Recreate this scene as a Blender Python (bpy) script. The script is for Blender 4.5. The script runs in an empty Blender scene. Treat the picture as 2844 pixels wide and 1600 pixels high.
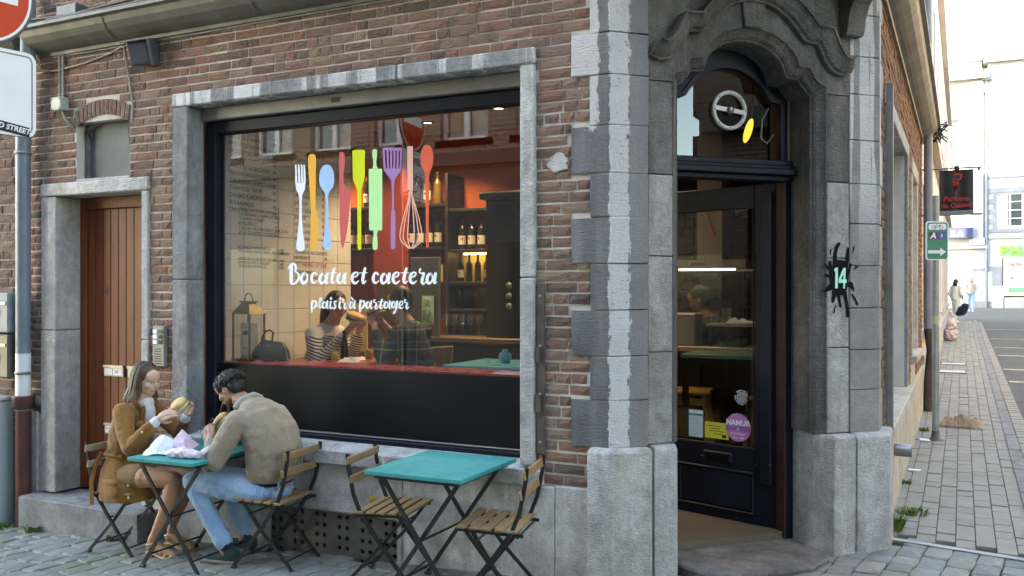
import bpy, bmesh, math, random
from mathutils import Matrix, Vector, noise as mnoise
R = math.radians
PI = math.pi
random.seed(7)
SC = bpy.context.scene
COL = SC.collection

# ------------------------------------------------------------------ camera, sky, sun, exposure
cam_d = bpy.data.cameras.new('camera'); cam = bpy.data.objects.new('camera', cam_d); COL.objects.link(cam)
cam.location = (0, -4.95, 1.8)
cam.rotation_euler = (R(90), 0, math.atan2(.4468, .8946))
cam_d.sensor_width = 36; cam_d.lens = 31.67; cam_d.clip_start = .05; cam_d.clip_end = 600
SC.camera = cam
SUN_EL, SUN_AZ = R(29), R(212)          # azimuth clockwise from +Y
wd = bpy.data.worlds.new('World'); SC.world = wd; wd.use_nodes = True
wt = wd.node_tree; wt.nodes.clear()
sky = wt.nodes.new('ShaderNodeTexSky'); sky.sky_type = 'NISHITA'; sky.sun_disc = False
sky.sun_elevation = SUN_EL; sky.sun_rotation = SUN_AZ; sky.air_density = 1.0; sky.dust_density = .6; sky.ozone_density = 5.0
bg = wt.nodes.new('ShaderNodeBackground'); bg.inputs[1].default_value = .15
wo = wt.nodes.new('ShaderNodeOutputWorld')
wt.links.new(sky.outputs[0], bg.inputs[0]); wt.links.new(bg.outputs[0], wo.inputs[0])
sd = bpy.data.lights.new('sun', 'SUN'); sun = bpy.data.objects.new('sun', sd); COL.objects.link(sun)
sd.energy = 2.4; sd.angle = R(.53); sd.color = (1, .93, .82)
sun_dir = Vector((math.sin(SUN_AZ)*math.cos(SUN_EL), math.cos(SUN_AZ)*math.cos(SUN_EL), math.sin(SUN_EL)))
sun.rotation_euler = sun_dir.to_track_quat('Z', 'Y').to_euler(); sun.location = (0, -20, 30)
SC.view_settings.view_transform = 'Standard'; SC.view_settings.look = 'None'
SC.view_settings.exposure = 4.2; SC.view_settings.gamma = 1; SC.view_settings.use_curve_mapping = False
SC.view_settings.use_white_balance = True; SC.view_settings.white_balance_temperature = 11400; SC.view_settings.white_balance_tint = 8
SC.render.engine = 'CYCLES'
SC.cycles.max_bounces = 10; SC.cycles.transparent_max_bounces = 16; SC.cycles.diffuse_bounces = 5

# ------------------------------------------------------------------ helpers: objects
W = {}
I4 = Matrix.Identity(4)
def link(name, data, parent=None, M=None):
    o = bpy.data.objects.new(name, data); COL.objects.link(o)
    M = M or (W[parent] if parent else I4); W[o] = M
    if parent:
        o.parent = parent; o.matrix_basis = W[parent].inverted() @ M
    else:
        o.matrix_basis = M
    return o
def tag(o, label=None, cat=None, group=None, kind=None):
    if label: o['label'] = label
    if cat: o['category'] = cat
    if group: o['group'] = group
    if kind: o['kind'] = kind
    return o
def thing(name, label, cat, loc=(0, 0, 0), rz=0, group=None):
    o = link(name, None, None, Matrix.Translation(loc) @ Matrix.Rotation(rz, 4, 'Z')); o.empty_display_size = .1
    return tag(o, label, cat, group)
def T(x, y, z): return Matrix.Translation((x, y, z))
def RZ(a): return Matrix.Rotation(a, 4, 'Z')
def RX(a): return Matrix.Rotation(a, 4, 'X')
def RY(a): return Matrix.Rotation(a, 4, 'Y')

class MB:
    """collects vertices and faces; build() links them as one mesh object"""
    def __init__(s): s.v = []; s.f = []; s.sm = []
    def add(s, vs, fs, smooth=False):
        b = len(s.v); s.v += [tuple(v) for v in vs]; s.f += [tuple(i+b for i in f) for f in fs]; s.sm += [smooth]*len(fs); return s
    def box(s, x0, x1, y0, y1, z0, z1, M=None):
        vs = [Vector((x, y, z)) for z in (z0, z1) for y in (y0, y1) for x in (x0, x1)]
        if M: vs = [M @ v for v in vs]
        return s.add(vs, [(0, 2, 3, 1), (4, 5, 7, 6), (0, 1, 5, 4), (2, 6, 7, 3), (0, 4, 6, 2), (1, 3, 7, 5)])
    def prism(s, poly, z0, z1):
        """poly counter-clockwise in XY, extruded in Z"""
        n = len(poly)
        vs = [(x, y, z0) for x, y in poly] + [(x, y, z1) for x, y in poly]
        return s.add(vs, [tuple(range(n-1, -1, -1)), tuple(range(n, 2*n))] + [(i, (i+1) % n, n+(i+1) % n, n+i) for i in range(n)])
    def slab(s, poly, y0, y1):
        """poly counter-clockwise in XZ seen from -Y, extruded along Y (y0 front)"""
        n = len(poly)
        vs = [(x, y0, z) for x, z in poly] + [(x, y1, z) for x, z in poly]
        return s.add(vs, [tuple(range(n)), tuple(range(2*n-1, n-1, -1))] + [((i+1) % n, i, n+i, n+(i+1) % n) for i in range(n)])
    def tube(s, pts, r, seg=8, cap=True, smooth=True):
        pts = [Vector(p) for p in pts]; n = len(pts)
        rs = r if isinstance(r, (list, tuple)) else [r]*n
        t0 = (pts[1]-pts[0]).normalized(); up = Vector((0, 0, 1)) if abs(t0.z) < .9 else Vector((1, 0, 0))
        a = t0.cross(up).normalized(); vs = []
        for i, p in enumerate(pts):
            t = (pts[min(i+1, n-1)]-pts[max(i-1, 0)]).normalized()
            a = (a-t*a.dot(t)).normalized(); b = t.cross(a)
            for k in range(seg):
                th = 2*PI*k/seg; vs.append(p+(a*math.cos(th)+b*math.sin(th))*rs[i])
        fs = [(i*seg+k, i*seg+(k+1) % seg, (i+1)*seg+(k+1) % seg, (i+1)*seg+k) for i in range(n-1) for k in range(seg)]
        s.add(vs, fs, smooth)
        if cap: s.add(vs[:seg], [tuple(range(seg-1, -1, -1))]); s.add(vs[-seg:], [tuple(range(seg))])
        return s
    def lathe(s, prof, seg=16, M=None, smooth=True):
        vs = []
        for r, z in prof:
            for k in range(seg):
                a = 2*PI*k/seg; v = Vector((r*math.cos(a), r*math.sin(a), z)); vs.append(M @ v if M else v)
        n = len(prof)
        return s.add(vs, [(i*seg+k, i*seg+(k+1) % seg, (i+1)*seg+(k+1) % seg, (i+1)*seg+k) for i in range(n-1) for k in range(seg)], smooth)
    def bar(s, a, b, w, h, up=(0, 0, 1)):
        """rectangular bar from a to b, w across, h along up"""
        a = Vector(a); b = Vector(b); t = (b-a).normalized(); up = Vector(up)
        sd = t.cross(up).normalized(); u = sd.cross(t).normalized()
        vs = [p+sd*i*w/2+u*j*h/2 for p in (a, b) for i, j in ((-1, -1), (1, -1), (1, 1), (-1, 1))]
        return s.add(vs, [(3, 2, 1, 0), (4, 5, 6, 7), (0, 1, 5, 4), (1, 2, 6, 5), (2, 3, 7, 6), (3, 0, 4, 7)])
    def ellipsoid(s, c, r, M=None, seg=12, rings=8):
        c = Vector(c); vs = []
        for i in range(1, rings):
            ph = PI*i/rings
            for k in range(seg):
                th = 2*PI*k/seg
                v = Vector((r[0]*math.sin(ph)*math.cos(th), r[1]*math.sin(ph)*math.sin(th), r[2]*math.cos(ph)))
                vs.append(c+(M @ v if M else v))
        for q in (1, -1):
            v = Vector((0, 0, q*r[2])); vs.append(c+(M @ v if M else v))
        fs = [((i*seg)+k, (i+1)*seg+k, (i+1)*seg+(k+1) % seg, i*seg+(k+1) % seg) for i in range(rings-2) for k in range(seg)]
        tp = (rings-1)*seg; bt = tp+1
        fs += [(tp, k, (k+1) % seg) for k in range(seg)] + [(bt, (rings-2)*seg+(k+1) % seg, (rings-2)*seg+k) for k in range(seg)]
        return s.add(vs, fs, True)
    def sweep(s, path, prof, closed=False, smooth=False):
        """path: (x,z) points in the plane of a wall; prof: (in-plane offset to the left of travel, depth y). mitred"""
        n = len(path); P = [Vector(p) for p in path]; vs = []
        for i in range(n):
            d0 = (P[i]-P[i-1]).normalized() if i > 0 else None
            d1 = (P[i+1]-P[i]).normalized() if i < n-1 else None
            d0 = d0 or d1; d1 = d1 or d0
            n0 = Vector((-d0.y, d0.x)); n1 = Vector((-d1.y, d1.x)); m = n0+n1
            m = m/max(.35, m.dot(n0)) if m.length > 1e-4 else n0
            for o, y in prof: vs.append((P[i].x+m.x*o, y, P[i].y+m.y*o))
        k = len(prof)
        return s.add(vs, [(i*k+j, (i+1)*k+j, (i+1)*k+j+1, i*k+j+1) for i in range(n-1) for j in range(k-1)], smooth)
    def mesh(s, name, mats=None, bevel=0, jit=0, recalc=True):
        me = bpy.data.meshes.new(name); me.from_pydata(s.v, [], s.f)
        me.polygons.foreach_set('use_smooth', s.sm)
        if bevel or jit or recalc:
            bm = bmesh.new(); bm.from_mesh(me)
            if bevel:
                es = [e for e in bm.edges if len(e.link_faces) == 2 and e.calc_face_angle(0) > .5]
                bmesh.ops.bevel(bm, geom=es, offset=bevel, segments=1, affect='EDGES', clamp_overlap=True)
            if jit:
                for v in bm.verts: v.co += Vector((random.uniform(-jit, jit), random.uniform(-jit, jit), random.uniform(-jit, jit)))
            if recalc: bmesh.ops.recalc_face_normals(bm, faces=bm.faces)
            bm.to_mesh(me); bm.free()
        if mats is not None:
            for m in (mats if isinstance(mats, (list, tuple)) else [mats]): me.materials.append(m)
        return me
    def build(s, name, mat, parent=None, M=None, bevel=0, jit=0, recalc=True):
        return link(name, s.mesh(name, mat, bevel, jit, recalc), parent, M)
def box(name, mat, parent, x0, x1, y0, y1, z0, z1, M=None, bevel=.004, jit=0):
    return MB().box(x0, x1, y0, y1, z0, z1).build(name, mat, parent, M, bevel, jit)
def copy_tree(o, M, parent=None):
    """copy of a thing with its parts and sub-parts, placed at M"""
    def rec(src, par, Mw):
        c = src.copy(); COL.objects.link(c); W[c] = Mw
        if par: c.parent = par; c.matrix_parent_inverse = I4; c.matrix_basis = W[par].inverted() @ Mw
        else: c.matrix_basis = Mw
        for ch in list(src.children): rec(ch, c, Mw @ W[src].inverted() @ W[ch])
        return c
    return rec(o, parent, M)
TEXTS = []
def text(name, body, size, mat, parent, M, **k):
    """lettering lying in the local XY plane of M; the letter shapes are made in one go by finish_texts()"""
    o = link(name, bpy.data.meshes.new(name), parent, M); TEXTS.append((o, body, size, mat, k)); return o
def finish_texts():
    tmp = []
    for o, body, size, mat, k in TEXTS:
        c = bpy.data.curves.new('txt', 'FONT'); c.body = body; c.size = size; c.extrude = k.get('extr', .001); c.align_x = k.get('align', 'LEFT')
        c.shear = k.get('shear', 0); c.offset = k.get('bold', 0); c.space_character = k.get('spacing', 1); c.resolution_u = 3
        q = bpy.data.objects.new('txt', c); COL.objects.link(q); tmp.append(q)
    dg = bpy.context.evaluated_depsgraph_get()
    for q, (o, body, size, mat, k) in zip(tmp, TEXTS):
        me = bpy.data.meshes.new_from_object(q.evaluated_get(dg)); me.materials.clear(); me.materials.append(mat); o.data = me
    for q in tmp: c = q.data; bpy.data.objects.remove(q); bpy.data.curves.remove(c)
UP = RX(R(90))          # turns lettering upright, readable from -Y

# ------------------------------------------------------------------ helpers: materials
def nodes(name):
    m = bpy.data.materials.new(name); m.use_nodes = True; t = m.node_tree; t.nodes.clear()
    o = t.nodes.new('ShaderNodeOutputMaterial'); b = t.nodes.new('ShaderNodeBsdfPrincipled')
    t.links.new(b.outputs[0], o.inputs[0])
    return m, t, b
class NT:
    def __init__(s, t): s.t = t
    def n(s, kind, **k):
        nd = s.t.nodes.new('ShaderNode'+kind)
        for a, v in k.items():
            if a.startswith('i_'):
                key = a[2:]; key = int(key) if key.isdigit() else key
                sock = nd.inputs[key]
                if hasattr(v, 'links') or isinstance(v, bpy.types.NodeSocket): s.t.links.new(v, sock)
                else: sock.default_value = v
            else: setattr(nd, a, v)
        return nd
    def math(s, op, a, b=None, c=None, clamp=False):
        nd = s.t.nodes.new('ShaderNodeMath'); nd.operation = op; nd.use_clamp = clamp
        for i, v in enumerate((a, b, c)):
            if v is None: continue
            if isinstance(v, bpy.types.NodeSocket): s.t.links.new(v, nd.inputs[i])
            else: nd.inputs[i].default_value = v
        return nd.outputs[0]
    def pos(s, scale=(1, 1, 1), obj=False):
        src = s.n('TexCoord').outputs['Object'] if obj else s.n('NewGeometry').outputs['Position']
        mp = s.n('Mapping', i_Vector=src); mp.inputs['Scale'].default_value = scale; return mp.outputs[0]
    def noise(s, vec, scale, detail=4, rough=.6, dist=0):
        return s.n('TexNoise', i_Vector=vec, i_Scale=scale, i_Detail=detail, i_Roughness=rough, i_Distortion=dist).outputs[0]
    def ramp(s, fac, lo, hi):
        return s.n('MapRange', i_Value=fac, **{'i_1': lo, 'i_2': hi}).outputs[0]
    def mix(s, fac, a, b, mode='MIX'):
        nd = s.t.nodes.new('ShaderNodeMix'); nd.data_type = 'RGBA'; nd.blend_type = mode
        for sk, v in ((nd.inputs[0], fac), (nd.inputs[6], a), (nd.inputs[7], b)):
            if isinstance(v, bpy.types.NodeSocket): s.t.links.new(v, sk)
            elif sk == nd.inputs[0]: sk.default_value = v
            else: sk.default_value = tuple(v)+((1,) if len(v) == 3 else ())
        return nd.outputs[2]
    def bump(s, h, strength, dist=.01, normal=None):
        nd = s.n('Bump', i_Height=h, i_Strength=strength, i_Distance=dist)
        if normal: s.t.links.new(normal, nd.inputs['Normal'])
        return nd.outputs[0]
    def rnd(s):
        a = s.n('NewGeometry').outputs['Random Per Island']; b = s.n('ObjectInfo').outputs['Random']
        return s.math('FRACT', s.math('ADD', a, b))
    def cramp(s, fac, stops, interp='LINEAR'):
        nd = s.t.nodes.new('ShaderNodeValToRGB'); cr = nd.color_ramp; cr.interpolation = interp
        while len(cr.elements) > 1: cr.elements.remove(cr.elements[-1])
        cr.elements[0].position = stops[0][0]; cr.elements[0].color = tuple(stops[0][1])+(1,)
        for p, c in stops[1:]:
            e = cr.elements.new(p); e.color = tuple(c)+(1,)
        s.t.links.new(fac, nd.inputs[0]); return nd.outputs[0]
def setb(t, b, col=None, rough=None, normal=None, metal=None, spec=None):
    for key, v in (('Base Color', col), ('Roughness', rough), ('Normal', normal), ('Metallic', metal), ('Specular IOR Level', spec)):
        if v is None: continue
        if isinstance(v, bpy.types.NodeSocket): t.links.new(v, b.inputs[key])
        else: b.inputs[key].default_value = (tuple(v)+(1,) if key == 'Base Color' else v)
def M_(name, col, col2=None, sc=5, rough=.7, bump=0, bsc=60, stretch=(1, 1, 1), metal=0, spec=.4, lo=.35, hi=.65, fine=.12, obj=False, dist=.004):
    """painted / plain surface: two tones in noise, fine grain, bump"""
    m, t, b = nodes(name); g = NT(t); p = g.pos(stretch, obj)
    c2 = col2 or tuple(x*.82 for x in col)
    c = g.mix(g.ramp(g.noise(p, sc, 5), lo, hi), col, c2)
    if fine: c = g.mix(fine, c, g.mix(g.noise(p, sc*14, 2), (0, 0, 0), (1, 1, 1)), 'OVERLAY')
    nrm = g.bump(g.noise(p, bsc, 5, .65), bump, dist) if bump else None
    rr = g.n('MapRange', i_Value=g.noise(p, sc*2, 3), i_3=max(.02, rough-.12), i_4=min(1, rough+.12)).outputs[0]
    setb(t, b, c, rr, nrm, metal, spec); return m
def emit(name, col, strength):
    m, t, b = nodes(name); setb(t, b, tuple(min(1, c) for c in col), .5)
    b.inputs['Emission Color'].default_value = tuple(col)+(1,); b.inputs['Emission Strength'].default_value = strength; return m
def glass_mat(name, tint=(.93, .96, .95), ior=1.55, rough=0.0, boost=1.0, dirt=.0):
    m = bpy.data.materials.new(name); m.use_nodes = True; t = m.node_tree; t.nodes.clear(); g = NT(t)
    o = g.n('OutputMaterial'); tr = g.n('BsdfTransparent'); tr.inputs[0].default_value = tint+(1,)
    gl = g.n('BsdfGlossy', i_Roughness=rough); gl.inputs[0].default_value = (1, 1, 1, 1)
    bf = g.n('NewGeometry').outputs['Backfacing']
    fr = g.n('Fresnel', i_IOR=g.math('ADD', ior, g.math('MULTIPLY', bf, 1/ior-ior))).outputs[0]      # same reflectance from both sides
    fac = g.math('MULTIPLY', fr, boost, clamp=True)
    mx = g.n('MixShader', i_0=fac, i_1=tr.outputs[0], i_2=gl.outputs[0])
    last = mx
    if dirt:
        df = g.n('BsdfDiffuse'); df.inputs[0].default_value = (.5, .5, .5, 1)
        last = g.n('MixShader', i_0=g.math('MULTIPLY', g.ramp(g.noise(g.pos((1, 1, .5)), 3, 5), .4, .8), dirt), i_1=mx.outputs[0], i_2=df.outputs[0])
    t.links.new(last.outputs[0], o.inputs[0]); return m

# ---- brick, stone and other named materials
def brick_mat(name, stops, pale=.25, dark=.0):
    m, t, b = nodes(name); g = NT(t); p = g.pos()
    c = g.cramp(g.rnd(), stops)
    c = g.mix(g.math('MULTIPLY', g.ramp(g.noise(p, 18, 5), .52, .75), pale*1.6), c, (.36, .30, .27))
    c = g.mix(g.ramp(g.noise(p, 9, 4), .55, .8), c, (.07, .05, .045))
    big = g.ramp(g.noise(g.pos((1, 1, .6)), .9, 3), .42, .68)
    c = g.mix(g.math('MULTIPLY', big, .35), c, (.16, .13, .12))
    c = g.mix(.25, c, g.mix(g.noise(p, 160, 2), (0, 0, 0), (1, 1, 1)), 'OVERLAY')
    h = g.math('ADD', g.noise(g.pos((30, 30, 95)), 1, 4, .65, .6), g.math('MULTIPLY', g.noise(p, 220, 3), .35))
    setb(t, b, c, .88, g.bump(h, 1.0, .02), spec=.2); return m
BRICK = brick_mat('handmade brick', [(0, (.14, .085, .068)), (.2, (.29, .155, .112)), (.45, (.26, .122, .088)), (.62, (.32, .195, .15)), (.8, (.20, .125, .104)), (.93, (.33, .215, .14)), (1, (.10, .075, .068))])
BRICK_N = brick_mat('old dull brick', [(0, (.13, .085, .07)), (.3, (.21, .125, .095)), (.6, (.17, .115, .095)), (.85, (.25, .16, .125)), (1, (.11, .085, .075))], .3)
BRICK_R = brick_mat('orange brick', [(0, (.30, .15, .09)), (.5, (.38, .19, .10)), (1, (.26, .14, .09))], .2)
def mortar_mat(name, c1, c2):
    m, t, b = nodes(name); g = NT(t); p = g.pos()
    c = g.mix(g.ramp(g.noise(p, 3, 5), .35, .65), c1, c2)
    c = g.mix(.3, c, g.mix(g.noise(p, 240, 2), (0, 0, 0), (1, 1, 1)), 'OVERLAY')
    setb(t, b, c, .95, g.bump(g.noise(p, 150, 4), .7, .006), spec=.1); return m
MORTAR = mortar_mat('pale lime mortar', (.56, .51, .46), (.42, .39, .36))
def stone_mat(name, base, dark, light, white=.0, tool=.5, wst=(7, 7, .5), wlo=.55, whi=.62):
    """Belgian bluestone: grey, tooled, rain-streaked, limewash remains"""
    m, t, b = nodes(name); g = NT(t); p = g.pos()
    c = g.mix(g.ramp(g.noise(p, 2.2, 6), .3, .7), base, dark)
    c = g.mix(g.math('MULTIPLY', g.ramp(g.noise(g.pos((5, 5, .6)), 1.2, 5), .45, .7), .6), c, light)
    if white:
        w = g.noise(g.pos(wst), 1.0, 6, .55, .25)
        c = g.mix(g.math('MULTIPLY', g.ramp(w, wlo, whi), white), c, (.62, .62, .64))
    c = g.mix(g.math('MULTIPLY', g.rnd(), .22), c, (.30, .30, .30))
    c = g.mix(g.math('MULTIPLY', g.ramp(g.noise(g.pos((1, 1, 2.2)), 75, 6, .75, .8), .60, .72), .55), c, tuple(x*.45 for x in dark))
    blot = g.math('MULTIPLY', g.ramp(g.noise(g.pos((1.3, 1.3, .8)), 3.1, 7, .72, .6), .50, .74), .6)
    c = g.mix(blot, c, tuple(x*.55+y for x, y in zip(dark, (.012, .006, 0))))
    c = g.mix(g.math('MULTIPLY', g.ramp(g.noise(g.pos((30, 30, 1.6)), 1, 5, .7), .52, .66), .22), c, light)
    c = g.mix(.5, c, g.cramp(g.noise(p, 11, 7, .72, .5), [(.25, (.15, .145, .14)), (.75, (.85, .855, .86))]), 'OVERLAY')
    c = g.mix(g.math('MULTIPLY', g.ramp(g.noise(g.pos((2.5, 2.5, .9)), 1.7, 6, .7, .8), .52, .72), .3), c, tuple(x*y for x, y in zip(base, (.86, .72, .56))))
    c = g.mix(.3, c, g.mix(g.noise(p, 150, 2), (0, 0, 0), (1, 1, 1)), 'OVERLAY')
    h = g.math('ADD', g.noise(g.pos((40, 40, 150)), 1, 3), g.math('MULTIPLY', g.noise(p, 34, 6, .7), 1.3))
    setb(t, b, c, .85, g.bump(h, min(1, tool*1.8), .014), spec=.2); return m
STONE = stone_mat('bluestone', (.25, .255, .265), (.125, .13, .14), (.39, .39, .40))
STONE_D = stone_mat('sooty bluestone', (.140, .128, .118), (.068, .062, .058), (.23, .21, .19))
STONE_L = stone_mat('washed bluestone', (.52, .505, .49), (.32, .305, .29), (.62, .605, .59), .4)
JAMBS = stone_mat('pale jamb stone', (.38, .365, .35), (.24, .228, .215), (.47, .455, .43), .15)
STONE_W = stone_mat('limewashed plinth stone', (.55, .54, .54), (.34, .325, .31), (.64, .635, .645), .4, .35)
STONE_Y = stone_mat('yellow limestone', (.52, .47, .38), (.40, .36, .29), (.58, .53, .44), 0, .3)
LINTEL = stone_mat('streaked lintel stone', (.24, .25, .265), (.15, .155, .165), (.38, .39, .41), .9, .4, (9, 9, .4), .5, .56)
def quoin_mat():
    m, t, b = nodes('limewashed quoin stone'); g = NT(t); p = g.pos()
    xyz = g.n('SeparateXYZ', i_0=p); X, Y, Z = xyz.outputs
    wob = g.math('MULTIPLY', g.math('SUBTRACT', g.noise(g.pos((16, 16, 7)), 1, 7, .78), .5), .11)
    Xw = g.math('ADD', X, wob)
    c = g.mix(g.ramp(g.noise(p, 2.6, 6), .3, .7), (.145, .148, .155), (.075, .078, .085))
    c = g.mix(g.math('MULTIPLY', g.ramp(g.noise(g.pos((7, 7, .7)), 1.1, 5), .45, .7), .5), c, (.26, .255, .255))
    c = g.mix(g.math('MULTIPLY', g.math('GREATER_THAN', X, -1.0), .75), c, g.mix(g.ramp(g.noise(p, 3.2, 6, .7), .3, .7), (.34, .33, .32), (.19, .183, .178)))
    c = g.mix(g.math('MULTIPLY', g.math('MULTIPLY', g.math('GREATER_THAN', X, -1.738), g.math('LESS_THAN', X, -1.0)), .5), c, (.26, .25, .245))
    def band(a, b2): return g.math('MULTIPLY', g.math('GREATER_THAN', Xw, a), g.math('LESS_THAN', Xw, b2))
    w1 = band(-1.832, -1.738)                                   # limewash on the splayed face
    w2 = g.math('MULTIPLY', g.math('LESS_THAN', Xw, -1.895), g.math('GREATER_THAN', g.math('ADD', Z, g.math('MULTIPLY', wob, 5)), 2.75))
    st = g.ramp(g.noise(g.pos((16, 16, .7)), 1, 6, .55, .3), .47, .5)
    w3 = g.math('MULTIPLY', band(-.66, 0), g.math('MULTIPLY', st, g.ramp(Z, 1.9, 2.6)))
    w4 = g.math('MULTIPLY', g.math('MULTIPLY', g.math('LESS_THAN', Xw, -1.93), g.math('GREATER_THAN', Xw, -2.02)), g.ramp(g.noise(g.pos((10, 10, 1.2)), 1, 5), .6, .63))
    w = g.math('MAXIMUM', g.math('MAXIMUM', w1, w2), g.math('MAXIMUM', w3, w4))
    wn = g.ramp(g.noise(g.pos((26, 26, 60)), 1, 4), .28, .38)
    c = g.mix(g.math('MULTIPLY', g.math('MULTIPLY', w, wn), .92), c, g.mix(g.noise(p, 6, 5), (.44, .425, .425), (.58, .565, .57)))
    c = g.mix(g.math('MULTIPLY', g.ramp(g.noise(g.pos((1, 1, 2.5)), 70, 6, .75, .8), .60, .70), .7), c, (.06, .058, .058))
    c = g.mix(.2, c, g.mix(g.noise(p, 180, 2), (0, 0, 0), (1, 1, 1)), 'OVERLAY')
    h = g.math('ADD', g.noise(g.pos((30, 30, 130)), 1, 3), g.noise(p, 42, 4))
    setb(t, b, c, .82, g.bump(h, .7, .009), spec=.25); return m
QUOIN = quoin_mat()
def sett_mat(name, stops, moss):
    m, t, b = nodes(name); g = NT(t); p = g.pos()
    c = g.cramp(g.rnd(), stops)
    c = g.mix(g.math('MULTIPLY', g.ramp(g.noise(p, 7, 5), .4, .7), .5), c, (.26, .255, .24))
    c = g.mix(g.math('MULTIPLY', g.ramp(g.noise(p, 1.6, 5), .5, .7), moss), c, (.12, .14, .075))
    c = g.mix(g.ramp(g.noise(p, 90, 2), .7, .74), c, (.42, .42, .40))
    c = g.mix(.2, c, g.mix(g.noise(p, 200, 2), (0, 0, 0), (1, 1, 1)), 'OVERLAY')
    setb(t, b, c, .7, g.bump(g.noise(p, 60, 5), .5, .006), spec=.35); return m
SETT = sett_mat('worn sett stone', [(0, (.115, .125, .12)), (.4, (.165, .175, .165)), (.7, (.14, .138, .128)), (1, (.21, .20, .178))], .8)
PAVER = sett_mat('concrete paver', [(0, (.185, .160, .130)), (.5, (.235, .205, .170)), (1, (.205, .180, .150))], .2)
DIRT = M_('joint dirt and moss', (.075, .072, .055), (.07, .085, .04), 6, .95, .8, 120)
ASPHALT = M_('asphalt', (.075, .075, .08), (.055, .055, .06), 2, .85, .6, 260)
KERB = stone_mat('kerb stone', (.24, .235, .23), (.17, .165, .165), (.31, .30, .29))
SUN_STREAK = M_('yellow sunlight streak', (.42, .37, .20), (.24, .22, .15), 7, .7)  # colour standing in for sunlight on the asphalt
GREY_CONC = M_('light stone strip', (.38, .385, .39), (.28, .285, .29), 5, .8, .4)
NAVY = M_('worn navy paint', (.004, .006, .014), (.007, .009, .019), 4, .5, .25, 35, spec=.18)
def worn_door():
    m, t, b = nodes('worn navy door paint'); g = NT(t); p = g.pos()
    Z = g.n('SeparateXYZ', i_0=p).outputs[2]
    c = g.mix(g.ramp(g.noise(p, 4, 5), .35, .65), (.005, .008, .017), (.009, .012, .024))
    chip = g.math('MULTIPLY', g.ramp(g.noise(g.pos((12, 12, 60)), 1, 5, .6), .69, .71), g.math('LESS_THAN', Z, .62))
    c = g.mix(chip, c, (.30, .24, .17))
    setb(t, b, c, .46, g.bump(g.math('SUBTRACT', g.noise(p, 30, 4), g.math('MULTIPLY', chip, .6)), .4, .004), spec=.2); return m
NAVY_W = worn_door()
def chipped():
    m, t, b = nodes('chipped navy window paint'); g = NT(t); p = g.pos()
    c = g.mix(g.ramp(g.noise(p, 4, 5), .35, .65), (.004, .006, .014), (.008, .010, .020))
    chip = g.ramp(g.noise(g.pos((34, 34, 22)), 1, 6, .7), .72, .735)
    c = g.mix(g.math('MULTIPLY', chip, .8), c, (.42, .42, .42)); setb(t, b, c, .5, g.bump(g.noise(p, 35, 4), .25, .004), spec=.18); return m
NAVY_C = chipped()
BLACKP = M_('black satin panel', (.0022, .0026, .004), (.0035, .004, .006), 1.5, .5, .05, 20, spec=.18, fine=.02)
RUST = M_('rusty brown iron', (.10, .065, .05), (.055, .045, .042), 9, .75, .6, 90)
REDWOOD = M_('red-brown worn wood', (.05, .014, .009), (.025, .010, .008), 12, .6, .3, 80)
ZINC = M_('weathered zinc', (.16, .155, .14), (.10, .098, .09), 3, .55, .3, 30, metal=.2)
GALV = M_('dull galvanised steel', (.23, .225, .215), (.17, .165, .16), 4, .5, .15, 60, metal=.3)
def wood_mat(name, c1, c2, rough=.5, sc=1.0, axis='Z', grain=.25):
    m, t, b = nodes(name); g = NT(t)
    st = {'Z': (30, 30, 1.6), 'X': (1.6, 30, 30), 'Y': (30, 1.6, 30)}[axis]; p = g.pos(tuple(v*sc for v in st), True)
    n1 = g.noise(p, 1, 5, .6, .4); r = g.rnd()
    c = g.mix(g.ramp(n1, .3, .7), c1, c2)
    c = g.mix(g.math('MULTIPLY', r, .35), c, tuple(x*.6 for x in c1))
    c = g.mix(grain, c, g.mix(g.noise(p, 4, 2), (0, 0, 0), (1, 1, 1)), 'OVERLAY')
    setb(t, b, c, rough, g.bump(n1, .25, .003), spec=.4); return m
DOORWOOD = wood_mat('varnished red cedar', (.235, .052, .013), (.125, .024, .007), .55)
# ================================================================== the ground
def gz(x, y):
    return .044*(max(min(x, -.4), -14)+3.3) + .012*max(0, min(y, 60)-1.)
def ground_sheet(name, mat, xs, ys, dz):
    v = [(x, y, gz(x, y)+dz) for y in ys for x in xs]; n = len(xs)
    f = [(j*n+i, j*n+i+1, (j+1)*n+i+1, (j+1)*n+i) for j in range(len(ys)-1) for i in range(n-1)]
    o = MB().add(v, f).build(name, mat, recalc=False); o['kind'] = 'structure'; return o
def fr(a, b, s):
    n = max(1, int(round((b-a)/s))); return [a+(b-a)*i/n for i in range(n+1)]
ground = ground_sheet('ground', DIRT, sorted(set([-150, -60, -30, -14] + fr(-14, -.4, 1.36) + [10, 60, 150])), [-150, -60, -20] + fr(-19, 1, 2) + fr(1.5, 60, 3) + [100, 200], -.045)

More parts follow.
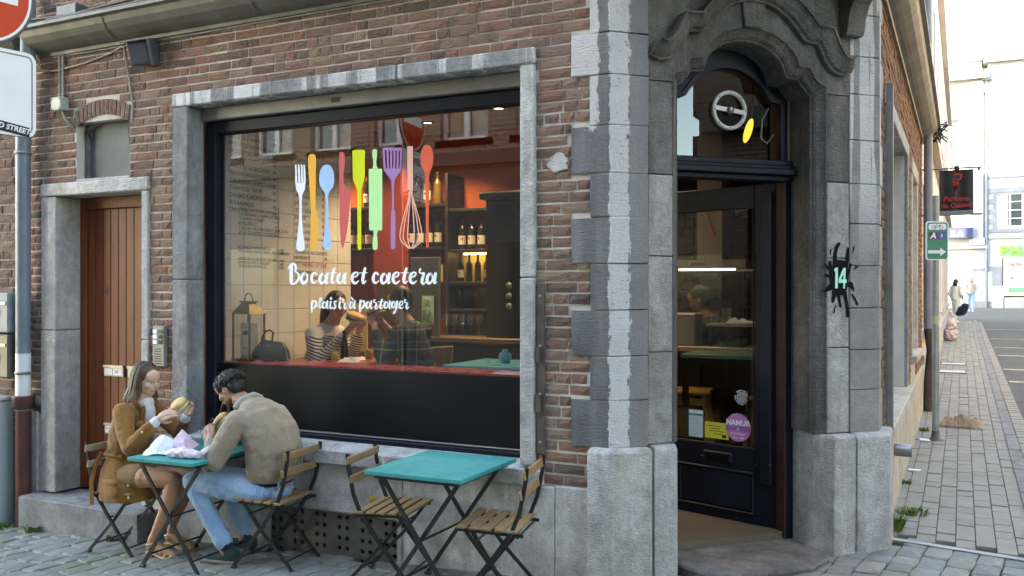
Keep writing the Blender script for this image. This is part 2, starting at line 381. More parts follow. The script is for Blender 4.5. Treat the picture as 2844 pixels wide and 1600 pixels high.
def stone_top(rng, seg=2, dome=.012):
    """one sett: unit square, domed uneven top, sides going down"""
    pts = [(-.5, -.5), (0, -.52), (.5, -.5), (.52, 0), (.5, .5), (0, .52), (-.5, .5), (-.52, 0)]
    pts = [(x+rng.uniform(-.045, .045), y+rng.uniform(-.045, .045)) for x, y in pts]
    inn = [(x*.90, y*.90) for x, y in pts]
    v = [(x, y, -.06) for x, y in pts] + [(x, y, -.010+rng.uniform(-.003, .003)) for x, y in pts] + [(x, y, rng.uniform(-.003, .003)) for x, y in inn] + [(rng.uniform(-.1, .1), rng.uniform(-.1, .1), dome*.4)]
    f = []
    for i in range(8):
        j = (i+1) % 8
        f += [(i, j, 8+j, 8+i), (8+i, 8+j, 16+j, 16+i), (16+i, 16+j, 24)]
    return v, f
rng = random.Random(3)
sett_v = [stone_top(rng) for _ in range(7)]
sett_me = []
for v, f in sett_v:
    b_ = MB(); b_.add(v, f, False); sett_me.append(b_.mesh('sett', SETT, recalc=False))
def lay(parent, name, cells, variants, meshes, mat, limit, camxy=(0, -4.95)):
    """cells: (x, y, sx, sy, rot). The largest in view become objects, the rest one joined part"""
    def key(c): return (c[0]-camxy[0])**2+(c[1]-camxy[1])**2
    cells = sorted(cells, key=key)
    vis = [c for c in cells if c[5]]; rest = [c for c in cells if not c[5]]+vis[limit:]; vis = vis[:limit]
    rg = random.Random(11)
    def mat4(c):
        z = gz(c[0], c[1]); e = .1
        dzx = (gz(c[0]+e, c[1])-gz(c[0]-e, c[1]))/(2*e); dzy = (gz(c[0], c[1]+e)-gz(c[0], c[1]-e))/(2*e)
        n = Vector((-dzx+rg.uniform(-.02, .02), -dzy+rg.uniform(-.02, .02), 1)).normalized()
        q = Vector((0, 0, 1)).rotation_difference(n).to_matrix().to_4x4()
        return T(c[0], c[1], z+rg.uniform(-.004, .004)) @ q @ RZ(c[4]) @ Matrix.Diagonal((c[2], c[3], 1, 1))
    for c in vis: link(name, rg.choice(meshes), parent, mat4(c))
    mb = MB()
    for c in rest:
        v, f = rg.choice(variants); Mx = mat4(c); mb.add([Mx @ Vector(q) for q in v], f)
    o = mb.build(name+'_field', mat, parent, recalc=False); o['kind'] = 'stuff'
def in_view(x, y, z=0, pad=.03):
    dx, dy, dz = x, y+4.95, z-1.8
    r = dx*.8946+dy*.4468; f = -dx*.4468+dy*.8946
    return f > .5 and abs(r/f) < .5684+pad and abs(dz/f) < .3198+pad
# --- setts of the small street: rows run across it
cells = []
ROT = R(-7)
ca, sa = math.cos(ROT), math.sin(ROT)
RW, SL = .148, .215
for i in range(-110, 60):
    off = rng.uniform(0, SL); y = -9.5+off
    while y < 5:
        L = SL*rng.uniform(.72, 1.25); u = i*RW; w = y+L/2-.0
        x, yy = u*ca-w*sa, u*sa+w*ca
        y += L
        if x < -12 or x > 5: continue
        if yy > .05 and x < -1.85: continue                               # under the building
        if x >= -1.85 and x < -.35 and yy > x+1.83+.02: continue
        if x >= -.5 and yy > 1.565-(x+.48)*.2: continue                    # pavement beyond the strip
        cells.append((x, yy, RW*.955, L*.965, ROT, in_view(x, yy, gz(x, yy))))
street = ground_sheet('street', DIRT, fr(-14, 6, 1.25), fr(-10, 2.5, 1.25), -.028)
lay(street, 'sett', cells, sett_v, sett_me, SETT, 300)
# --- pavement beside the right-hand street
def paver_top(rng):
    e = .016
    p0 = [(-.5, -.5), (.5, -.5), (.5, .5), (-.5, .5)]
    v = [(x, y, -.06) for x, y in p0]+[(x, y, -.007) for x, y in p0]+[(x*(1-2*e), y*(1-2*e), rng.uniform(-.0015, .0015)) for x, y in p0]
    f = [(i, (i+1) % 4, 4+(i+1) % 4, 4+i) for i in range(4)]+[(4+i, 4+(i+1) % 4, 8+(i+1) % 4, 8+i) for i in range(4)]+[(8, 9, 10, 11)]
    return v, f
pav_v = [paver_top(rng) for _ in range(4)]; pav_me = []
for v, f in pav_v: pav_me.append(MB().add(v, f).mesh('paver', PAVER, recalc=False))
sidewalk = ground_sheet('sidewalk', DIRT, fr(-.62, .42, .26), [1.3]+fr(1.6, 36, 2), -.022)
cells = []
for i in range(8):
    x = -.45+i*.118; off = (i % 2)*.095; y = 1.62-(x+.48)*.2+off
    while y < 34:
        cells.append((x, y+.095, .1145, .1865, 0, in_view(x, y, gz(x, y), 0) and y < 11)); y += .19
lay(sidewalk, 'paver', cells, pav_v, pav_me, PAVER, 300)
strip = MB()
strip.add([(-.50, 1.50, gz(-.5, 1.5)+.012), (.9, 1.24, gz(.9, 1.2)+.012), (.9, 1.30, gz(.9, 1.3)+.012), (-.50, 1.56, gz(-.5, 1.5)+.012)], [(0, 1, 2, 3)])
o = strip.build('stone_strip', GREY_CONC, recalc=False); o['kind'] = 'structure'
kerb = ground_sheet('kerb_base', DIRT, [.42, .68], fr(1.2, 35.6, 2), -.024); kerb.name = 'kerb'
kv = MB().box(-.5, .5, -.5, .5, -.12, 0).mesh('kerbstone', KERB, bevel=.02)
y = 1.35
while y < 34:
    link('kerbstone', kv, kerb, T(.47, y+.49, gz(.47, y+.49)+.012) @ RX(math.atan(.012)) @ Matrix.Diagonal((.11, .965, 1, 1))); y += .985
gut = MB()
y = 1.3
while y < 34:
    gut.box(.535, .675, y, y+.188, gz(0, y)-.12, gz(0, y+.1)-.016+rng.uniform(-.003, .003)); y += .2
o = gut.build('gutter_setts', PAVER, kerb, bevel=.006); o['kind'] = 'stuff'
road = ground_sheet('road', ASPHALT, [.68, 2, 6.2, 7.4], fr(1.2, 36, 2.9), -.020)
o = ground_sheet('cross_road', ASPHALT, [-30, -.6, 7.4, 30], fr(36, 50.5, 2.9), -.018)
def sun_streak(x0, x1, y, w, sk=0):
    o = MB().add([(x0, y-w/2, gz(1, y)-.012), (x1, y-w/2+sk, gz(1, y)-.012), (x1, y+w/2+sk, gz(1, y)-.012), (x0, y+w/2, gz(1, y)-.012)], [(0, 1, 2, 3)]).build('sunlit_streak', SUN_STREAK, road, recalc=False)
for y, x0 in ((12.1, .60), (14.3, .60), (17.6, .62), (20.1, .62), (23.5, .66), (28.5, .66)): sun_streak(max(x0, .70), 2.6, y, .26)  # streaks of sunlight across the road, painted as pale yellow strips
# ================================================================== the corner building
bld = thing('corner_building', 'brown brick corner restaurant with bluestone door surround and large shop window', 'building', (-1.83, 0, 0))
W[bld] = T(-1.83, 0, 0)
CF = T(-1.83, 0, 0) @ RZ(R(45))            # splayed corner: x along it, y inwards
RF = T(-.48, 1.35, 0) @ RZ(R(90))          # facade on the right-hand street
CL = 1.91                                   # length of the splayed corner
def wall_holes(mb, x0, x1, z0, z1, y0, y1, holes, M=None):
    xs = sorted(set([x0, x1]+[h[0] for h in holes]+[h[1] for h in holes])); zs = sorted(set([z0, z1]+[h[2] for h in holes]+[h[3] for h in holes]))
    for i in range(len(xs)-1):
        run = None
        for j in range(len(zs)-1):
            cx, cz = (xs[i]+xs[i+1])/2, (zs[j]+zs[j+1])/2
            ok = x0 < cx < x1 and z0 < cz < z1 and not any(h[0] < cx < h[1] and h[2] < cz < h[3] for h in holes)
            if ok:
                run = [run[0], zs[j+1]] if run else [zs[j], zs[j+1]]
            if run and (not ok or j == len(zs)-2):
                mb.box(xs[i], xs[i+1], y0, y1, run[0], run[1], M); run = None
    return mb
# ---------- brick shapes: rough handmade faces
def brick_shape(rng):
    xs, zs = [-.5, -.22, .05, .27, .5], [-.5, 0, .5]
    v = []; f = []
    for z in zs:
        for x in xs:
            edge = abs(x) == .5 or abs(z) == .5
            v.append((x*(1+rng.uniform(-.012, .012)), (rng.uniform(.001, .004) if edge else rng.uniform(-.006, .001)), z*(1+rng.uniform(-.05, .05))))
    for j in range(2):
        for i in range(4):
            a = j*5+i; f.append((a, a+1, a+6, a+5))
    ring = [0, 1, 2, 3, 4, 9, 14, 13, 12, 11, 10, 5]
    b = len(v)
    for k in ring: v.append((v[k][0]*1.01, .04, v[k][2]*1.02))
    for q in range(12):
        a, c = ring[q], ring[(q+1) % 12]; f.append((c, a, b+q, b+(q+1) % 12))
    return v, f
rb = random.Random(5)
BS = [brick_shape(rb) for _ in range(9)]
BS_ME = {}
def brick_meshes(mat):
    if mat not in BS_ME: BS_ME[mat] = [MB().add(v, f).mesh('brick', mat, recalc=False) for v, f in BS]
    return BS_ME[mat]
def lay_bricks(x0, x1, z0, z1, ch, holes, seed, st=.212, hd=.10, gap=.011):
    """holes: functions z -> list of (xa, xb). returns bricks (xc, zc, L, H)"""
    rg = random.Random(seed); out = []; z = z0; k = 0
    while z < z1-.02:
        h = ch; zc = z+h/2; cuts = []
        for hf in holes: cuts += hf(zc)
        cuts = sorted(cuts); iv = []; a = x0
        for c0, c1 in cuts:
            if c0 > a: iv.append((a, min(c0, x1)))
            a = max(a, c1)
        if a < x1: iv.append((a, x1))
        x = x0-rg.uniform(0, st); seq = rg.random() < .5
        joints = []
        while x < x1+.3:
            L = (hd if (rg.random() < .38) else st)*rg.uniform(.96, 1.04); joints.append((x, x+L)); x += L
        for a, b in iv:
            for j0, j1 in joints:
                p, q = max(a, j0), min(b, j1)
                if q-p > .03: out.append(((p+q)/2, zc, q-p-gap, h-gap*rg.uniform(.9, 1.35)))
        z += h; k += 1
    return out
def place_bricks(bricks, parent, mat, M, limit, visible, y=-.012, seed=1, stuff_name='brick_field'):
    rg = random.Random(seed); ms = brick_meshes(mat)
    fr_ = [b for b in bricks if visible(b)]; fr_.sort(key=lambda b: -b[0]); one = fr_[:limit]; ids = set(map(id, one)); mb = MB()
    for b in bricks:
        Mx = M @ T(b[0], y+rg.uniform(-.004, .004), b[1]) @ RZ(rg.uniform(-.012, .012)) @ RY(rg.uniform(-.008, .008)) @ Matrix.Diagonal((b[2], 1, b[3], 1))
        k = rg.randrange(len(BS))
        if id(b) in ids: link('brick', ms[k], parent, Mx)
        else: mb.add([Mx @ Vector(q) for q in BS[k][0]], BS[k][1])
    if mb.v: o = mb.build(stuff_name, mat, parent, I4, recalc=False); o['kind'] = 'stuff'
def rect(x0, x1, z0, z1): return lambda z: [(x0, x1)] if z0 < z < z1 else []
# quoin courses
QZ = [.865, 1.144, 1.402, 1.671, 1.942, 2.213, 2.47, 2.751, 3.046, 3.29, 3.56, 3.83]
def quoin_hole(z):
    for i in range(len(QZ)-1):
        if QZ[i] <= z < QZ[i+1]: return [(-2.071 if i % 2 == 0 else -1.952, -1)]
    return [(-1.952, -1)]
AX, AZ0 = -6.10, 3.10                         # blind arch above the side door
def arch_z(x): return AZ0+.075*(1-((x-AX)/.305)**2)
def arch_hole(z):
    if z < 2.655 or z > 3.33: return []
    if z < 3.10: return [(AX-.305, AX+.305)]
    w = .305+(z-3.10)*.16
    lim = .305*math.sqrt(max(0, 1-(z-3.235)/.075)) if z > 3.235 else w
    return [(AX-min(w, lim+.02), AX+min(w, lim+.02))] if lim > .02 else []
# ---------- left facade: mortar wall with openings, bricks in front
wall = wall_holes(MB(), -7.02, -1.85, -.4, 4.6, -.004, .30, [(-5.25, -2.36, .66, 3.16), (-6.72, -5.62, -.2, 2.6), (-6.405, -5.795, 2.6, 3.13), (-4.38, -3.31, -.08, .275)]).build('brick_wall', MORTAR, bld, I4)
bricks = lay_bricks(-7.0, -1.85, .62, 3.70, .0675, [rect(-5.318, -2.305, 0, 3.255), rect(-6.814, -5.57, 0, 2.655), rect(-7.1, -6.80, 0, .775), quoin_hole, arch_hole], 21)
bricks += lay_bricks(-7.0, -1.95, 3.93, 4.6, .0675, [], 22)
place_bricks(bricks, wall, BRICK, I4, 262, lambda b: b[1] < 3.72 and in_view(b[0], 0, b[1], -.005), seed=8)
rgb = random.Random(4)
for i in range(13):                           # soldier bricks of the arch
    a = (i-6)/6.0; x = AX+a*.285; lean = a*.16
    link('brick', BS_ME[BRICK][i % 9], wall, T(x, -.016+rgb.uniform(-.003, .003), arch_z(x)+.062) @ RY(lean+R(90)) @ Matrix.Diagonal((.118, 1, .040, 1)))
# side door surround -------------------------------------------------
ds = MB()
box('jamb_stone', STONE_L, bld, -6.814, -6.632, -.03, .22, .125, 1.45, I4, .008); box('jamb_stone', STONE_L, bld, -6.812, -6.632, -.028, .22, 1.456, 2.548, I4, .008)
box('jamb_stone', STONE_L, bld, -5.65, -5.57, -.03, .22, .125, 1.40, I4, .008); box('jamb_stone', STONE_L, bld, -5.65, -5.572, -.028, .22, 1.406, 2.548, I4, .008)
box('lintel', STONE_L, bld, -6.816, -5.568, -.034, .32, 2.553, 2.655, I4, .008)
box('step', STONE, bld, -6.86, -5.48, -.20, .28, -.3, .112, I4, .012)
sdoor = box('side_door', DOORWOOD, bld, -6.632, -5.65, .235, .27, .124, 2.553, I4, 0)
for x0, x1, z0, z1 in ((-6.63, -6.555, .13, 2.55), (-5.73, -5.652, .13, 2.55), (-6.553, -5.732, 2.455, 2.55)):
    box('door_frame', DOORWOOD, sdoor, x0, x1, .20, .236, z0, z1, I4, .005)
for i in range(9):
    x = -6.55+i*.0908
    box('plank', DOORWOOD, sdoor, x+.002, x+.0885, .215, .236, .14, 2.45, I4, .004)
CHROME = M_('brushed steel', (.30, .295, .28), (.23, .225, .215), 8, .38, .1, 90, metal=.7)
LABELW = M_('paper label', (.78, .78, .78), (.70, .70, .72), 20, .6)
INK = M_('black ink', (.015, .015, .018), None, 9, .6, fine=0)
INKB = M_('blue ink', (.03, .06, .22), None, 9, .6, fine=0)
def slot(x0, x1, z0, z1, lines):
    p = MB().box(x0, x1, .195, .216, z0, z1).box(x0-.004, x1+.004, .185, .216, z1-.018, z1+.003).build('letter_slot', CHROME, sdoor, I4, .002)
    return p
slot(-6.335, -6.105, 1.075, 1.165, 0); slot(-6.055, -5.83, 1.075, 1.165, 0); slot(-6.325, -6.11, .60, .69, 0)
box('name_label', LABELW, sdoor, -6.325, -6.235, .1935, .196, 1.090, 1.140, I4, 0); box('name_label', LABELW, sdoor, -6.225, -6.125, .1935, .196, 1.088, 1.138, I4, 0)
box('name_label', LABELW, sdoor, -6.318, -6.20, .1935, .196, .612, .668, I4, 0); box('name_label', LABELW, sdoor, -6.19, -6.13, .1935, .196, .622, .655, I4, 0)
text('lettering', 'PAS DE PUBLICITES', .013, INK, sdoor, T(-6.313, .1925, .642) @ UP, extr=.0004); text('lettering', 'S.V.P.', .017, INK, sdoor, T(-6.285, .1925, .619) @ UP, extr=.0004)
text('lettering', 'no pub\nmerci', .014, INKB, sdoor, T(-6.2, .1925, 1.117) @ UP, extr=.0004)
text('house_number', '14', .105, INK, sdoor, T(-6.40, .2135, 1.735) @ UP, extr=.0012)
# blind arched window above it
ow = MB()
pts = [(-6.395, 2.66), (-5.805, 2.66)] + [(AX+.295*math.cos(a), 3.09+.07*math.sin(a)) for a in [PI*i/10 for i in range(11)]]
FROST = M_('dusty frosted pane', (.075, .095, .105), (.05, .065, .075), 3, .6, .1, 8)
arch_w = MB().slab([(-6.42, 2.60)]+[(-5.78, 2.60)]+[(AX+.32*math.cos(a), 3.09+.09*math.sin(a)) for a in [PI*i/10 for i in range(11)]], .085, .11).build('arched_window', FROST, bld, I4)
fp = [(-6.385, 2.66), (-6.385, 3.07)]+[(AX-.285*math.cos(PI*i/8), 3.07+.085*math.sin(PI*i/8)) for i in range(9)]+[(-5.815, 3.07), (-5.815, 2.66)]
MB().sweep(fp, [(0, .062), (-.03, .062), (-.03, .086)]).build('window_frame', STONE_D, arch_w, I4)
box('window_sill', STONE_L, arch_w, -6.42, -5.79, -.01, .17, 2.6555, 2.678, I4, .006)
# intercom ------------------------------------------------------------
ic = box('intercom', GALV, bld, -5.507, -5.385, -.045, -.005, 1.205, 1.512, I4, .006)
for i in range(3):
    for j in range(2): box('bell_button', LABELW if j == 0 else M_('button grey', (.12, .12, .12), None, 9) if i == 0 else INK, ic, -5.497+j*.062, -5.452+j*.05, -.051, -.044, 1.455-i*.04, 1.485-i*.04, I4, .002)
for i in range(7): box('speaker_slot', INK, ic, -5.482, -5.412, -.0475, -.0445, 1.225+i*.018, 1.232+i*.018, I4, 0)
# ---------- big shop window ------------------------------------------
box('jamb_stone', STONE, bld, -5.318, -5.16, -.032, .14, .60, 1.86, I4, .008); box('jamb_stone', STONE, bld, -5.318, -5.16, -.030, .14, 1.865, 3.155, I4, .008)
box('jamb_stone', STONE_L, bld, -2.405, -2.305, -.032, .14, .725, 1.86, I4, .008); box('jamb_stone', STONE_L, bld, -2.405, -2.307, -.030, .14, 1.865, 3.155, I4, .008)
lx = [-5.32, -4.35, -3.3, -2.303]
for i in range(3): box('lintel', LINTEL, bld, lx[i]+.002, lx[i+1]-.002, -.036, .14, 3.158, 3.256, I4, .008)
win = box('shop_window', NAVY_C, bld, -5.16, -5.052, .142, .24, .74, 3.06, I4, .01)
MB().box(-5.05, -2.40, .142, .24, 2.965, 3.055).build('window_frame', NAVY_C, win, I4, .008)
MB().box(-2.46, -2.403, .142, .24, .74, 2.963).build('window_frame', NAVY, win, I4, .008)
sh = MB().box(-5.158, -2.404, .10, .20, 3.062, 3.156).build('shutter_box', GALV, win, I4, .006)
box('shutter_lock', RUST, sh, -3.93, -3.86, .094, .101, 3.09, 3.125, I4, .004)
SHOPGLASS = glass_mat('shop glass', (.95, .965, .955), 1.62, boost=1.75)
MB().box(-5.053, -2.455, .196, .202, 1.236, 2.968).build('pane', SHOPGLASS, win, I4)
box('lower_panel', BLACKP, win, -5.05, -2.462, .178, .192, .782, 1.234, I4, .002)
MB().box(-5.05, -2.462, .165, .195, .768, .778).build('metal_strip', GALV, win, I4, .002)
MB().box(-5.05, -2.462, .13, .195, .735, .764).build('bottom_rail', NAVY, win, I4, .004)
for a, b in ((-5.33, -4.22), (-4.216, -3.05), (-3.046, -2.25)):
    MB().slab([(a, .612), (b, .612), (b, .70), (a, .70)], -.07, .16).add([(a, .16, .70), (b, .16, .70), (b, .16, .735), (a, .16, .735), (a, -.07, .70), (b, -.07, .70)], [(4, 5, 2, 3), (4, 3, 0), (5, 1, 2)]).build('sill_stone', STONE_L, bld, I4, .006)
# plinth slabs under the window
for a, b, z0, z1 in ((-5.44, -4.40, -.25, .606), (-4.396, -3.262, .285, .606), (-3.258, -2.18, -.25, .606), (-2.176, -1.955, -.25, .618), (-3.30, -3.262, -.25, .283), (-6.98, -6.865, -.3, .775)):
    box('plinth_slab', STONE_W, bld, a, b, -.022, .12, z0, z1, I4, .006)
# perforated cellar grille, with real holes
gx0, gx1, gz0, gz1 = -4.39, -3.305, -.07, .28
nx, nz = 17, 5; cw, ch = (gx1-gx0)/nx, (gz1-gz0)/nz
gm = MB()
for i in range(nx):
    for j in range(nz):
        cx, cz = gx0+(i+.5)*cw, gz0+(j+.5)*ch
        if (i % 3 == 2): gm.add([(cx-cw/2, .000, cz-ch/2), (cx+cw/2, .000, cz-ch/2), (cx+cw/2, .000, cz+ch/2), (cx-cw/2, .000, cz+ch/2)], [(0, 1, 2, 3)]); continue
        sq = [(cw/2, 0), (cw/2, ch/2), (0, ch/2), (-cw/2, ch/2), (-cw/2, 0), (-cw/2, -ch/2), (0, -ch/2), (cw/2, -ch/2)]
        v = [(cx+a, .000, cz+b) for a, b in sq]+[(cx+.0175*math.cos(PI*k/4), .000, cz+.0175*math.sin(PI*k/4)) for k in range(8)]+[(cx+.0175*math.cos(PI*k/4), .02, cz+.0175*math.sin(PI*k/4)) for k in range(8)]
        gm.add(v, [f for k in range(8) for f in ((k, (k+1) % 8, 8+(k+1) % 8, 8+k), (8+k, 8+(k+1) % 8, 16+(k+1) % 8, 16+k))])
GRILLE = M_('grimy perforated sheet', (.14, .13, .12), (.09, .085, .08), 5, .6, .3, 60, metal=.3)
gr = gm.build('cellar_grille', GRILLE, bld, I4)
box('grille_recess', BLACKP, gr, gx0, gx1, .10, .11, gz0, gz1, I4, 0)
MB().lathe([(0, .006), (.022, .006), (.026, 0)], 14, T(-3.498, -.022, .398) @ RX(R(90))).build('survey_disc', M_('yellow plastic', (.62, .36, .03), None, 9, .5), bld, I4)
# rusty shutter bar beside the window
bar = box('iron_bar', RUST, bld, -2.30, -2.243, -.022, -.008, .80, 1.83, I4, .003)
for z in (.87, 1.16, 1.45, 1.75): MB().lathe([(0, .006), (.008, .005), (.010, 0)], 8, T(-2.272, -.021, z) @ RX(R(90))).build('screw', GALV, bar, I4)
box('latch', RUST, bar, -2.29, -2.262, -.045, -.023, 1.05, 1.16, I4, .003)
box('latch', RUST, bar, -2.296, -2.268, -.037, -.023, 1.35, 1.44, I4, .003)
rgp = random.Random(6); pp = [(.075*rgp.uniform(.7, 1.1)*math.cos(a), .062*rgp.uniform(.65, 1.15)*math.sin(a)) for a in [2*PI*k/18 for k in range(18)]]
MB().slab([(-2.155+x, 2.545+z) for x, z in pp], -.0165, .0).build('mortar_patch', STONE_L, bld, I4, .003)
# ---------- quoins and splayed corner --------------------------------
def off(c, o):                                # point on the splayed corner, o outwards
    return (-1.83+.70711*(c+o), .70711*(c-o))
for i in range(len(QZ)-1):
    xl = -2.071 if i % 2 == 0 else -1.952
    q = MB().prism([(xl, .20), (xl, -.020), (-1.8217, -.020), off(.235, .02), off(.235, -.2)], QZ[i]+.002, QZ[i+1]-.002).build('quoin_stone', QUOIN, bld, I4, .005, .003)
    r0 = .26 if i % 2 == 0 else .14           # right-hand corner
    q = MB().prism([off(1.68, .001), (-.479, off(1.909, .001)[1]), (-.479, 1.35+r0), (-.70, 1.35+r0), off(1.68, -.2)], QZ[i]+.002, QZ[i+1]-.002).build('quoin_stone', QUOIN, bld, I4, .005, .001)
# plinth blocks
def plinth(poly, z1=.865):
    n = len(poly); cx = sum(p[0] for p in poly)/n; cy = sum(p[1] for p in poly)/n
    top = [(p[0]+(cx-p[0])*.10, p[1]+(cy-p[1])*.10) for p in poly]
    v = [(x, y, -.2) for x, y in poly]+[(x, y, z1-.025) for x, y in poly]+[(x, y, z1) for x, y in top]
    f = [tuple(range(n-1, -1, -1)), tuple(range(2*n, 3*n))]
    for a in (0, n): f += [(a+i, a+(i+1) % n, a+n+(i+1) % n, a+n+i) for i in range(n)]
    return MB().add(v, f).build('plinth_block', STONE_L, bld, I4, .006, .003)
plinth([(-1.952, .15), (-1.952, -.07), (-1.801, -.07), off(.238, .07), off(.238, -.15)], .868)
plinth([off(.243, .07), off(.40, .07), off(.462, -.07), off(.462, -.32), off(.243, -.32)], .872)
plinth([off(1.448, -.32), off(1.448, -.07), off(1.51, .07), off(1.672, .07), off(1.672, -.32)], .872)
plinth([off(1.677, .07), (-.41, off(1.868, .07)[1]), (-.41, 1.60), (-.70, 1.60), off(1.677, -.2)], .872)
# door jamb stones (front faces) in corner coordinates
JZ = [.874, 1.42, 1.99, 2.475, 3.03]
for i in range(4):
    for a, b in ((.243, .405), (1.505, 1.672)):
        box('jamb_stone', JAMBS if i < 3 else STONE_D, bld, a, b, 0, .25, JZ[i]+.003, JZ[i+1]-.003, CF, .004, .001)
CC = .955
half = [(.545, .874), (.545, 3.08), (.49, 3.10), (.455, 3.135), (.43, 3.187), (.345, 3.195), (.33, 3.24), (.30, 3.285), (.25, 3.33), (.19, 3.365), (.12, 3.39), (.05, 3.405)]
path = [(CC+a, z) for a, z in half]+[(CC-a, z) for a, z in reversed(half)]
# moulded edge + reveal all round the opening (travel goes up the right jamb, opening on the left)
mould = [(-.004, -.001), (.004, -.001), (.010, .012), (.018, .022), (.03, .034), (.045, .045), (.055, .060), (.058, .072), (.066, .074), (.070, .085), (.070, .34)]
MB().sweep(path, mould).build('door_moulding', STONE_D, bld, CF)
# stone head above the opening, cut to the arch
head = MB()
prof = [p for p in path[1:-1]]; prof = sorted(set(prof), key=lambda p: p[0])
xs_ = [p[0] for p in prof]
ptop = 3.84
for (xa, za), (xb, zb) in zip(prof[:-1], prof[1:]):
    if xb-xa < 1e-4: continue
    head.add([(xa, 0, za), (xb, 0, zb), (xb, 0, ptop), (xa, 0, ptop), (xa, .25, za), (xb, .25, zb), (xb, .25, ptop), (xa, .25, ptop)], [(0, 1, 2, 3), (7, 6, 5, 4), (1, 0, 4, 5)])
head.box(.243, CC-.5449, 0, .25, 3.033, ptop).box(CC+.5449, 1.672, 0, .25, 3.033, ptop)
head.build('arch_head', STONE_D, bld, CF)
# hood mould, broken at the ears, scrolled ends
hp = [(.0, 3.555), (.08, 3.548), (.16, 3.52), (.23, 3.475), (.30, 3.41), (.345, 3.355), (.375, 3.335), (.455, 3.33), (.475, 3.29), (.505, 3.235), (.545, 3.185), (.60, 3.152), (.66, 3.147), (.715, 3.17)]
hood = [(.0, 0), (.0, -.035), (-.012, -.04), (-.022, -.06), (-.045, -.078), (-.072, -.092), (-.085, -.105), (-.088, -.118), (-.10, -.118), (-.10, 0)]
for sgn in (1, -1):
    p_ = [(CC+sgn*a, z) for a, z in hp]
    pr = hood if sgn < 0 else [(-o, d) for o, d in hood]
    if sgn > 0: pr = [(abs(o), d) for o, d in hood]
    else: pr = [(-abs(o), d) for o, d in hood]
    mb = MB().sweep(p_, pr); k = len(pr)
    mb.f.append(tuple(range(len(mb.v)-k, len(mb.v)))); mb.sm.append(False)
    mb.build('hood_mould', STONE_D, bld, CF)
kz = [(CC-.065, 3.40), (CC+.065, 3.40), (CC+.11, 3.80), (CC-.11, 3.80)]
MB().slab(kz, -.025, .04).build('keystone', STONE_D, bld, CF, .006)
# corbel carrying the storey above, and its overhang
for c0, c1 in ((1.60, 1.735), (.17, .305)):
    cz = [(0, 3.40), (-.06, 3.40), (-.075, 3.43), (-.085, 3.50), (-.12, 3.58), (-.19, 3.65), (-.28, 3.69), (-.34, 3.70), (-.34, 3.78), (0, 3.78)]
    if c0 < 1: continue
    v = [(x, y, z) for x in (c0, c1) for y, z in cz]; n = len(cz)
    MB().add(v, [tuple(range(n)), tuple(range(2*n-1, n-1, -1))]+[(i, n+i, n+(i+1) % n, (i+1) % n) for i in range(n)]).build('corbel', STONE_D, bld, CF, .004)
box('corner_balcony', STONE_D, bld, -.02, CL+.02, -.42, .2, 3.842, 4.0, CF, .01)
# ---------- entrance door, fan window --------------------------------
gh = [(.42, 2.64), (.42, 3.035), (.33, 3.045), (.30, 3.085), (.26, 3.135), (.20, 3.185), (.13, 3.22), (.06, 3.24), (0, 3.245)]
gp = [(CC+a, z) for a, z in gh]+[(CC-a, z) for a, z in reversed(gh[:-1])]
fan = MB()
gs = sorted(set(gp[1:-1]), key=lambda p: p[0])
for (xa, za), (xb, zb) in zip(gs[:-1], gs[1:]):
    fan.add([(xa, .285, za), (xb, .285, zb), (xb, .285, 3.5), (xa, .285, 3.5), (xa, .33, za), (xb, .33, zb)], [(0, 1, 2, 3), (1, 0, 4, 5)])
fan.box(.44, CC-.42, .285, .35, 2.62, 3.5).box(CC+.42, 1.47, .285, .35, 2.62, 3.5)
fanw = fan.build('fan_window', NAVY, bld, CF)
DOORGLASS = glass_mat('fan glass', (.42, .45, .47), 1.8, boost=.8)
fg = MB(); n = len(gp); fg.add([(x, .312, z) for x, z in gp], [tuple(range(n))]); fg.build('pane', DOORGLASS, fanw, CF, recalc=False)
MB().sweep(gp, [(0, .262), (.028, .262), (.028, .31)]).build('glazing_bead', NAVY, fanw, CF)
# round chrome ventilator in the glass
RINGM = M_('pale grey plastic', (.50, .50, .49), (.42, .42, .41), 9, .4)
ring = MB(); rc = (.975, .300, 2.95)
ring.lathe([(.128, .0), (.128, .016), (.120, .022), (.108, .022), (.102, .012), (.102, 0)], 36, T(*rc) @ RX(R(90)))
vent = ring.build('ventilator', RINGM, fanw, CF)
MB().bar((rc[0]-.108, .286, 2.962), (rc[0]+.108, .286, 2.938), .012, .028, (0, 0, 1)).lathe([(0, .03), (.014, .03), (.024, .018), (.026, 0)], 14, T(rc[0], .29, 2.95) @ RX(R(90))).build('spinner', CHROME, vent, CF)
for k in range(8):
    a = 2*PI*k/8; MB().lathe([(0, .003), (.004, .002), (.005, 0)], 6, T(rc[0]+.115*math.cos(a), .278, 2.95+.115*math.sin(a)) @ RX(R(90))).build('screw', INK, vent, CF)
# transom and door frame
MB().box(.47, 1.448, .20, .36, 2.535, 2.575).box(.47, 1.448, .225, .36, 2.575, 2.60).box(.47, 1.448, .25, .36, 2.60, 2.638).box(.47, 1.448, .25, .36, 2.50, 2.535).build('transom', NAVY, bld, CF, .006)
MB().box(1.385, 1.447, .27, .37, .15, 2.5).build('door_frame', NAVY, bld, CF, .006); MB().box(.463, .53, .27, .37, .15, 2.5).build('door_frame', NAVY, bld, CF, .006)
MB().box(1.372, 1.384, .262, .36, .15, 2.5).build('door_stop', REDWOOD, bld, CF, .003)
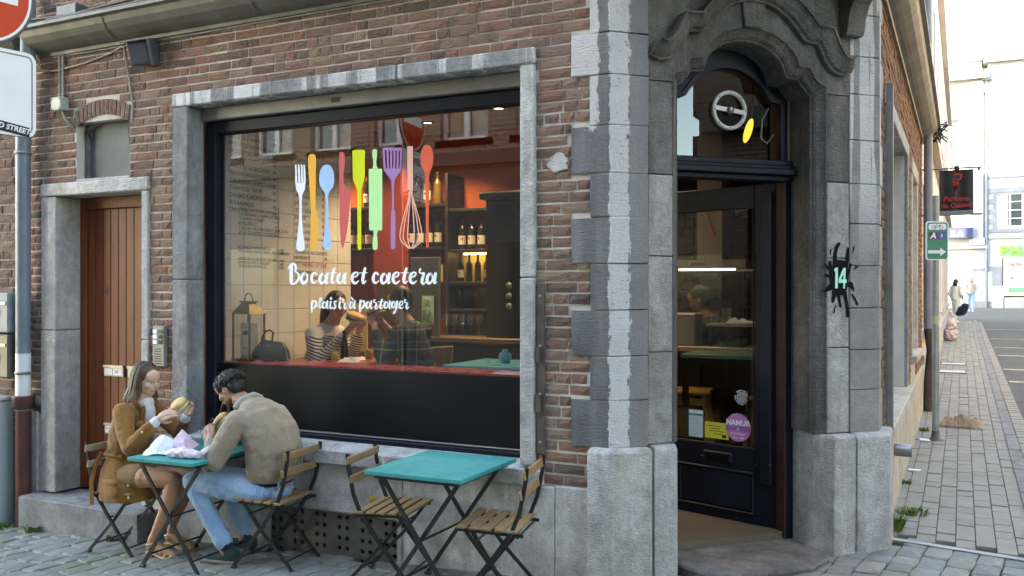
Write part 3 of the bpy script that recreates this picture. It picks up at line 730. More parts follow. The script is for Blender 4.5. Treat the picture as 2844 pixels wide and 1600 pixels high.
# leaf, swung inwards; x from hinge, y towards the street
DF = CF @ T(1.372, .36, 0) @ RZ(R(117.6))
leaf = MB()
LW, Z0, Z1 = .90, .185, 2.50
FS = LW-.09
leaf.box(0, .155, -.045, 0, Z0, Z1).box(FS, LW, -.045, 0, Z0, Z1).box(.155, FS, -.045, 0, 2.345, Z1).box(.155, FS, -.045, 0, Z0, .70)
ldoor = leaf.build('entrance_door', NAVY_W, bld, DF, .004)
MB().box(.17, LW-.17, .001, .014, .275, .52).build('door_panel', NAVY_W, ldoor, DF, .012)
for a in ((.155, FS, .255, .27), (.155, FS, .525, .545)): MB().box(a[0], a[1], .001, .022, a[2], a[3]).build('panel_moulding', NAVY_W, ldoor, DF, .005)
for a in ((.155, .168, .27, .525), (LW-.168, FS, .27, .525)): MB().box(a[0], a[1], .001, .02, a[2], a[3]).build('panel_moulding', NAVY_W, ldoor, DF, .005)
MB().box(.32, .55, .001, .020, .585, .655).build('mail_slot', NAVY_W, ldoor, DF, .008)
MB().box(.345, .525, .0205, .0225, .600, .640).build('mail_flap', BLACKP, ldoor, DF, 0)
MB().box(.155, .165, .001, .01, .70, 2.345).box(.155, FS, .001, .012, .70, .712).build('glazing_bead', NAVY_W, ldoor, DF, .003)
MB().box(.02, .10, .001, .03, .48, 2.45).build('cover_strip', NAVY_W, ldoor, DF, .006)
LEAFGLASS = glass_mat('door glass', (.88, .90, .88), 1.5, boost=1.0)
MB().box(.155, FS, -.024, -.020, .70, 2.345).build('pane', LEAFGLASS, ldoor, DF)
# papers and stickers on the door glass
def on_leaf(x, z, d=-.0185): return DF @ T(x, d, z) @ RZ(PI) @ UP        # faces the street
def disc_me(r, n=32): return MB().add([(r*math.cos(2*PI*k/n), r*math.sin(2*PI*k/n), 0) for k in range(n)], [tuple(range(n))])
def plate(w, h): return MB().add([(-w/2, -h/2, 0), (w/2, -h/2, 0), (w/2, h/2, 0), (-w/2, h/2, 0)], [(0, 1, 2, 3)])
PINK = M_('pink sticker', (.60, .20, .48), (.50, .22, .50), 6, .4, fine=0); PURP = M_('purple ink', (.12, .04, .20), None, 8, .5, fine=0)
WHITEV = M_('white vinyl', (.84, .86, .90), (.80, .82, .87), 4, .45, fine=0); PALEB = M_('pale blue paper', (.50, .66, .70), (.58, .72, .76), 12, .6, fine=0)
TEALP = M_('teal print', (.04, .25, .32), None, 9, .5, fine=0); YELP = M_('yellow paper', (.68, .60, .06), (.62, .55, .07), 9, .6, fine=0)
px = .235
pk = disc_me(.098).build('round_sticker', PINK, ldoor, on_leaf(px+.055, .835, -.016), recalc=False)
text('lettering', 'NAMUR', .052, WHITEV, ldoor, on_leaf(px+.055, .85, -.0150), align='CENTER', bold=.0018, extr=.0003)
text('lettering', 'SH PPING', .044, PURP, ldoor, on_leaf(px+.055, .812, -.0150), align='CENTER', extr=.0003)
text('lettering', 'Je participe!', .024, WHITEV, ldoor, on_leaf(px+.055, .785, -.0150), align='CENTER', shear=.3, extr=.0003)
text('lettering', '(Namur   ■ ■', .015, WHITEV, ldoor, on_leaf(px+.055, .758, -.0150), align='CENTER', extr=.0003)
disc_me(.012, 14).build('sticker_dot', WHITEV, ldoor, on_leaf(px+.055, .827, -.0150), recalc=False)
yp = plate(.19, .115).build('yellow_notice', YELP, ldoor, on_leaf(px+.225, .795), recalc=False)
for i in range(4): plate(.07 if i % 2 else .11, .004).build('printed_line', INK, ldoor, on_leaf(px+.245-.01*i, .825-.018*i, -.0178), recalc=False)
plate(.035, .022).build('printed_seal', INK, ldoor, on_leaf(px+.165, .758, -.0178), recalc=False)
bp = plate(.125, .20).build('blue_notice', TEALP, ldoor, on_leaf(px+.395, .828), recalc=False)
plate(.113, .150).build('notice_sheet', PALEB, ldoor, on_leaf(px+.395, .808, -.0178), recalc=False)
plate(.113, .024).build('notice_sheet', LABELW, ldoor, on_leaf(px+.395, .911, -.0178), recalc=False)
for i in range(9): plate(.09, .0025).build('printed_line', TEALP, ldoor, on_leaf(px+.395, .87-.015*i, -.0172), recalc=False)
text('lettering', 'MENU', .014, TEALP, ldoor, on_leaf(px+.415, .906, -.0170), extr=.0002)
# white round guide sticker: ring of letters round a filled medallion
gx, gzz = px+.03, 1.045
disc_me(.036).build('round_emblem', WHITEV, ldoor, on_leaf(gx, gzz), recalc=False)
disc_me(.033).build('round_emblem', INK, ldoor, on_leaf(gx, gzz, -.0178), recalc=False)
for r_, n_ in ((.027, 14), (.019, 10), (.010, 6)):
    for k in range(n_): disc_me(.0036, 6).build('emblem_dot', WHITEV, ldoor, on_leaf(gx+r_*math.cos(2*PI*k/n_), gzz+r_*math.sin(2*PI*k/n_), -.0174), recalc=False)
plate(.058, .014).build('emblem_band', INK, ldoor, on_leaf(gx, gzz, -.0172), recalc=False)
text('lettering', 'FOODING', .0125, WHITEV, ldoor, on_leaf(gx, gzz-.0045, -.0168), align='CENTER', extr=.0002)
ring_txt = 'Tables de cœur . Cuina Belgique 2023 . '
for k, ch_ in enumerate(ring_txt):
    if ch_ == ' ': continue
    a = PI*.75-2*PI*k/len(ring_txt)
    text('lettering', ch_, .0145, WHITEV, ldoor, on_leaf(gx, gzz) @ RZ(a-PI/2) @ T(0, .043, 0), align='CENTER', extr=.0002, bold=.0004)
# threshold slab
thr = [(.46, -.02), (.46, .42), (1.45, .42), (1.45, -.02), (1.40, -.16), (1.20, -.27), (.95, -.30), (.70, -.27), (.50, -.16)]
MB().prism(list(reversed(thr)), -.1, .142).build('threshold_stone', STONE_D, bld, CF, .012)
MB().box(.47, 1.44, .30, .33, .142, .150).build('threshold_bar', GALV, bld, CF, .003)
# house number splash painted on the right of the door
SPL = M_('black gloss paint', (.004, .004, .005), None, 9, .6, fine=0, spec=.1); MINT = M_('mint vinyl', (.34, .78, .60), None, 9, .5, fine=0)
def blob(pts, rs, mat, name, y=-.0035, thick=.0015):
    """flat painted stroke: round-ended ribbon in the wall plane"""
    m = MB(); n = len(pts); L = []; Rr = []
    for i, (x, z) in enumerate(pts):
        a = Vector(pts[max(i-1, 0)]); b = Vector(pts[min(i+1, n-1)]); d = (b-a).normalized(); nn = Vector((-d.y, d.x)); L.append(Vector((x, z))+nn*rs[i]); Rr.append(Vector((x, z))-nn*rs[i])
    d = (Vector(pts[-1])-Vector(pts[-2])).normalized(); nn = Vector((-d.y, d.x))
    capn = [Vector(pts[-1])+(nn*math.cos(a)+d*math.sin(a))*rs[-1] for a in [PI*k/6 for k in range(1, 6)]]
    poly = L+capn+list(reversed(Rr))
    m.add([(p.x, y, p.y) for p in poly], [tuple(range(len(poly)))]); return m
def emblem14():
    S = .000455; ox, oz = 1.598, 1.862                     # metres per crop pixel about the digits' centre
    P = lambda x, y: (ox+(x-505)*S, oz-(y-690)*S)
    mb = MB(); k = [0]
    def st(pts, rs):
        k[0] += 1; b = blob([P(*p) for p in pts], [r*S for r in rs], None, '', -.0060-.00012*k[0]); mb.add(b.v, b.f)
    core = [(395, 440), (505, 430), (600, 440), (620, 540), (650, 620), (640, 740), (620, 850), (560, 930), (500, 920), (400, 850), (340, 760), (320, 650), (320, 560), (380, 520)]
    mb.add([(P(*p)[0], -.0060, P(*p)[1]) for p in core], [tuple(range(len(core)))])
    st([(425, 520), (425, 340), (450, 250), (485, 210)], [45, 30, 28, 27]); st([(605, 560), (625, 420), (640, 300), (642, 275)], [30, 27, 25, 22])
    st([(640, 620), (660, 560), (690, 495)], [25, 22, 18]); st([(350, 560), (338, 490), (338, 465)], [30, 26, 22]); st([(340, 560), (280, 530), (250, 490)], [30, 14, 14])
    st([(350, 660), (290, 655), (262, 652)], [25, 24, 20]); st([(380, 780), (320, 830), (240, 870)], [45, 38, 16]); st([(420, 820), (405, 930), (385, 1010)], [45, 30, 24])
    st([(470, 860), (490, 980), (515, 1085)], [40, 20, 18]); st([(585, 880), (620, 1060), (636, 1220)], [32, 22, 24]); st([(640, 770), (690, 780), (735, 850)], [40, 38, 14])
    st([(700, 910), (750, 970), (800, 1055)], [12, 16, 16]); st([(430, 1060), (410, 1140), (398, 1180)], [7, 10, 9]); st([(348, 370), (345, 310), (352, 285)], [7, 14, 10]); st([(740, 570), (770, 535), (805, 528)], [8, 16, 10]); st([(718, 330), (735, 260), (738, 240)], [7, 13, 10])
    # digits
    e = mb.build('number_splash', SPL, bld, CF, recalc=False)
    d = MB()
    def poly(ps, y): d.add([(P(*p)[0], y, P(*p)[1]) for p in ps], [tuple(range(len(ps)))])
    poly([(402, 600), (402, 560), (430, 540), (466, 538), (462, 832), (416, 832), (420, 590)], -.0095)
    poly([(555, 545), (598, 545), (588, 705), (612, 708), (610, 756), (586, 756), (584, 834), (553, 834), (555, 756), (474, 754), (474, 705)], -.0095)
    d.build('house_number', MINT, e, CF, recalc=False)
    t_ = MB(); t_.add([(P(*p)[0], -.0099, P(*p)[1]) for p in ((556, 625), (556, 704), (516, 704))], [(0, 1, 2)]); t_.build('digit_counter', SPL, e, CF, recalc=False)
emblem14()
# ---------- right facade ---------------------------------------------
RL = 6.95
rwall = wall_holes(MB(), .0, RL, -.1, 4.3, .012, .28, [(.62, 3.05, .82, 3.08), (4.05, 5.15, 1.1, 3.05)]).build('brick_wall', MORTAR, bld, RF)
def rq(z):
    for i in range(len(QZ)-1):
        if QZ[i] <= z < QZ[i+1]: return [(-1, .26 if i % 2 == 0 else .14)]
    return [(-1, .2)]
rbr = lay_bricks(0, RL, .78, 3.80, .0675, [rq, rect(.40, 3.27, 0, 3.18), rect(3.92, 5.28, 0, 3.15)], 31)
place_bricks(rbr, rwall, BRICK_R, RF, 0, lambda b: False, y=-.004, seed=3)
for a, b in ((.02, 1.6), (1.604, 3.2), (3.204, 4.8), (4.804, RL)): box('plinth_slab', STONE_Y, bld, a, b, -.03, .1, 0, .775, RF, .008)
box('jamb_stone', STONE, bld, .40, .60, -.018, .26, .86, 3.06, RF, .006); box('jamb_stone', STONE, bld, 3.07, 3.27, -.018, .26, .86, 3.06, RF, .006)
box('lintel', STONE_L, bld, .38, 3.29, -.02, .26, 3.064, 3.19, RF, .006); box('sill_stone', STONE_Y, bld, .36, 3.31, -.07, .26, .778, .856, RF, .008)
rw = box('street_window', NAVY, bld, .60, .68, .20, .26, .86, 3.06, RF, .004); box('window_frame', NAVY, rw, 2.99, 3.07, .20, .26, .86, 3.06, RF, .004)
box('window_frame', NAVY, rw, .682, 2.988, .20, .26, 2.98, 3.06, RF, .004); box('window_frame', NAVY, rw, .682, 2.988, .20, .26, .86, 1.0, RF, .004)
MB().box(.68, 2.99, .228, .232, 1.0, 2.98).build('pane', SHOPGLASS, rw, RF)
box('shutter_guide', GALV, bld, .30, .335, -.065, -.022, .70, 3.19, RF, .004)
box('jamb_stone', STONE_Y, bld, 3.92, 4.06, -.02, .26, 1.10, 3.0, RF, .006); box('jamb_stone', STONE_Y, bld, 5.14, 5.28, -.02, .26, 1.10, 3.0, RF, .006)
box('lintel', STONE_Y, bld, 3.90, 5.30, -.025, .26, 3.003, 3.15, RF, .006); box('sill_stone', STONE_Y, bld, 3.88, 5.32, -.07, .26, 1.02, 1.097, RF, .006)
rw2 = box('street_window', WHITEV, bld, 4.06, 5.14, .15, .2, 1.1, 3.0, RF, .004); MB().box(4.12, 5.08, .144, .148, 1.16, 2.94).build('pane', SHOPGLASS, rw2, RF)
MB().lathe([(.034, -.12), (.046, -.12), (.048, -.116), (.044, -.10), (.048, -.095), (.044, -.085), (.048, -.08), (.044, -.07), (.048, -.065), (.044, -.055), (.048, -.05), (.044, -.04), (.048, -.03), (.044, 0)], 18, T(.95, -.03, .60) @ RX(R(-90))).lathe([(0, -.02), (.04, -.02)], 18, T(.95, -.03, .60) @ RX(R(-90))).build('exhaust_spout', CHROME, bld, RF)
# gutters: moulded section swept along the two facades
gsec = [(0, 3.70), (-.03, 3.70), (-.035, 3.725), (-.07, 3.735), (-.10, 3.75), (-.15, 3.785), (-.185, 3.83), (-.20, 3.875), (-.235, 3.885), (-.235, 3.91), (-.20, 3.915), (-.19, 3.90), (0, 3.93)]
def gutter(x0, x1, M, name='gutter', dz=0, mat=None, parent=None, n=8):
    v = []; xs = [x0+(x1-x0)*i/n for i in range(n+1)]; k = len(gsec)
    for x in xs: v += [(x, y, z+dz) for y, z in gsec]
    f = [(i*k+j, i*k+j+1, (i+1)*k+j+1, (i+1)*k+j) for i in range(n) for j in range(k-1)]+[tuple(range(k)), tuple(range((n+1)*k-1, n*k-1, -1))]
    return MB().add(v, f).build(name, mat or ZINC, parent or bld, M)
gl = gutter(-6.84, -2.0, I4); gutter(.1, RL-.02, RF, dz=.02, n=8, mat=M_('warm grey zinc', (.22, .19, .15), (.15, .13, .10), 3, .5, .2, 30))
for x in (-5.9, -4.45, -3.1): MB().sweep([], []) if False else MB().add([(x, y-.004, z-.004) for y, z in gsec[1:9]]+[(x+.03, y-.004, z-.004) for y, z in gsec[1:9]], [(i, i+1, i+9, i+8) for i in range(7)]).build('gutter_strap', ZINC, gl, I4, recalc=False)
# upper storeys (above the picture), so the block is whole
UPB = brick_mat('upper brick', [(0, (.30, .16, .12)), (1, (.24, .13, .10))], .3)
up = wall_holes(MB(), -7.02, -1.85, 4.6, 9.6, .03, .30, [(-6.3, -5.3, 5.0, 6.8), (-4.2, -3.2, 5.0, 6.8)]); up.build('upper_wall', UPB, bld, I4)
wall_holes(MB(), .0, CL, 4.0, 9.6, .02, .28, [(.5, 1.4, 4.6, 6.8)]).build('upper_wall', UPB, bld, CF)
wall_holes(MB(), .0, RL, 4.3, 9.6, .02, .28, [(1.3, 2.3, 5.0, 6.8), (4.2, 5.2, 5.0, 6.8)]).build('upper_wall', UPB, bld, RF)
for M_f, x0 in ((I4, -6.3), (I4, -4.2), (CF, .5), (RF, 1.3), (RF, 4.2)):
    w = .9 if M_f is CF else 1.0; z0 = 4.6 if M_f is CF else 5.0
    u = MB().box(x0, x0+w, .20, .24, z0, 6.8).build('upper_window', BLACKP, bld, M_f)
    for a in ((x0, x0+.07), (x0+w/2-.035, x0+w/2+.035), (x0+w-.07, x0+w)): MB().box(a[0], a[1], .14, .198, z0, 6.8).build('window_frame', WHITEV, u, M_f)
MB().prism([(-7.3, -.25), (-1.75, -.25), (-.2, 1.3), (-.2, 8.5), (-7.3, 8.5)], 9.6, 9.8).build('roof_slab', STONE_D, bld, I4)
MB().box(-7.0, -.82, 2.96, 8.25, -.2, 9.58).box(-7.0, -6.42, .32, 2.955, -.2, 9.58).build('rear_walls', UPB, bld, I4)
# ---------- inside shell ---------------------------------------------
FLOOR = wood_mat('worn floor boards', (.13, .095, .065), (.08, .06, .042), .5, .3, 'X')
TILE = M_('pale glazed tile', (.68, .66, .67), (.62, .60, .61), 4, .28, .05, 10, fine=.03)
ORANGE = M_('orange plaster', (.42, .085, .028), (.34, .065, .025), 2, .7, .2, 30)
DARKW = M_('dark stained shelf', (.02, .014, .012), (.03, .02, .016), 6, .5)
MB().prism([(-6.4, .31), (-1.92, .31), (-.77, 1.46), (-.77, 2.95), (-6.4, 2.95)], .05, .19).build('interior_floor', FLOOR, bld, I4)
MB().prism([(-6.4, .31), (-1.92, .31), (-.77, 1.46), (-.77, 2.95), (-6.4, 2.95)], 3.35, 3.45).build('ceiling', M_('ceiling paint', (.30, .20, .15), None, 3, .8), bld, I4)
MB().box(-6.4, -3.35, 2.82, 2.9, .19, 3.35).build('back_wall', ORANGE, bld, I4)
MB().box(-6.4, -6.32, .31, 2.82, .19, 3.35).build('side_wall', M_('deep red plaster', (.20, .03, .02), None, 3, .7), bld, I4)
tw = MB().box(-5.26, -5.17, .36, 1.80, .19, 3.35).build('tile_wall', MORTAR, bld, I4)
n_t = 0
tz = .20
while tz < 3.30:
    ty = .362
    while ty < 1.79:
        link('tile', bpy.data.meshes.get('tile_unit') or MB().box(-.004, .004, -.099, .099, -.099, .099).mesh('tile_unit', TILE, bevel=.003), tw, T(-5.168, ty+.1, tz+.1)); ty += .203; n_t += 1
    tz += .203
kw = MB().box(-3.35, -.77, 2.82, 2.9, .19, 3.35).build('kitchen_wall', M_('black grout', (.02, .018, .017), None, 4, .8), bld, I4)
TILEB = M_('black glazed brick tile', (.018, .013, .012), (.03, .02, .016), 6, .14, .1, 14, fine=.05)
kt = MB(); rk = random.Random(9)
for j in range(36):
    x = -3.3+(j % 2)*.11
    while x < -.9:
        kt.box(x+.004, x+.214, 2.805+rk.uniform(0, .004), 2.825, .22+j*.078+.004, .22+j*.078+.073); x += .22
o = kt.build('wall_tiles', TILEB, kw, I4, .004); o['kind'] = 'stuff'
MB().box(-.80, -.765, 1.46, 2.82, .19, 3.35).build('side_wall', M_('dark brick red', (.14, .05, .035), None, 3, .8), bld, I4)
# ================================================================== neighbouring and far houses
WHITEP = M_('white window paint', (.72, .72, .70), (.62, .62, .60), 5, .4)
PANE_D = M_('dark house window', (.03, .04, .045), (.05, .06, .065), 3, .08, spec=.7)
CURT = M_('pale curtain', (.45, .43, .38), (.36, .34, .30), 5, .8, stretch=(6, 6, 1))
def house_window(parent, M, x0, x1, z0, z1, y=0, cross=(.5,), bars=1, frame=WHITEP, curtain=True, sill=None):
    w = MB().box(x0, x1, y+.10, y+.12, z0, z1).build('window', PANE_D, parent, M)
    f = MB(); t = .06
    f.box(x0, x0+t, y+.05, y+.099, z0, z1).box(x1-t, x1, y+.05, y+.099, z0, z1).box(x0+t, x1-t, y+.05, y+.099, z0, z0+t).box(x0+t, x1-t, y+.05, y+.099, z1-t, z1)
    for c in cross: f.box(x0+(x1-x0)*c-.045, x0+(x1-x0)*c+.045, y+.045, y+.098, z0+t, z1-t)
    for b in range(bars): zz = z0+(z1-z0)*(b+1)/(bars+1); f.box(x0+t, x1-t, y+.055, y+.097, zz-.02, zz+.02)
    f.build('frame', frame, w, M)
    if curtain: MB().box(x0+t, x0+(x1-x0)*.42, y+.0995, y+.0999, z0+t, z1-t).build('curtain', CURT, w, M)
    if sill: MB().box(x0-.1, x1+.1, y-.06, y+.05, z0-.12, z0-.003).build('sill', sill, w, M)
    return w
# --- neighbour to the left
nb = thing('brick_house', 'old dull brick neighbour house at the left edge behind the drainpipe', 'building', (-9.5, .3, gz(-9.5, 0)))
nw = MB().box(-12, -7.03, .036, .4, -.8, 7.5).build('brick_wall', MORTAR, nb, I4)
place_bricks(lay_bricks(-12, -7.04, .62, 4.7, .079, [], 41, st=.20), nw, BRICK_N, I4, 26, lambda b: b[1] < 3.7 and in_view(b[0], 0, b[1], .0), y=.020, seed=12)
box('plinth_slab', STONE, nb, -12, -7.04, -.005, .2, -.8, .60, I4, .006)
gutter(-11.9, -6.99, T(0, .03, 0), 'gutter', -.03, STONE_D, nb)
MB().box(-12, -7.03, .06, .4, 7.5, 9).build('upper_wall', UPB, nb, I4)
# --- row across the little street (seen in the shop window's reflection)
OBR = brick_mat('opposite brick', [(0, (.16, .10, .075)), (1, (.22, .13, .09))], .3)
def tex_brick(name, c1, c2, mo, s=1.0):
    m, t, b = nodes(name); g = NT(t)
    p = g.n('TexCoord').outputs['Object']; xyz = g.n('SeparateXYZ', i_0=p)
    v = g.n('CombineXYZ', i_0=xyz.outputs[0], i_1=xyz.outputs[2])
    br = g.n('TexBrick', i_Vector=v.outputs[0], i_Scale=s); br.inputs['Color1'].default_value = c1+(1,); br.inputs['Color2'].default_value = c2+(1,); br.inputs['Mortar'].default_value = mo+(1,)
    br.inputs['Brick Width'].default_value = .22; br.inputs['Row Height'].default_value = .075; br.inputs['Mortar Size'].default_value = .012
    setb(t, b, br.outputs[0], .85, g.bump(br.outputs[1], -.4, .01), spec=.2); return m
OB1 = tex_brick('opposite brown brick', (.20, .12, .085), (.14, .09, .065), (.25, .22, .19)); OB2 = tex_brick('grey painted brick', (.10, .10, .098), (.085, .085, .083), (.07, .07, .07))
DKC = M_('dark cornice', (.05, .045, .04), None, 3, .6)
OF = T(0, -7.0, 0) @ RZ(PI)               # x runs to -X, y inwards
def row_house(label, xa, xb, H, wins, base, upper):
    h = thing('row_house', label, 'building', ((xa+xb)/2, -7.4, gz((xa+xb)/2, -7)), 0, 'houses across the narrow street')
    a, b = -xb, -xa
    MB().box(a, b, 0, .35, -.8, 3.72).build('ground_floor_wall', base, h, OF); MB().box(a, b, -.10, .3, 3.725, 3.93).build('cornice', DKC, h, OF)
    holes = [(-x1, -x0, z0, z1) for x0, x1, z0, z1 in wins]
    wall_holes(MB(), a, b, 3.935, H, .02, .35, holes).build('upper_wall', upper, h, OF)
    for x0, x1, z0, z1 in holes: house_window(h, OF, x0, x1, z0, z1, .08, sill=STONE)
    MB().box(a+.4, a+1.5, -.02, .05, .0, 2.3).build('door', NAVY, h, OF)
    MB().box(a+2.0, min(b-.2, a+3.6), -.02, .05, .9, 2.5).build('ground_floor_window', PANE_D, h, OF)
    MB().add([(a, -.3, H), (b, -.3, H), (b, 3, H+2.4), (a, 3, H+2.4), (a, .35, H), (b, .35, H)], [(0, 1, 2, 3), (4, 5, 2, 3)]).build('roof', STONE_D, h, OF)
def wn(x, w, z0=4.15, h=1.75): return (x, x+w, z0, z0+h)
row_house('brown brick house across the street mirrored in the left of the shop window', -14.2, -8.85, 11.0, [wn(-13.6, .85), wn(-12.5, .85), wn(-11.33, .85), wn(-10.06, .85), wn(-13.6, .85, 7), wn(-11.33, .85, 7), wn(-10.06, .85, 7)], OB2, OB1)
row_house('brown brick house across the street mirrored behind the mirrored road sign', -8.84, -3.2, 11.8, [wn(-8.74, .85), wn(-7.46, .86), wn(-6.12, .86), wn(-4.8, .86), wn(-7.46, .86, 7.2), wn(-6.12, .86, 7.2), wn(-4.8, .86, 7.2)], OB2, OB1)
row_house('brown brick house directly behind the viewpoint', -3.19, 3.5, 11.5, [wn(-2.4, .9), wn(-.9, .9), wn(.6, .9), wn(2.1, .9), wn(-2.4, .9, 7.2), wn(.6, .9, 7.2)], OB2, OB1)
row_house('brown brick house at the end of the row behind the viewpoint', 3.51, 9, 12, [wn(4.2, .9), wn(5.8, .9), wn(7.4, .9), wn(4.2, .9, 7.2), wn(7.4, .9, 7.2)], OB2, OB1)
# --- house across the right-hand street (mirrored in the fan window)
AF = T(7.4, 60, 0) @ RZ(R(-90))           # x runs to -Y, y inwards (+X)
ah = thing('brick_house', 'dark brick house with stone cornice mirrored in the arched fan window', 'building', (9, 4, gz(9, 4)))
AF2 = T(7.4, 10.5, 0) @ RZ(R(-90))
wall_holes(MB(), 0, 12.2, -.2, 4.3, 0, .4, [(.8, 1.9, 1, 3), (3, 4.1, 1, 3), (5.2, 6.3, 1, 3), (9.5, 10.7, 1, 3.1)]).build('brick_wall', OB1, ah, AF2)
for x0 in (.8, 3, 5.2, 9.5): house_window(ah, AF2, x0, x0+1.1, 1, 3, .08, sill=STONE)
MB().box(-.1, 12.0, -.28, .35, 4.31, 4.62).build('cornice', STONE_D, ah, AF2)
wall_holes(MB(), 0, 12.2, 4.63, 11.5, 0.02, .4, [(1.2, 2.3, 5.3, 7.4), (5, 6.1, 5.3, 7.4), (9.5, 10.7, 5.3, 7.4)]).build('upper_wall', OB1, ah, AF2)
for x0 in (1.2, 5, 9.5): house_window(ah, AF2, x0, x0+1.1, 5.3, 7.4, .08, sill=STONE)
MB().box(0, 12.2, .4, 8, -.2, 11.5).build('house_body', OB1, ah, AF2)
CREAM = M_('cream render', (.62, .58, .50), (.55, .52, .45), 1.5, .85, .2, 20)
ch_ = thing('rendered_house', 'cream rendered terrace on the far side of the right-hand street', 'building', (9, 26, gz(9, 26)))
CF3 = T(7.4, 40, 0) @ RZ(R(-90))
MB().box(0, 29.3, 0, 8, 0, 10.5).build('house_body', CREAM, ch_, CF3)
for i in range(6): house_window(ch_, CF3, 2+i*4.6, 3.2+i*4.6, 4.6, 6.6, -.13, sill=STONE)
# --- terrace continuing the right-hand street on its left side
BEIGE = M_('beige pink render', (.50, .42, .37), (.45, .38, .33), 1.2, .85, .25, 16); BEIGE2 = M_('pale stone render', (.56, .52, .47), (.50, .46, .42), 1.2, .85, .2, 16)
T1F = T(-.5, 8.32, 0) @ RZ(R(90))
def terrace(label, y0, y1, H, mat, base):
    F = T(-.5, y0, 0) @ RZ(R(90)); L = y1-y0
    h = thing('terrace_house', label, 'building', (-2, (y0+y1)/2, gz(-.5, (y0+y1)/2)), 0, 'houses along the left of the right-hand street')
    n = max(2, int(L/2.4)); holes = []
    for k in range(3):
        for i in range(n): x = (i+.5)*L/n-.5; holes.append((x, x+1.0, 1.2+k*4.1, 3.3+k*4.1))
    wall_holes(MB(), 0, L-.02, -.3, H, .0, .35, holes).build('wall', mat, h, F)
    MB().box(0, L-.02, -.05, -.002, -.3, .9).build('plinth', base, h, F)
    for x0, x1, z0, z1 in holes:
        house_window(h, F, x0, x1, z0, z1, .12); MB().box(x0-.12, x1+.12, -.06, .1, z0-.12, z0-.004).build('window_sill', STONE_L, h, F)
    for z in (4.25, 8.4, H-.3): MB().box(-.0, L-.02, -.14, .1, z, z+.2).build('cornice', mat, h, F)
    MB().box(0, L-.02, .35, 9, -.3, H).build('house_body', mat, h, F)
terrace('beige pink rendered house just beyond the corner building', 8.32, 16.5, 14, BEIGE, STONE_L)
terrace('pale stone house further along the right-hand street', 16.52, 25.0, 18.5, BEIGE2, STONE_L)
terrace('tall beige house at the far end of the right-hand pavement', 25.02, 36.0, 18.5, BEIGE, STONE_L)
# --- far white buildings closing the street (Y = 52)
FY = 52.0; FZ = gz(0, 52)
WALLW = M_('bright white render', (.33, .34, .35), (.28, .29, .31), .8, .8, .1, 10, fine=.03); BLUES = M_('blue-grey dressed stone', (.20, .215, .245), (.15, .165, .19), 1.5, .8)
SLATE = M_('roof slate', (.075, .08, .085), (.055, .06, .065), 1.2, .6, .3, 8)
FF = T(0, FY, 0)
ph = thing('pharmacy_building', 'white rendered house with slate hip roof and green PHA sign on its ground floor', 'building', (6, FY+3, FZ))
wall_holes(MB(), 1.3, 13, FZ-.5, 14.35, 0, .4, [(1.93, 3.12, 11.25, 12.95), (1.83, 3.08, 8.25, 10.1), (1.75, 3.02, 5.2, 7.05), (5.2, 6.5, 5.2, 7.05), (5.2, 6.5, 8.25, 10.1), (2.0, 6.5, 1.35, 3.45)]).build('wall', WALLW, ph, FF)
for x0, x1, z0, z1 in ((1.93, 3.12, 11.25, 12.95), (1.83, 3.08, 8.25, 10.1), (1.75, 3.02, 5.2, 7.05), (5.2, 6.5, 5.2, 7.05), (5.2, 6.5, 8.25, 10.1)):
    house_window(ph, FF, x0, x1, z0, z1, .05, bars=3, sill=WALLW)
for x0, x1, z0, z1 in ((1.83, 3.08, 8.25, 10.1), (1.75, 3.02, 5.2, 7.05), (5.2, 6.5, 5.2, 7.05)):
    k = 0; z = z0-.12
    while z < z1+.2:
        e = .42 if k % 2 else .22
        box('quoin_stone', BLUES, ph, x0-e, x0-.03, -.03, .05, z, z+.27, FF, .01); box('quoin_stone', BLUES, ph, x1+.03, x1+e, -.03, .05, z, z+.27, FF, .01); z += .28; k += 1
    box('lintel', BLUES, ph, x0-.5, x1+.5, -.035, .05, z1+.05, z1+.32, FF, .01)
    box('sill_band', BLUES, ph, x0-.5, x1+.5, -.05, .05, z0-.32, z0-.13, FF, .01)
box('string_course', WALLW, ph, 1.3, 13, -.08, .02, 4.55, 4.75, FF, .01)
for a, b in ((1.3, 1.95), (6.55, 13)): box('stone_base', BLUES, ph, a, b, -.04, .02, FZ-.4, 3.0, FF, .01)
MB().box(1.1, 13.2, -.45, .3, 14.36, 14.6).build('eave', WALLW, ph, FF)
rf = MB().add([(1.0, -.5, 14.6), (13.3, -.5, 14.6), (13.3, 9, 14.6), (1.0, 9, 14.6), (4.6, 3.6, 19.0), (9.8, 3.6, 19.0)], [(0, 1, 5, 4), (1, 2, 5), (2, 3, 4, 5), (3, 0, 4)]).build('roof', SLATE, ph, FF)
sk = MB().add([(3.3, .55, 15.75), (4.7, .55, 15.75), (4.5, 1.55, 16.78), (3.1, 1.55, 16.78)], [(0, 1, 2, 3)]).build('skylight', WHITEP, rf, FF, recalc=False)
MB().add([(3.45, .6, 15.88), (4.55, .6, 15.88), (4.40, 1.5, 16.74), (3.25, 1.5, 16.74)], [(0, 1, 2, 3)]).build('skylight_pane', M_('sky-bright pane', (.5, .55, .6), None, 3, .1, spec=.8), rf, FF, recalc=False)
box('dormer_vent', WHITEP, rf, .2, 1.4, .5, 1.2, 14.7, 15.6, FF, .02)
MB().tube([(1.22, -.1, FZ-.3), (1.22, -.1, 13.7)], .07, 8).build('downpipe', BLUES, ph, FF); MB().box(1.0, 1.5, -.3, .0, 13.4, 14.0).build('rainwater_head', BLUES, ph, FF)
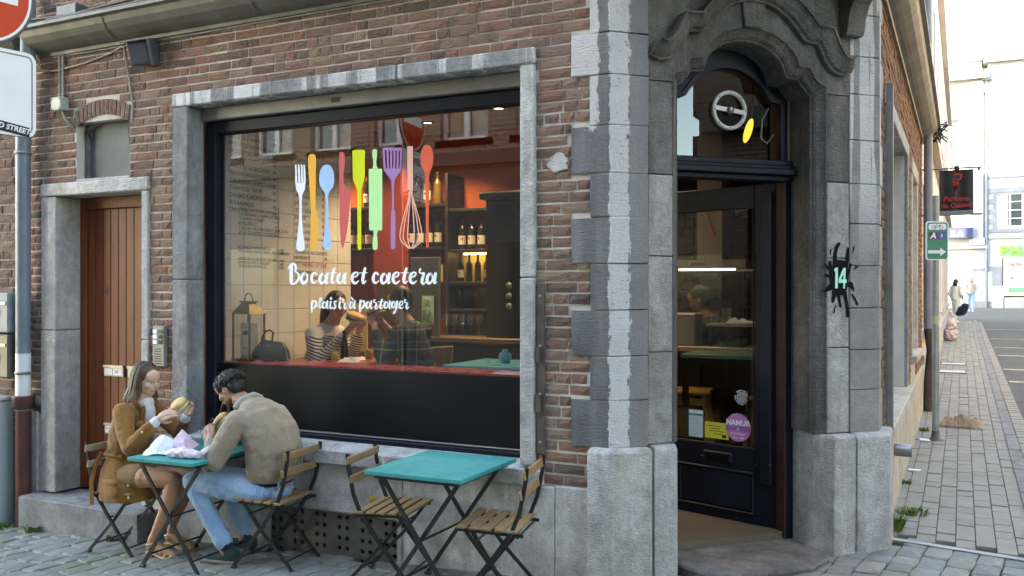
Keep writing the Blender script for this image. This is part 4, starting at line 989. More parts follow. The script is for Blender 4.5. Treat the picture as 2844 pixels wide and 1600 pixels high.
# shopfront
SHOPI = emit('lit shop interior', (.55, .42, .22), .55)
sf = MB().box(2.0, 6.5, .30, .33, 1.35, 3.45).build('shopfront', SHOPI, ph, FF)
MB().box(2.0, 2.08, .0, .1, 1.3, 3.45).box(2.08, 6.5, .0, .1, 1.3, 1.38).box(3.62, 3.70, .02, .1, 1.38, 3.45).build('frame', INK, sf, FF)
pst = MB().box(2.15, 3.5, .2, .22, 1.5, 2.95).build('poster', M_('pale green poster', (.62, .72, .62), (.70, .78, .66), 2, .5), sf, FF)
MB().lathe([(0, .0), (.52, .0), (.56, -.01)], 24, T(2.82, .19, 2.3) @ RX(R(90))).build('poster_disc', M_('white print', (.78, .80, .76), None, 3, .5), sf, FF)
MB().box(2.35, 3.3, .185, .195, 1.55, 1.82).build('poster_band', emit('green print', (.02, .30, .10), .2), sf, FF)
text('lettering', 'NUXE', .26, INK, sf, FF @ T(2.35, .18, 3.02) @ UP, extr=.005); text('lettering', 'al', .3, INK, sf, FF @ T(2.42, .17, 2.3) @ UP, extr=.005)
MB().box(2.15, 3.5, .2, .22, 2.97, 3.32).build('poster', M_('cream poster', (.70, .66, .52), None, 2, .5), sf, FF)
GREENL = emit('lit green letters', (.004, .42, .03), .55)
text('sign_letters', 'PHARMACIE', .74, GREENL, ph, FF @ T(1.88, -.12, 3.62) @ UP, extr=.05, bold=.025, spacing=1.25)
box('meter_cabinet', WHITEP, ph, 1.5, 2.05, -.35, -.05, FZ-.2, 1.9, FF, .02)
box('ramp_wall', WALLW, ph, 2.1, 6, -.5, -.06, FZ-.2, 1.25, FF, .02)
wb = thing('white_townhouse', 'white classical townhouse with pilasters and low pediment left of the pharmacy', 'building', (-4, FY+3, FZ))
wall_holes(MB(), -12, 1.28, FZ-.5, 13.5, 0, .4, [(-1.25, -.05, 7.6, 11.4), (-4.5, -3.3, 7.6, 11.4)]).build('wall', WALLW, wb, FF)
MB().box(-12, 1.35, -.5, .3, 13.51, 13.85).build('cornice', WALLW, wb, FF)
MB().slab([(-9.5, 13.86), (1.3, 13.86), (-4.1, 17.2)], -.3, .3).build('pediment', WALLW, wb, FF)
MB().slab([(-8.0, 14.1), (-.2, 14.1), (-4.1, 16.5)], -.33, -.302).build('tympanum', M_('grey-white render', (.66, .67, .68), None, 1, .8), wb, FF)
for x in (-11.8, -8.5, -5.2, -2.0, .45): box('pilaster', WALLW, wb, x, x+.62, -.18, .01, 4.4, 13.4, FF, .02); box('pilaster_cap', WALLW, wb, x-.08, x+.70, -.26, .01, 12.7, 13.1, FF, .02); box('pilaster_base', WALLW, wb, x-.08, x+.70, -.26, .01, 4.2, 4.6, FF, .02)
for x0 in (-1.25, -4.5):
    house_window(wb, FF, x0, x0+1.2, 7.6, 11.4, .1, bars=3); box('spandrel', M_('pale blue panel', (.60, .63, .66), None, 1, .8), wb, x0, x0+1.2, -.03, .02, 5.9, 7.3, FF, .02)
box('string_course', WALLW, wb, -12, 1.28, -.2, .02, 4.0, 4.2, FF, .02)
box('stone_base', BLUES, wb, -12, 1.28, -.05, .02, FZ-.4, 2.9, FF, .02)
for x in (-2.4, -.9, .62): box('base_panel', M_('grey stone panel', (.45, .46, .48), None, 1, .8), wb, x, x+.9, -.09, -.05, FZ+.3, 2.7, FF, .02)
box('shop_board', M_('navy board', (.02, .03, .10), None, 3, .5), wb, -.9, .55, -.5, -.25, 4.6, 5.2, FF, .01)
text('lettering', 'E A', .42, WHITEV, wb, FF @ T(-.55, -.51, 4.72) @ UP, extr=.004, bold=.02)
pv = ground_sheet('far_pavement', PAVER, [-30, 30], [50.4, 53], .03)
# ================================================================== pipes, signs, boxes on the walls
BLUEGREY = M_('blue-grey pipe paint', (.15, .19, .23), (.12, .15, .18), 5, .45, .15, 40)
WHITEPIPE = M_('white pipe paint', (.66, .69, .70), (.58, .61, .62), 7, .45, .2, 40)
OXIDE = M_('oxide red cast iron', (.13, .035, .028), (.07, .028, .024), 7, .55, .4, 50)
zb = gz(-6.95, -.1)
dp = thing('drainpipe', 'blue-grey drainpipe with white band and oxide red foot left of the wooden door', 'pipe', (-6.92, -.10, zb))
X0, Y0 = -6.925, -.105
MB().tube([(X0, Y0, 1.26), (X0, Y0, 3.1), (X0+.03, Y0, 3.35), (X0+.06, Y0, 3.6), (X0+.06, Y0, 4.4)], .058, 14).build('upper_pipe', BLUEGREY, dp, I4)
MB().tube([(X0, Y0, .90), (X0, Y0, 1.262)], .0585, 14).build('white_band', WHITEPIPE, dp, I4)
MB().tube([(X0, Y0, zb-.05), (X0, Y0, .82)], .062, 14).build('cast_iron_foot', OXIDE, dp, I4)
MB().lathe([(.064, .80), (.082, .825), (.084, .90), (.086, .915), (.062, .915)], 14, T(X0, Y0, 0)).build('socket', OXIDE, dp, I4)
for z in (1.09, .79, 2.9): MB().lathe([(.062, z), (.066, z), (.066, z+.022), (.062, z+.022)], 14, T(X0, Y0, 0)).box(X0, X0+.10, Y0+.0, Y0+.012, z+.004, z+.016).build('clamp', GALV, dp, I4)
# mailboxes and cabinet at the left edge
MBX = M_('grey enamelled metal', (.20, .23, .265), (.17, .20, .23), 5, .45, spec=.25); STEELB = M_('brushed steel box', (.11, .10, .088), (.085, .077, .068), 5, .45, metal=.25)
def mailbox(label, z0, z1, mat):
    t = thing('mailbox', label, 'mailbox', (-7.2, .0, z0))
    MB().box(-7.42, -7.03, -.17, .018, z0, z1).build('body', mat, t, I4, .008)
    MB().box(-7.40, -7.05, -.178, -.171, z1-.10, z1-.075).build('flap', CHROME, t, I4, .002); MB().box(-7.36, -7.13, -.176, -.171, z0+.13, z0+.19).build('name_label', LABELW, t, I4, 0)
mailbox('grey metal mailbox, the upper of two left of the drainpipe', 1.43, 1.76, MBX); mailbox('brushed steel mailbox, the lower of two left of the drainpipe', 1.06, 1.415, STEELB)
uc = thing('utility_cabinet', 'pale blue-grey utility cabinet with a small sticker at the left edge', 'cabinet', (-7.35, -.2, gz(-7.35, -.2)))
PBG = M_('pale cabinet paint', (.40, .46, .48), (.36, .42, .44), 4, .45)
MB().box(-7.75, -7.16, -.34, -.02, gz(-7.3, 0)-.05, .86).build('body', PBG, uc, I4, .012); MB().box(-7.77, -7.14, -.36, -.015, .862, .89).build('lid', PBG, uc, I4, .008)
MB().box(-7.255, -7.18, -.344, -.3405, .70, .80).build('sticker', LABELW, uc, I4, 0); MB().ellipsoid((-7.217, -.3445, .755), (.018, .001, .028)).build('sticker_face', INK, uc, I4)
vb = MB().lathe([(0, .03), (.03, .028), (.05, .015), (.055, 0)], 14, T(-6.86, -.022, .86) @ RX(R(90))).build('vent_cap', GRILLE, None, I4); tag(vb, 'small round black vent cap low on the wall beside the red pipe foot', 'vent cap')
# no entry sign on its post in the street
sg = thing('no_entry_sign', 'round red no entry sign above a white plate on a grey post, top left', 'road sign', (-4.77, -1.92, gz(-4.77, -1.92)))
SF = T(-4.69, -1.925, 3.40) @ RZ(R(82))      # local -y faces +X
SIGNRED = M_('reflective red', (.62, .045, .012), (.56, .04, .012), 3, .35, fine=.02); SIGNW = M_('reflective white', (.76, .77, .78), (.70, .71, .72), 3, .4, fine=.03)
MB().tube([(-4.77, -1.93, gz(-4.7, -1.9)-.05), (-4.77, -1.93, 3.75)], .038, 12).build('post', GALV, sg, I4)
dk = MB().lathe([(0, 0), (.285, 0), (.295, .006), (.295, .02), (.28, .022)], 40, SF @ RX(R(90)) @ T(0, 0, -.02)).build('disc_back', GALV, sg, I4)
MB().lathe([(0, .0012), (.283, .0012)], 40, SF @ RX(R(90))).build('rim', SIGNW, sg, I4)
MB().lathe([(0, .0022), (.266, .0022)], 40, SF @ RX(R(90))).build('red_disc', SIGNRED, sg, I4)
MB().box(-.205, .205, -.004, -.003, -.045, .045).build('white_bar', SIGNW, sg, SF)
def rrect(x0, x1, z0, z1, r, n=4):
    p = []
    for cx, cz, a0 in ((x1-r, z0+r, -90), (x1-r, z1-r, 0), (x0+r, z1-r, 90), (x0+r, z0+r, 180)):
        for k in range(n+1): a = R(a0+90*k/n); p.append((cx+r*math.cos(a), cz+r*math.sin(a)))
    return p
pl = MB().slab(rrect(-.30, .30, -.765, -.295, .05), -.012, .004).build('plate', GALV, sg, SF)
MB().slab(rrect(-.298, .298, -.763, -.297, .049), -.0155, -.0122).build('plate_face', SIGNW, sg, SF)
MB().sweep(rrect(-.28, .28, -.745, -.315, .035)+[rrect(-.28, .28, -.745, -.315, .035)[0]], [(0, -.0160), (.008, -.0160)]).build('plate_border', GALV, sg, SF)
text('lettering', 'EXCEPTE', .095, INK, sg, SF @ T(-.11, -.0165, -.425) @ UP, align='CENTER', bold=.002)
bk = MB()
for cx in (-.21, -.01):
    bk.sweep([(cx+.07*math.cos(a), -.62+.07*math.sin(a)) for a in [2*PI*k/20 for k in range(21)]], [(0, -.0165), (.012, -.0165)])
for a, b in (((-.1, -.62), (-.03, -.53)), ((-.03, -.53), (.07, -.53)), ((.07, -.53), (0, -.62)), ((0, -.62), (-.1, -.62)), ((.1, -.62), (.06, -.5)), ((-.03, -.53), (-.045, -.495)), ((0, -.62), (-.03, -.53))):
    d = (Vector(b)-Vector(a)).normalized(); bk.sweep([(a[0]-.11, a[1]), (b[0]-.11, b[1])], [(-.006, -.0167), (.006, -.0167)])
bk.build('bicycle_symbol', INK, sg, SF, recalc=False)
st_ = MB().slab([(.02, -.735), (.262, -.765), (.262, -.71), (.02, -.68)], -.0175, -.0162).build('sticker', INK, sg, SF)
text('lettering', 'MAD STREET', .040, SIGNW, sg, SF @ T(.262, -.0185, -.748) @ UP @ RZ(R(-7)), align='RIGHT', shear=.15, bold=.001)
# bicycle route sign pole on the pavement
zb = gz(-.25, 5.63)
bs = thing('bicycle_route_sign', 'green bicycle route sign with right arrow on a galvanised pole on the pavement', 'road sign', (-.25, 5.63, zb))
MB().tube([(-.25, 5.63, zb-.02), (-.25, 5.63, 2.78)], .036, 12).build('pole', M_('galvanised pole', (.36, .38, .37), (.28, .30, .29), 8, .4, .1, 60, metal=.5), bs, I4)
MB().lathe([(.0365, .10), (.05, .02), (.085, .012), (.09, 0)], 12, T(-.25, 5.63, zb)).build('foot', GRILLE, bs, I4)
BF = T(-.235, 5.58, 2.30) @ RZ(R(24))
GREENS = M_('route sign green', (.01, .22, .12), (.012, .20, .11), 3, .4, fine=.02)
MB().slab(rrect(-.118, .118, -.205, .205, .03), -.004, .01).build('plate_border', SIGNW, bs, BF)
MB().slab(rrect(-.105, .105, -.192, .192, .022), -.006, -.0042).build('plate_face', GREENS, bs, BF)
MB().slab(rrect(-.09, .09, .115, .178, .02), -.0075, -.0062).build('bicycle_panel', SIGNW, bs, BF)
bk = MB()
for cx in (-.038, .038): bk.sweep([(cx+.022*math.cos(a), .140+.022*math.sin(a)) for a in [2*PI*k/14 for k in range(15)]], [(0, -.0080), (.005, -.0080)])
for a, b in (((-.038, .14), (-.012, .165)), ((-.012, .165), (.026, .165)), ((.026, .165), (0, .14)), ((0, .14), (-.038, .14)), ((.038, .14), (.024, .172)), ((0, .14), (-.012, .165))): bk.sweep([a, b], [(-.0022, -.0081), (.0022, -.0081)])
bk.build('bicycle_symbol', INK, bs, BF, recalc=False)
MB().box(-.088, -.002, -.0075, -.0062, .015, .09).build('route_panel', M_('wine red print', (.20, .03, .05), None, 5, .5), bs, BF); MB().box(.002, .088, -.0075, -.0062, .015, .09).build('route_panel', M_('euro blue print', (.03, .07, .32), None, 5, .5), bs, BF)
text('lettering', 'A', .085, SIGNW, bs, BF @ T(-.045, -.008, .024) @ UP, align='CENTER', shear=.2, bold=.003); text('lettering', '3', .045, SIGNW, bs, BF @ T(.045, -.008, .037) @ UP, align='CENTER', bold=.002)
for k in range(12): MB().lathe([(0, 0), (.003, 0)], 5, BF @ T(.045+.031*math.cos(k*PI/6), -.0079, .0525+.031*math.sin(k*PI/6)) @ RX(R(90))).build('star', M_('star yellow', (.7, .6, .1), None, 5) if k == 0 else bpy.data.materials['star yellow'], bs, I4, recalc=False)
MB().slab([(-.095, -.135), (.03, -.135), (.03, -.165), (.09, -.118), (.03, -.072), (.03, -.10), (-.095, -.10)], -.0075, -.0062).build('arrow', SIGNW, bs, BF)
MB().lathe([(0, 0), (.0365, 0)], 4, T(0, 0, 0)) if False else None
MB().tube([(-.25, 5.63, 1.42), (-.25, 5.63, 1.50)], .0368, 12).build('pole_sticker', M_('worn green sticker', (.42, .45, .25), (.5, .5, .35), 30, .5), bs, I4)
# hanging shop banner
HF = T(-.48, 8.25, 0)
hb = thing('hanging_shop_sign', 'black hanging banner with red lettering on bracket beyond the corner building', 'shop sign', (-.48, 8.3, 2.5))
hy = 8.30
BAN = M_('black banner cloth', (.020, .018, .018), (.032, .028, .027), 6, .45, .3, 12, fine=.02); REDP = M_('red print', (.45, .035, .03), None, 5, .5, fine=0)
nbx = 10; bz0, bz1 = 2.80, 3.36; bx0, bx1 = -.27, .135
MB().add([(bx0+(bx1-bx0)*i/nbx, hy+.012*math.sin(i*1.3)+(.0 if j else .01), z) for j, z in enumerate((bz0, bz1)) for i in range(nbx+1)], [(i, i+1, nbx+2+i, nbx+1+i) for i in range(nbx)], True).build('banner', BAN, hb, I4, recalc=False)
MB().tube([(-.50, hy, bz1+.02), (.24, hy, bz1+.02)], .012, 8).tube([(-.50, hy, bz0-.03), (.24, hy, bz0-.03)], .012, 8).tube([(.20, hy, bz1+.03), (.20, hy, bz1-.02)], .02, 8).build('bracket', GALV, hb, I4)
MB().box(bx0, bx1, hy-.014, hy+.014, bz0-.035, bz0+.02).build('lower_batten', M_('grey batten', (.2, .21, .22), None, 5), hb, I4, .003)
text('lettering', 'Parfums', .094, REDP, hb, T(-.066, hy-.018, bz0+.145) @ UP, align='CENTER', bold=.002); text('lettering', 'de Cuisine', .084, REDP, hb, T(-.066, hy-.018, bz0+.06) @ UP, align='CENTER', bold=.002)
sw = MB()
for pts, w in (([(-.10, 3.15), (-.105, 3.25), (-.13, 3.33), (-.10, 3.40), (-.03, 3.43), (0, 3.50), (-.06, 3.53), (-.13, 3.50)], .014), ([(-.10, 3.22), (-.08, 3.30), (-.06, 3.36), (-.11, 3.42), (-.14, 3.38)], .018), ([(-.10, 3.26), (-.10, 3.36)], .028)):
    sw.sweep([(-.066+(x+.09)*.75, 3.03+(z-3.15)*.72) for x, z in pts], [(-w*.7, hy-.020), (w*.7, hy-.020)])
sw.build('flame_emblem', REDP, hb, I4, recalc=False)
MB().lathe([(0, .05), (.03, .04), (.035, 0)], 10, T(-.06, hy-.02, bz1+.0)).build('spotlight', INK, hb, I4)
# downpipe at the end of the right facade
dp2 = thing('drainpipe', 'grey dented drainpipe at the end of the right-hand facade', 'pipe', (-.38, 7.9, gz(-.38, 7.9)))
z8 = gz(-.4, 7.9)
MB().tube([(-.39, 7.9, 1.25), (-.39, 7.9, 2.2), (-.39, 7.9, 3.9), (-.41, 7.9, 9)], .052, 12).build('pipe', M_('grey zinc pipe', (.26, .28, .30), (.20, .215, .235), 5, .45, .15, 30), dp2, I4)
MB().tube([(-.39, 7.9, z8-.02), (-.385, 7.9, .6), (-.36, 7.88, 1.0), (-.39, 7.9, 1.27)], [.058, .058, .05, .056], 12).build('foot', RUST, dp2, I4)
# flood lamp, junction box, cables on the left facade
fl = thing('flood_lamp', 'square dark grey flood lamp hanging under the gutter above the side door', 'lamp', (-5.57, -.1, 3.5))
FLF = T(-5.585, -.02, 3.60) @ RX(R(16)) @ RZ(R(14)) @ Matrix.Scale(.78, 4)
DGR = M_('dark blue-grey casing', (.07, .085, .10), (.05, .06, .07), 5, .45)
MB().box(-.12, .12, -.14, -.02, -.115, .115).build('casing', DGR, fl, FLF, .01); MB().box(-.10, .10, -.152, -.142, -.095, .095).build('glass', M_('grey lamp glass', (.06, .075, .09), None, 5, .35), fl, FLF, .004)
MB().box(.118, .15, -.17, -.01, -.125, .125).box(-.14, .14, -.17, -.01, .118, .128).build('visor', DGR, fl, FLF, .003); MB().lathe([(0, .01), (.012, .008), (.014, 0)], 8, FLF @ T(-.122, -.08, .02) @ RY(R(-90))).build('knob', INK, fl, I4)
MB().box(-5.60, -5.54, -.06, .0, 3.52, 3.68).build('bracket', DGR, fl, I4, .003)
jb = thing('junction_box', 'small cream junction box with conduits above the side door', 'junction box', (-6.55, -.05, 3.23))
MB().box(-6.615, -6.49, -.085, -.006, 3.235, 3.345).build('casing', M_('cream plastic', (.36, .37, .31), (.30, .31, .26), 9, .5), jb, I4, .008)
for dx in (-.10, .095):
    for z in (3.25, 3.33): MB().lathe([(0, .004), (.008, .003), (.009, 0)], 7, T(-6.553+dx*.5, -.086, z) @ RX(R(90))).build('screw', GALV, jb, I4)
for x in (-6.575, -6.535): MB().tube([(x, -.03, 3.345), (x, -.03, 3.70)], .009, 7).build('conduit', GALV, jb, I4)
MB().tube([(-6.53, -.04, 3.24), (-6.50, -.04, 3.17), (-6.46, -.03, 3.12), (-6.42, 0.05, 3.06)], .012, 7).build('conduit', GALV, jb, I4)
CAB = M_('grimy grey cable', (.30, .29, .26), (.22, .21, .19), 9, .6); CABB = M_('black cable', (.02, .022, .026), None, 9, .5)
def cable(name, pts, r, mat, label):
    o = MB().tube(pts, r, 6).build(name, mat, None, I4, recalc=False); return tag(o, label, 'cable')
cable('cable', [(-6.86, -.02, 3.66), (-6.80, -.02, 3.60), (-6.65, -.025, 3.575), (-6.3, -.02, 3.60), (-6.0, -.02, 3.645), (-5.86, -.03, 3.68), (-5.82, -.035, 3.67), (-5.80, -.03, 3.55), (-5.77, -.02, 3.35), (-5.745, -.02, 3.2), (-5.76, -.015, 3.10)], .008, CAB, 'grey cable drooping under the gutter and down past the blind arch')
cable('cable', [(-6.8, -.02, 3.69), (-5.5, -.02, 3.685), (-4, -.02, 3.69), (-2.2, -.02, 3.69)], .006, CAB, 'thin grey cable clipped straight along the underside of the gutter')
cable('cable', [(-6.92, -.16, 3.98), (-6.3, -.15, 3.955), (-5.6, -.13, 3.99), (-4.6, -.12, 4.10), (-3.6, -.1, 4.2)], .010, CABB, 'upper black cable running above the gutter top left')
cable('cable', [(-6.92, -.14, 3.86), (-6.5, -.2, 3.93), (-5.9, -.16, 3.945), (-5.2, -.10, 3.97), (-4.2, -.06, 4.05)], .009, CABB, 'lower black cable lying on the gutter edge top left')
cb = thing('cable_box', 'dark box on the wall just above the gutter, top left', 'cable box', (-6.35, -.02, 3.95))
MB().box(-6.5, -6.27, -.12, .02, 3.93, 4.06).build('casing', DGR, cb, I4, .006); MB().tube([(-6.27, -.05, 3.99), (-6.2, -.06, 3.98)], .02, 8).build('cable_gland', INK, cb, I4)
tg = MB(); rt = random.Random(2)
for k in range(7): tg.tube([(-.40+rt.uniform(0, .25), 8.1+rt.uniform(-.1, .1), 3.85+rt.uniform(-.16, .14)) for _ in range(6)], .008, 5)
o = tg.build('cable', CABB, None, I4, recalc=False); tag(o, 'tangle of black cables at the end of the right-hand gutter', 'cable')
# things on the pavement
PAPERB = M_('crumpled kraft paper', (.36, .23, .15), (.30, .19, .12), 9, .8, .5, 30)
def crumple(name, cx, cy, w, d, h, mat, seed, label, cat, rz=0):
    rg = random.Random(seed); n, m2 = 26, 16; v = []
    z0 = gz(cx, cy)
    for j in range(m2+1):
        for i in range(n+1):
            u, q = i/n-.5, j/m2-.5; e = max(0, 1-(2*abs(u))**4)*max(0, 1-(2*abs(q))**3)
            x, y = u*w+rg.uniform(-.008, .008)*w, q*d+rg.uniform(-.02, .02)*d
            v.append((cx+x*math.cos(rz)-y*math.sin(rz), cy+x*math.sin(rz)+y*math.cos(rz), z0+.004+h*e*(.18+.75*abs(mnoise.noise(Vector((u*4.2+seed, q*3.1, seed*.7))))+.5*abs(mnoise.noise(Vector((u*11+seed, q*9, seed)))))))
    mb = MB().add(v, [(j*(n+1)+i, j*(n+1)+i+1, (j+1)*(n+1)+i+1, (j+1)*(n+1)+i) for j in range(m2) for i in range(n)])
    o = mb.build(name, mat, None, I4, recalc=False); tag(o, label, cat); return o
crumple('paper_bag', .0, 6.78, .46, .34, .17, PAPERB, 5, 'crumpled brown paper bag lying on the pavement beside the sign pole', 'paper bag', R(-4))
PINKB = M_('pale pink plastic bag', (.55, .42, .41), (.48, .36, .36), 8, .45, .4, 18)
PINK_BAG_AT = (-.27, 22, gz(-.3, 22))
def cover(y, w, label):
    z = gz(0, y); t = thing('service_cover', label, 'manhole cover', (-.15, y, z))
    MB().add([(-.36, y-w/2, z+.008), (.05, y-w/2, z+.008), (.05, y+w/2, z+.01), (-.36, y+w/2, z+.01)], [(0, 1, 2, 3)]).build('lid', M_('worn steel lid', (.42, .42, .41), None, 5, .5) if 'worn steel lid' not in bpy.data.materials else bpy.data.materials['worn steel lid'], t, I4, recalc=False)
    MB().box(-.38, .07, y-w/2-.02, y-w/2, z-.02, z+.012).box(-.38, .07, y+w/2, y+w/2+.02, z-.02, z+.014).build('rim', GRILLE, t, I4)
cover(13.3, .55, 'nearer pale steel service cover in the pavement'); cover(14.9, .4, 'farther pale steel service cover in the pavement')
o = MB().box(-.43, -.33, 3.86, 3.93, gz(-.4, 3.9)+.004, gz(-.4, 3.9)+.008).build('paper_scrap', LABELW, None, I4); tag(o, 'flat white scrap of paper on the pavement by the wall', 'paper')
o = MB().box(-.40, -.30, 5.50, 5.60, gz(-.3, 5.6)+.004, gz(-.4, 5.6)+.012).build('paper_scrap', LABELW, None, I4, jit=.006); tag(o, 'small white scrap at the foot of the sign pole', 'paper')
def tuft(x, y, n, h, sp, label, seed):
    rg = random.Random(seed); mb = MB(); z0 = gz(x, y)
    for k in range(n):
        a = rg.uniform(0, 2*PI); r = sp*rg.random()**.6; bx, by = x+r*math.cos(a), y+r*math.sin(a); hh = h*rg.uniform(.5, 1); l = rg.uniform(.2, .9)*hh; w = .004+.006*rg.random()
        dx, dy = math.cos(a)*l, math.sin(a)*l; px_, py_ = -math.sin(a)*w, math.cos(a)*w
        mb.add([(bx-px_, by-py_, z0), (bx+px_, by+py_, z0), (bx+dx*.4+px_, by+dy*.4+py_, z0+hh*.7), (bx+dx*.4-px_, by+dy*.4-py_, z0+hh*.7), (bx+dx, by+dy, z0+hh)], [(0, 1, 2, 3), (3, 2, 4)])
    o = mb.build('grass_tuft', GRASS, None, I4, recalc=False); tag(o, label, 'weed')
GRASS = M_('fresh grass', (.07, .15, .02), (.10, .17, .03), 30, .6)
tuft(-.42, 1.78, 120, .11, .06, 'bright green grass tuft at the foot of the corner stone', 1); tuft(-.33, 2.30, 90, .035, .12, 'low dark green weed on the pavement near the corner', 2); tuft(-.43, 3.3, 40, .04, .05, 'tiny weed in the wall joint under the exhaust spout', 4)
tuft(-6.62, -.23, 60, .06, .06, 'small leafy weed at the left end of the door step', 5); tuft(-5.75, -.22, 40, .04, .05, 'small weed at the foot of the door step near the woman', 6); tuft(-7.05, -.2, 50, .04, .12, 'moss and weeds around the red pipe foot', 7); tuft(-.38, 6.2, 40, .05, .06, 'weed beside the plinth behind the sign pole', 9)
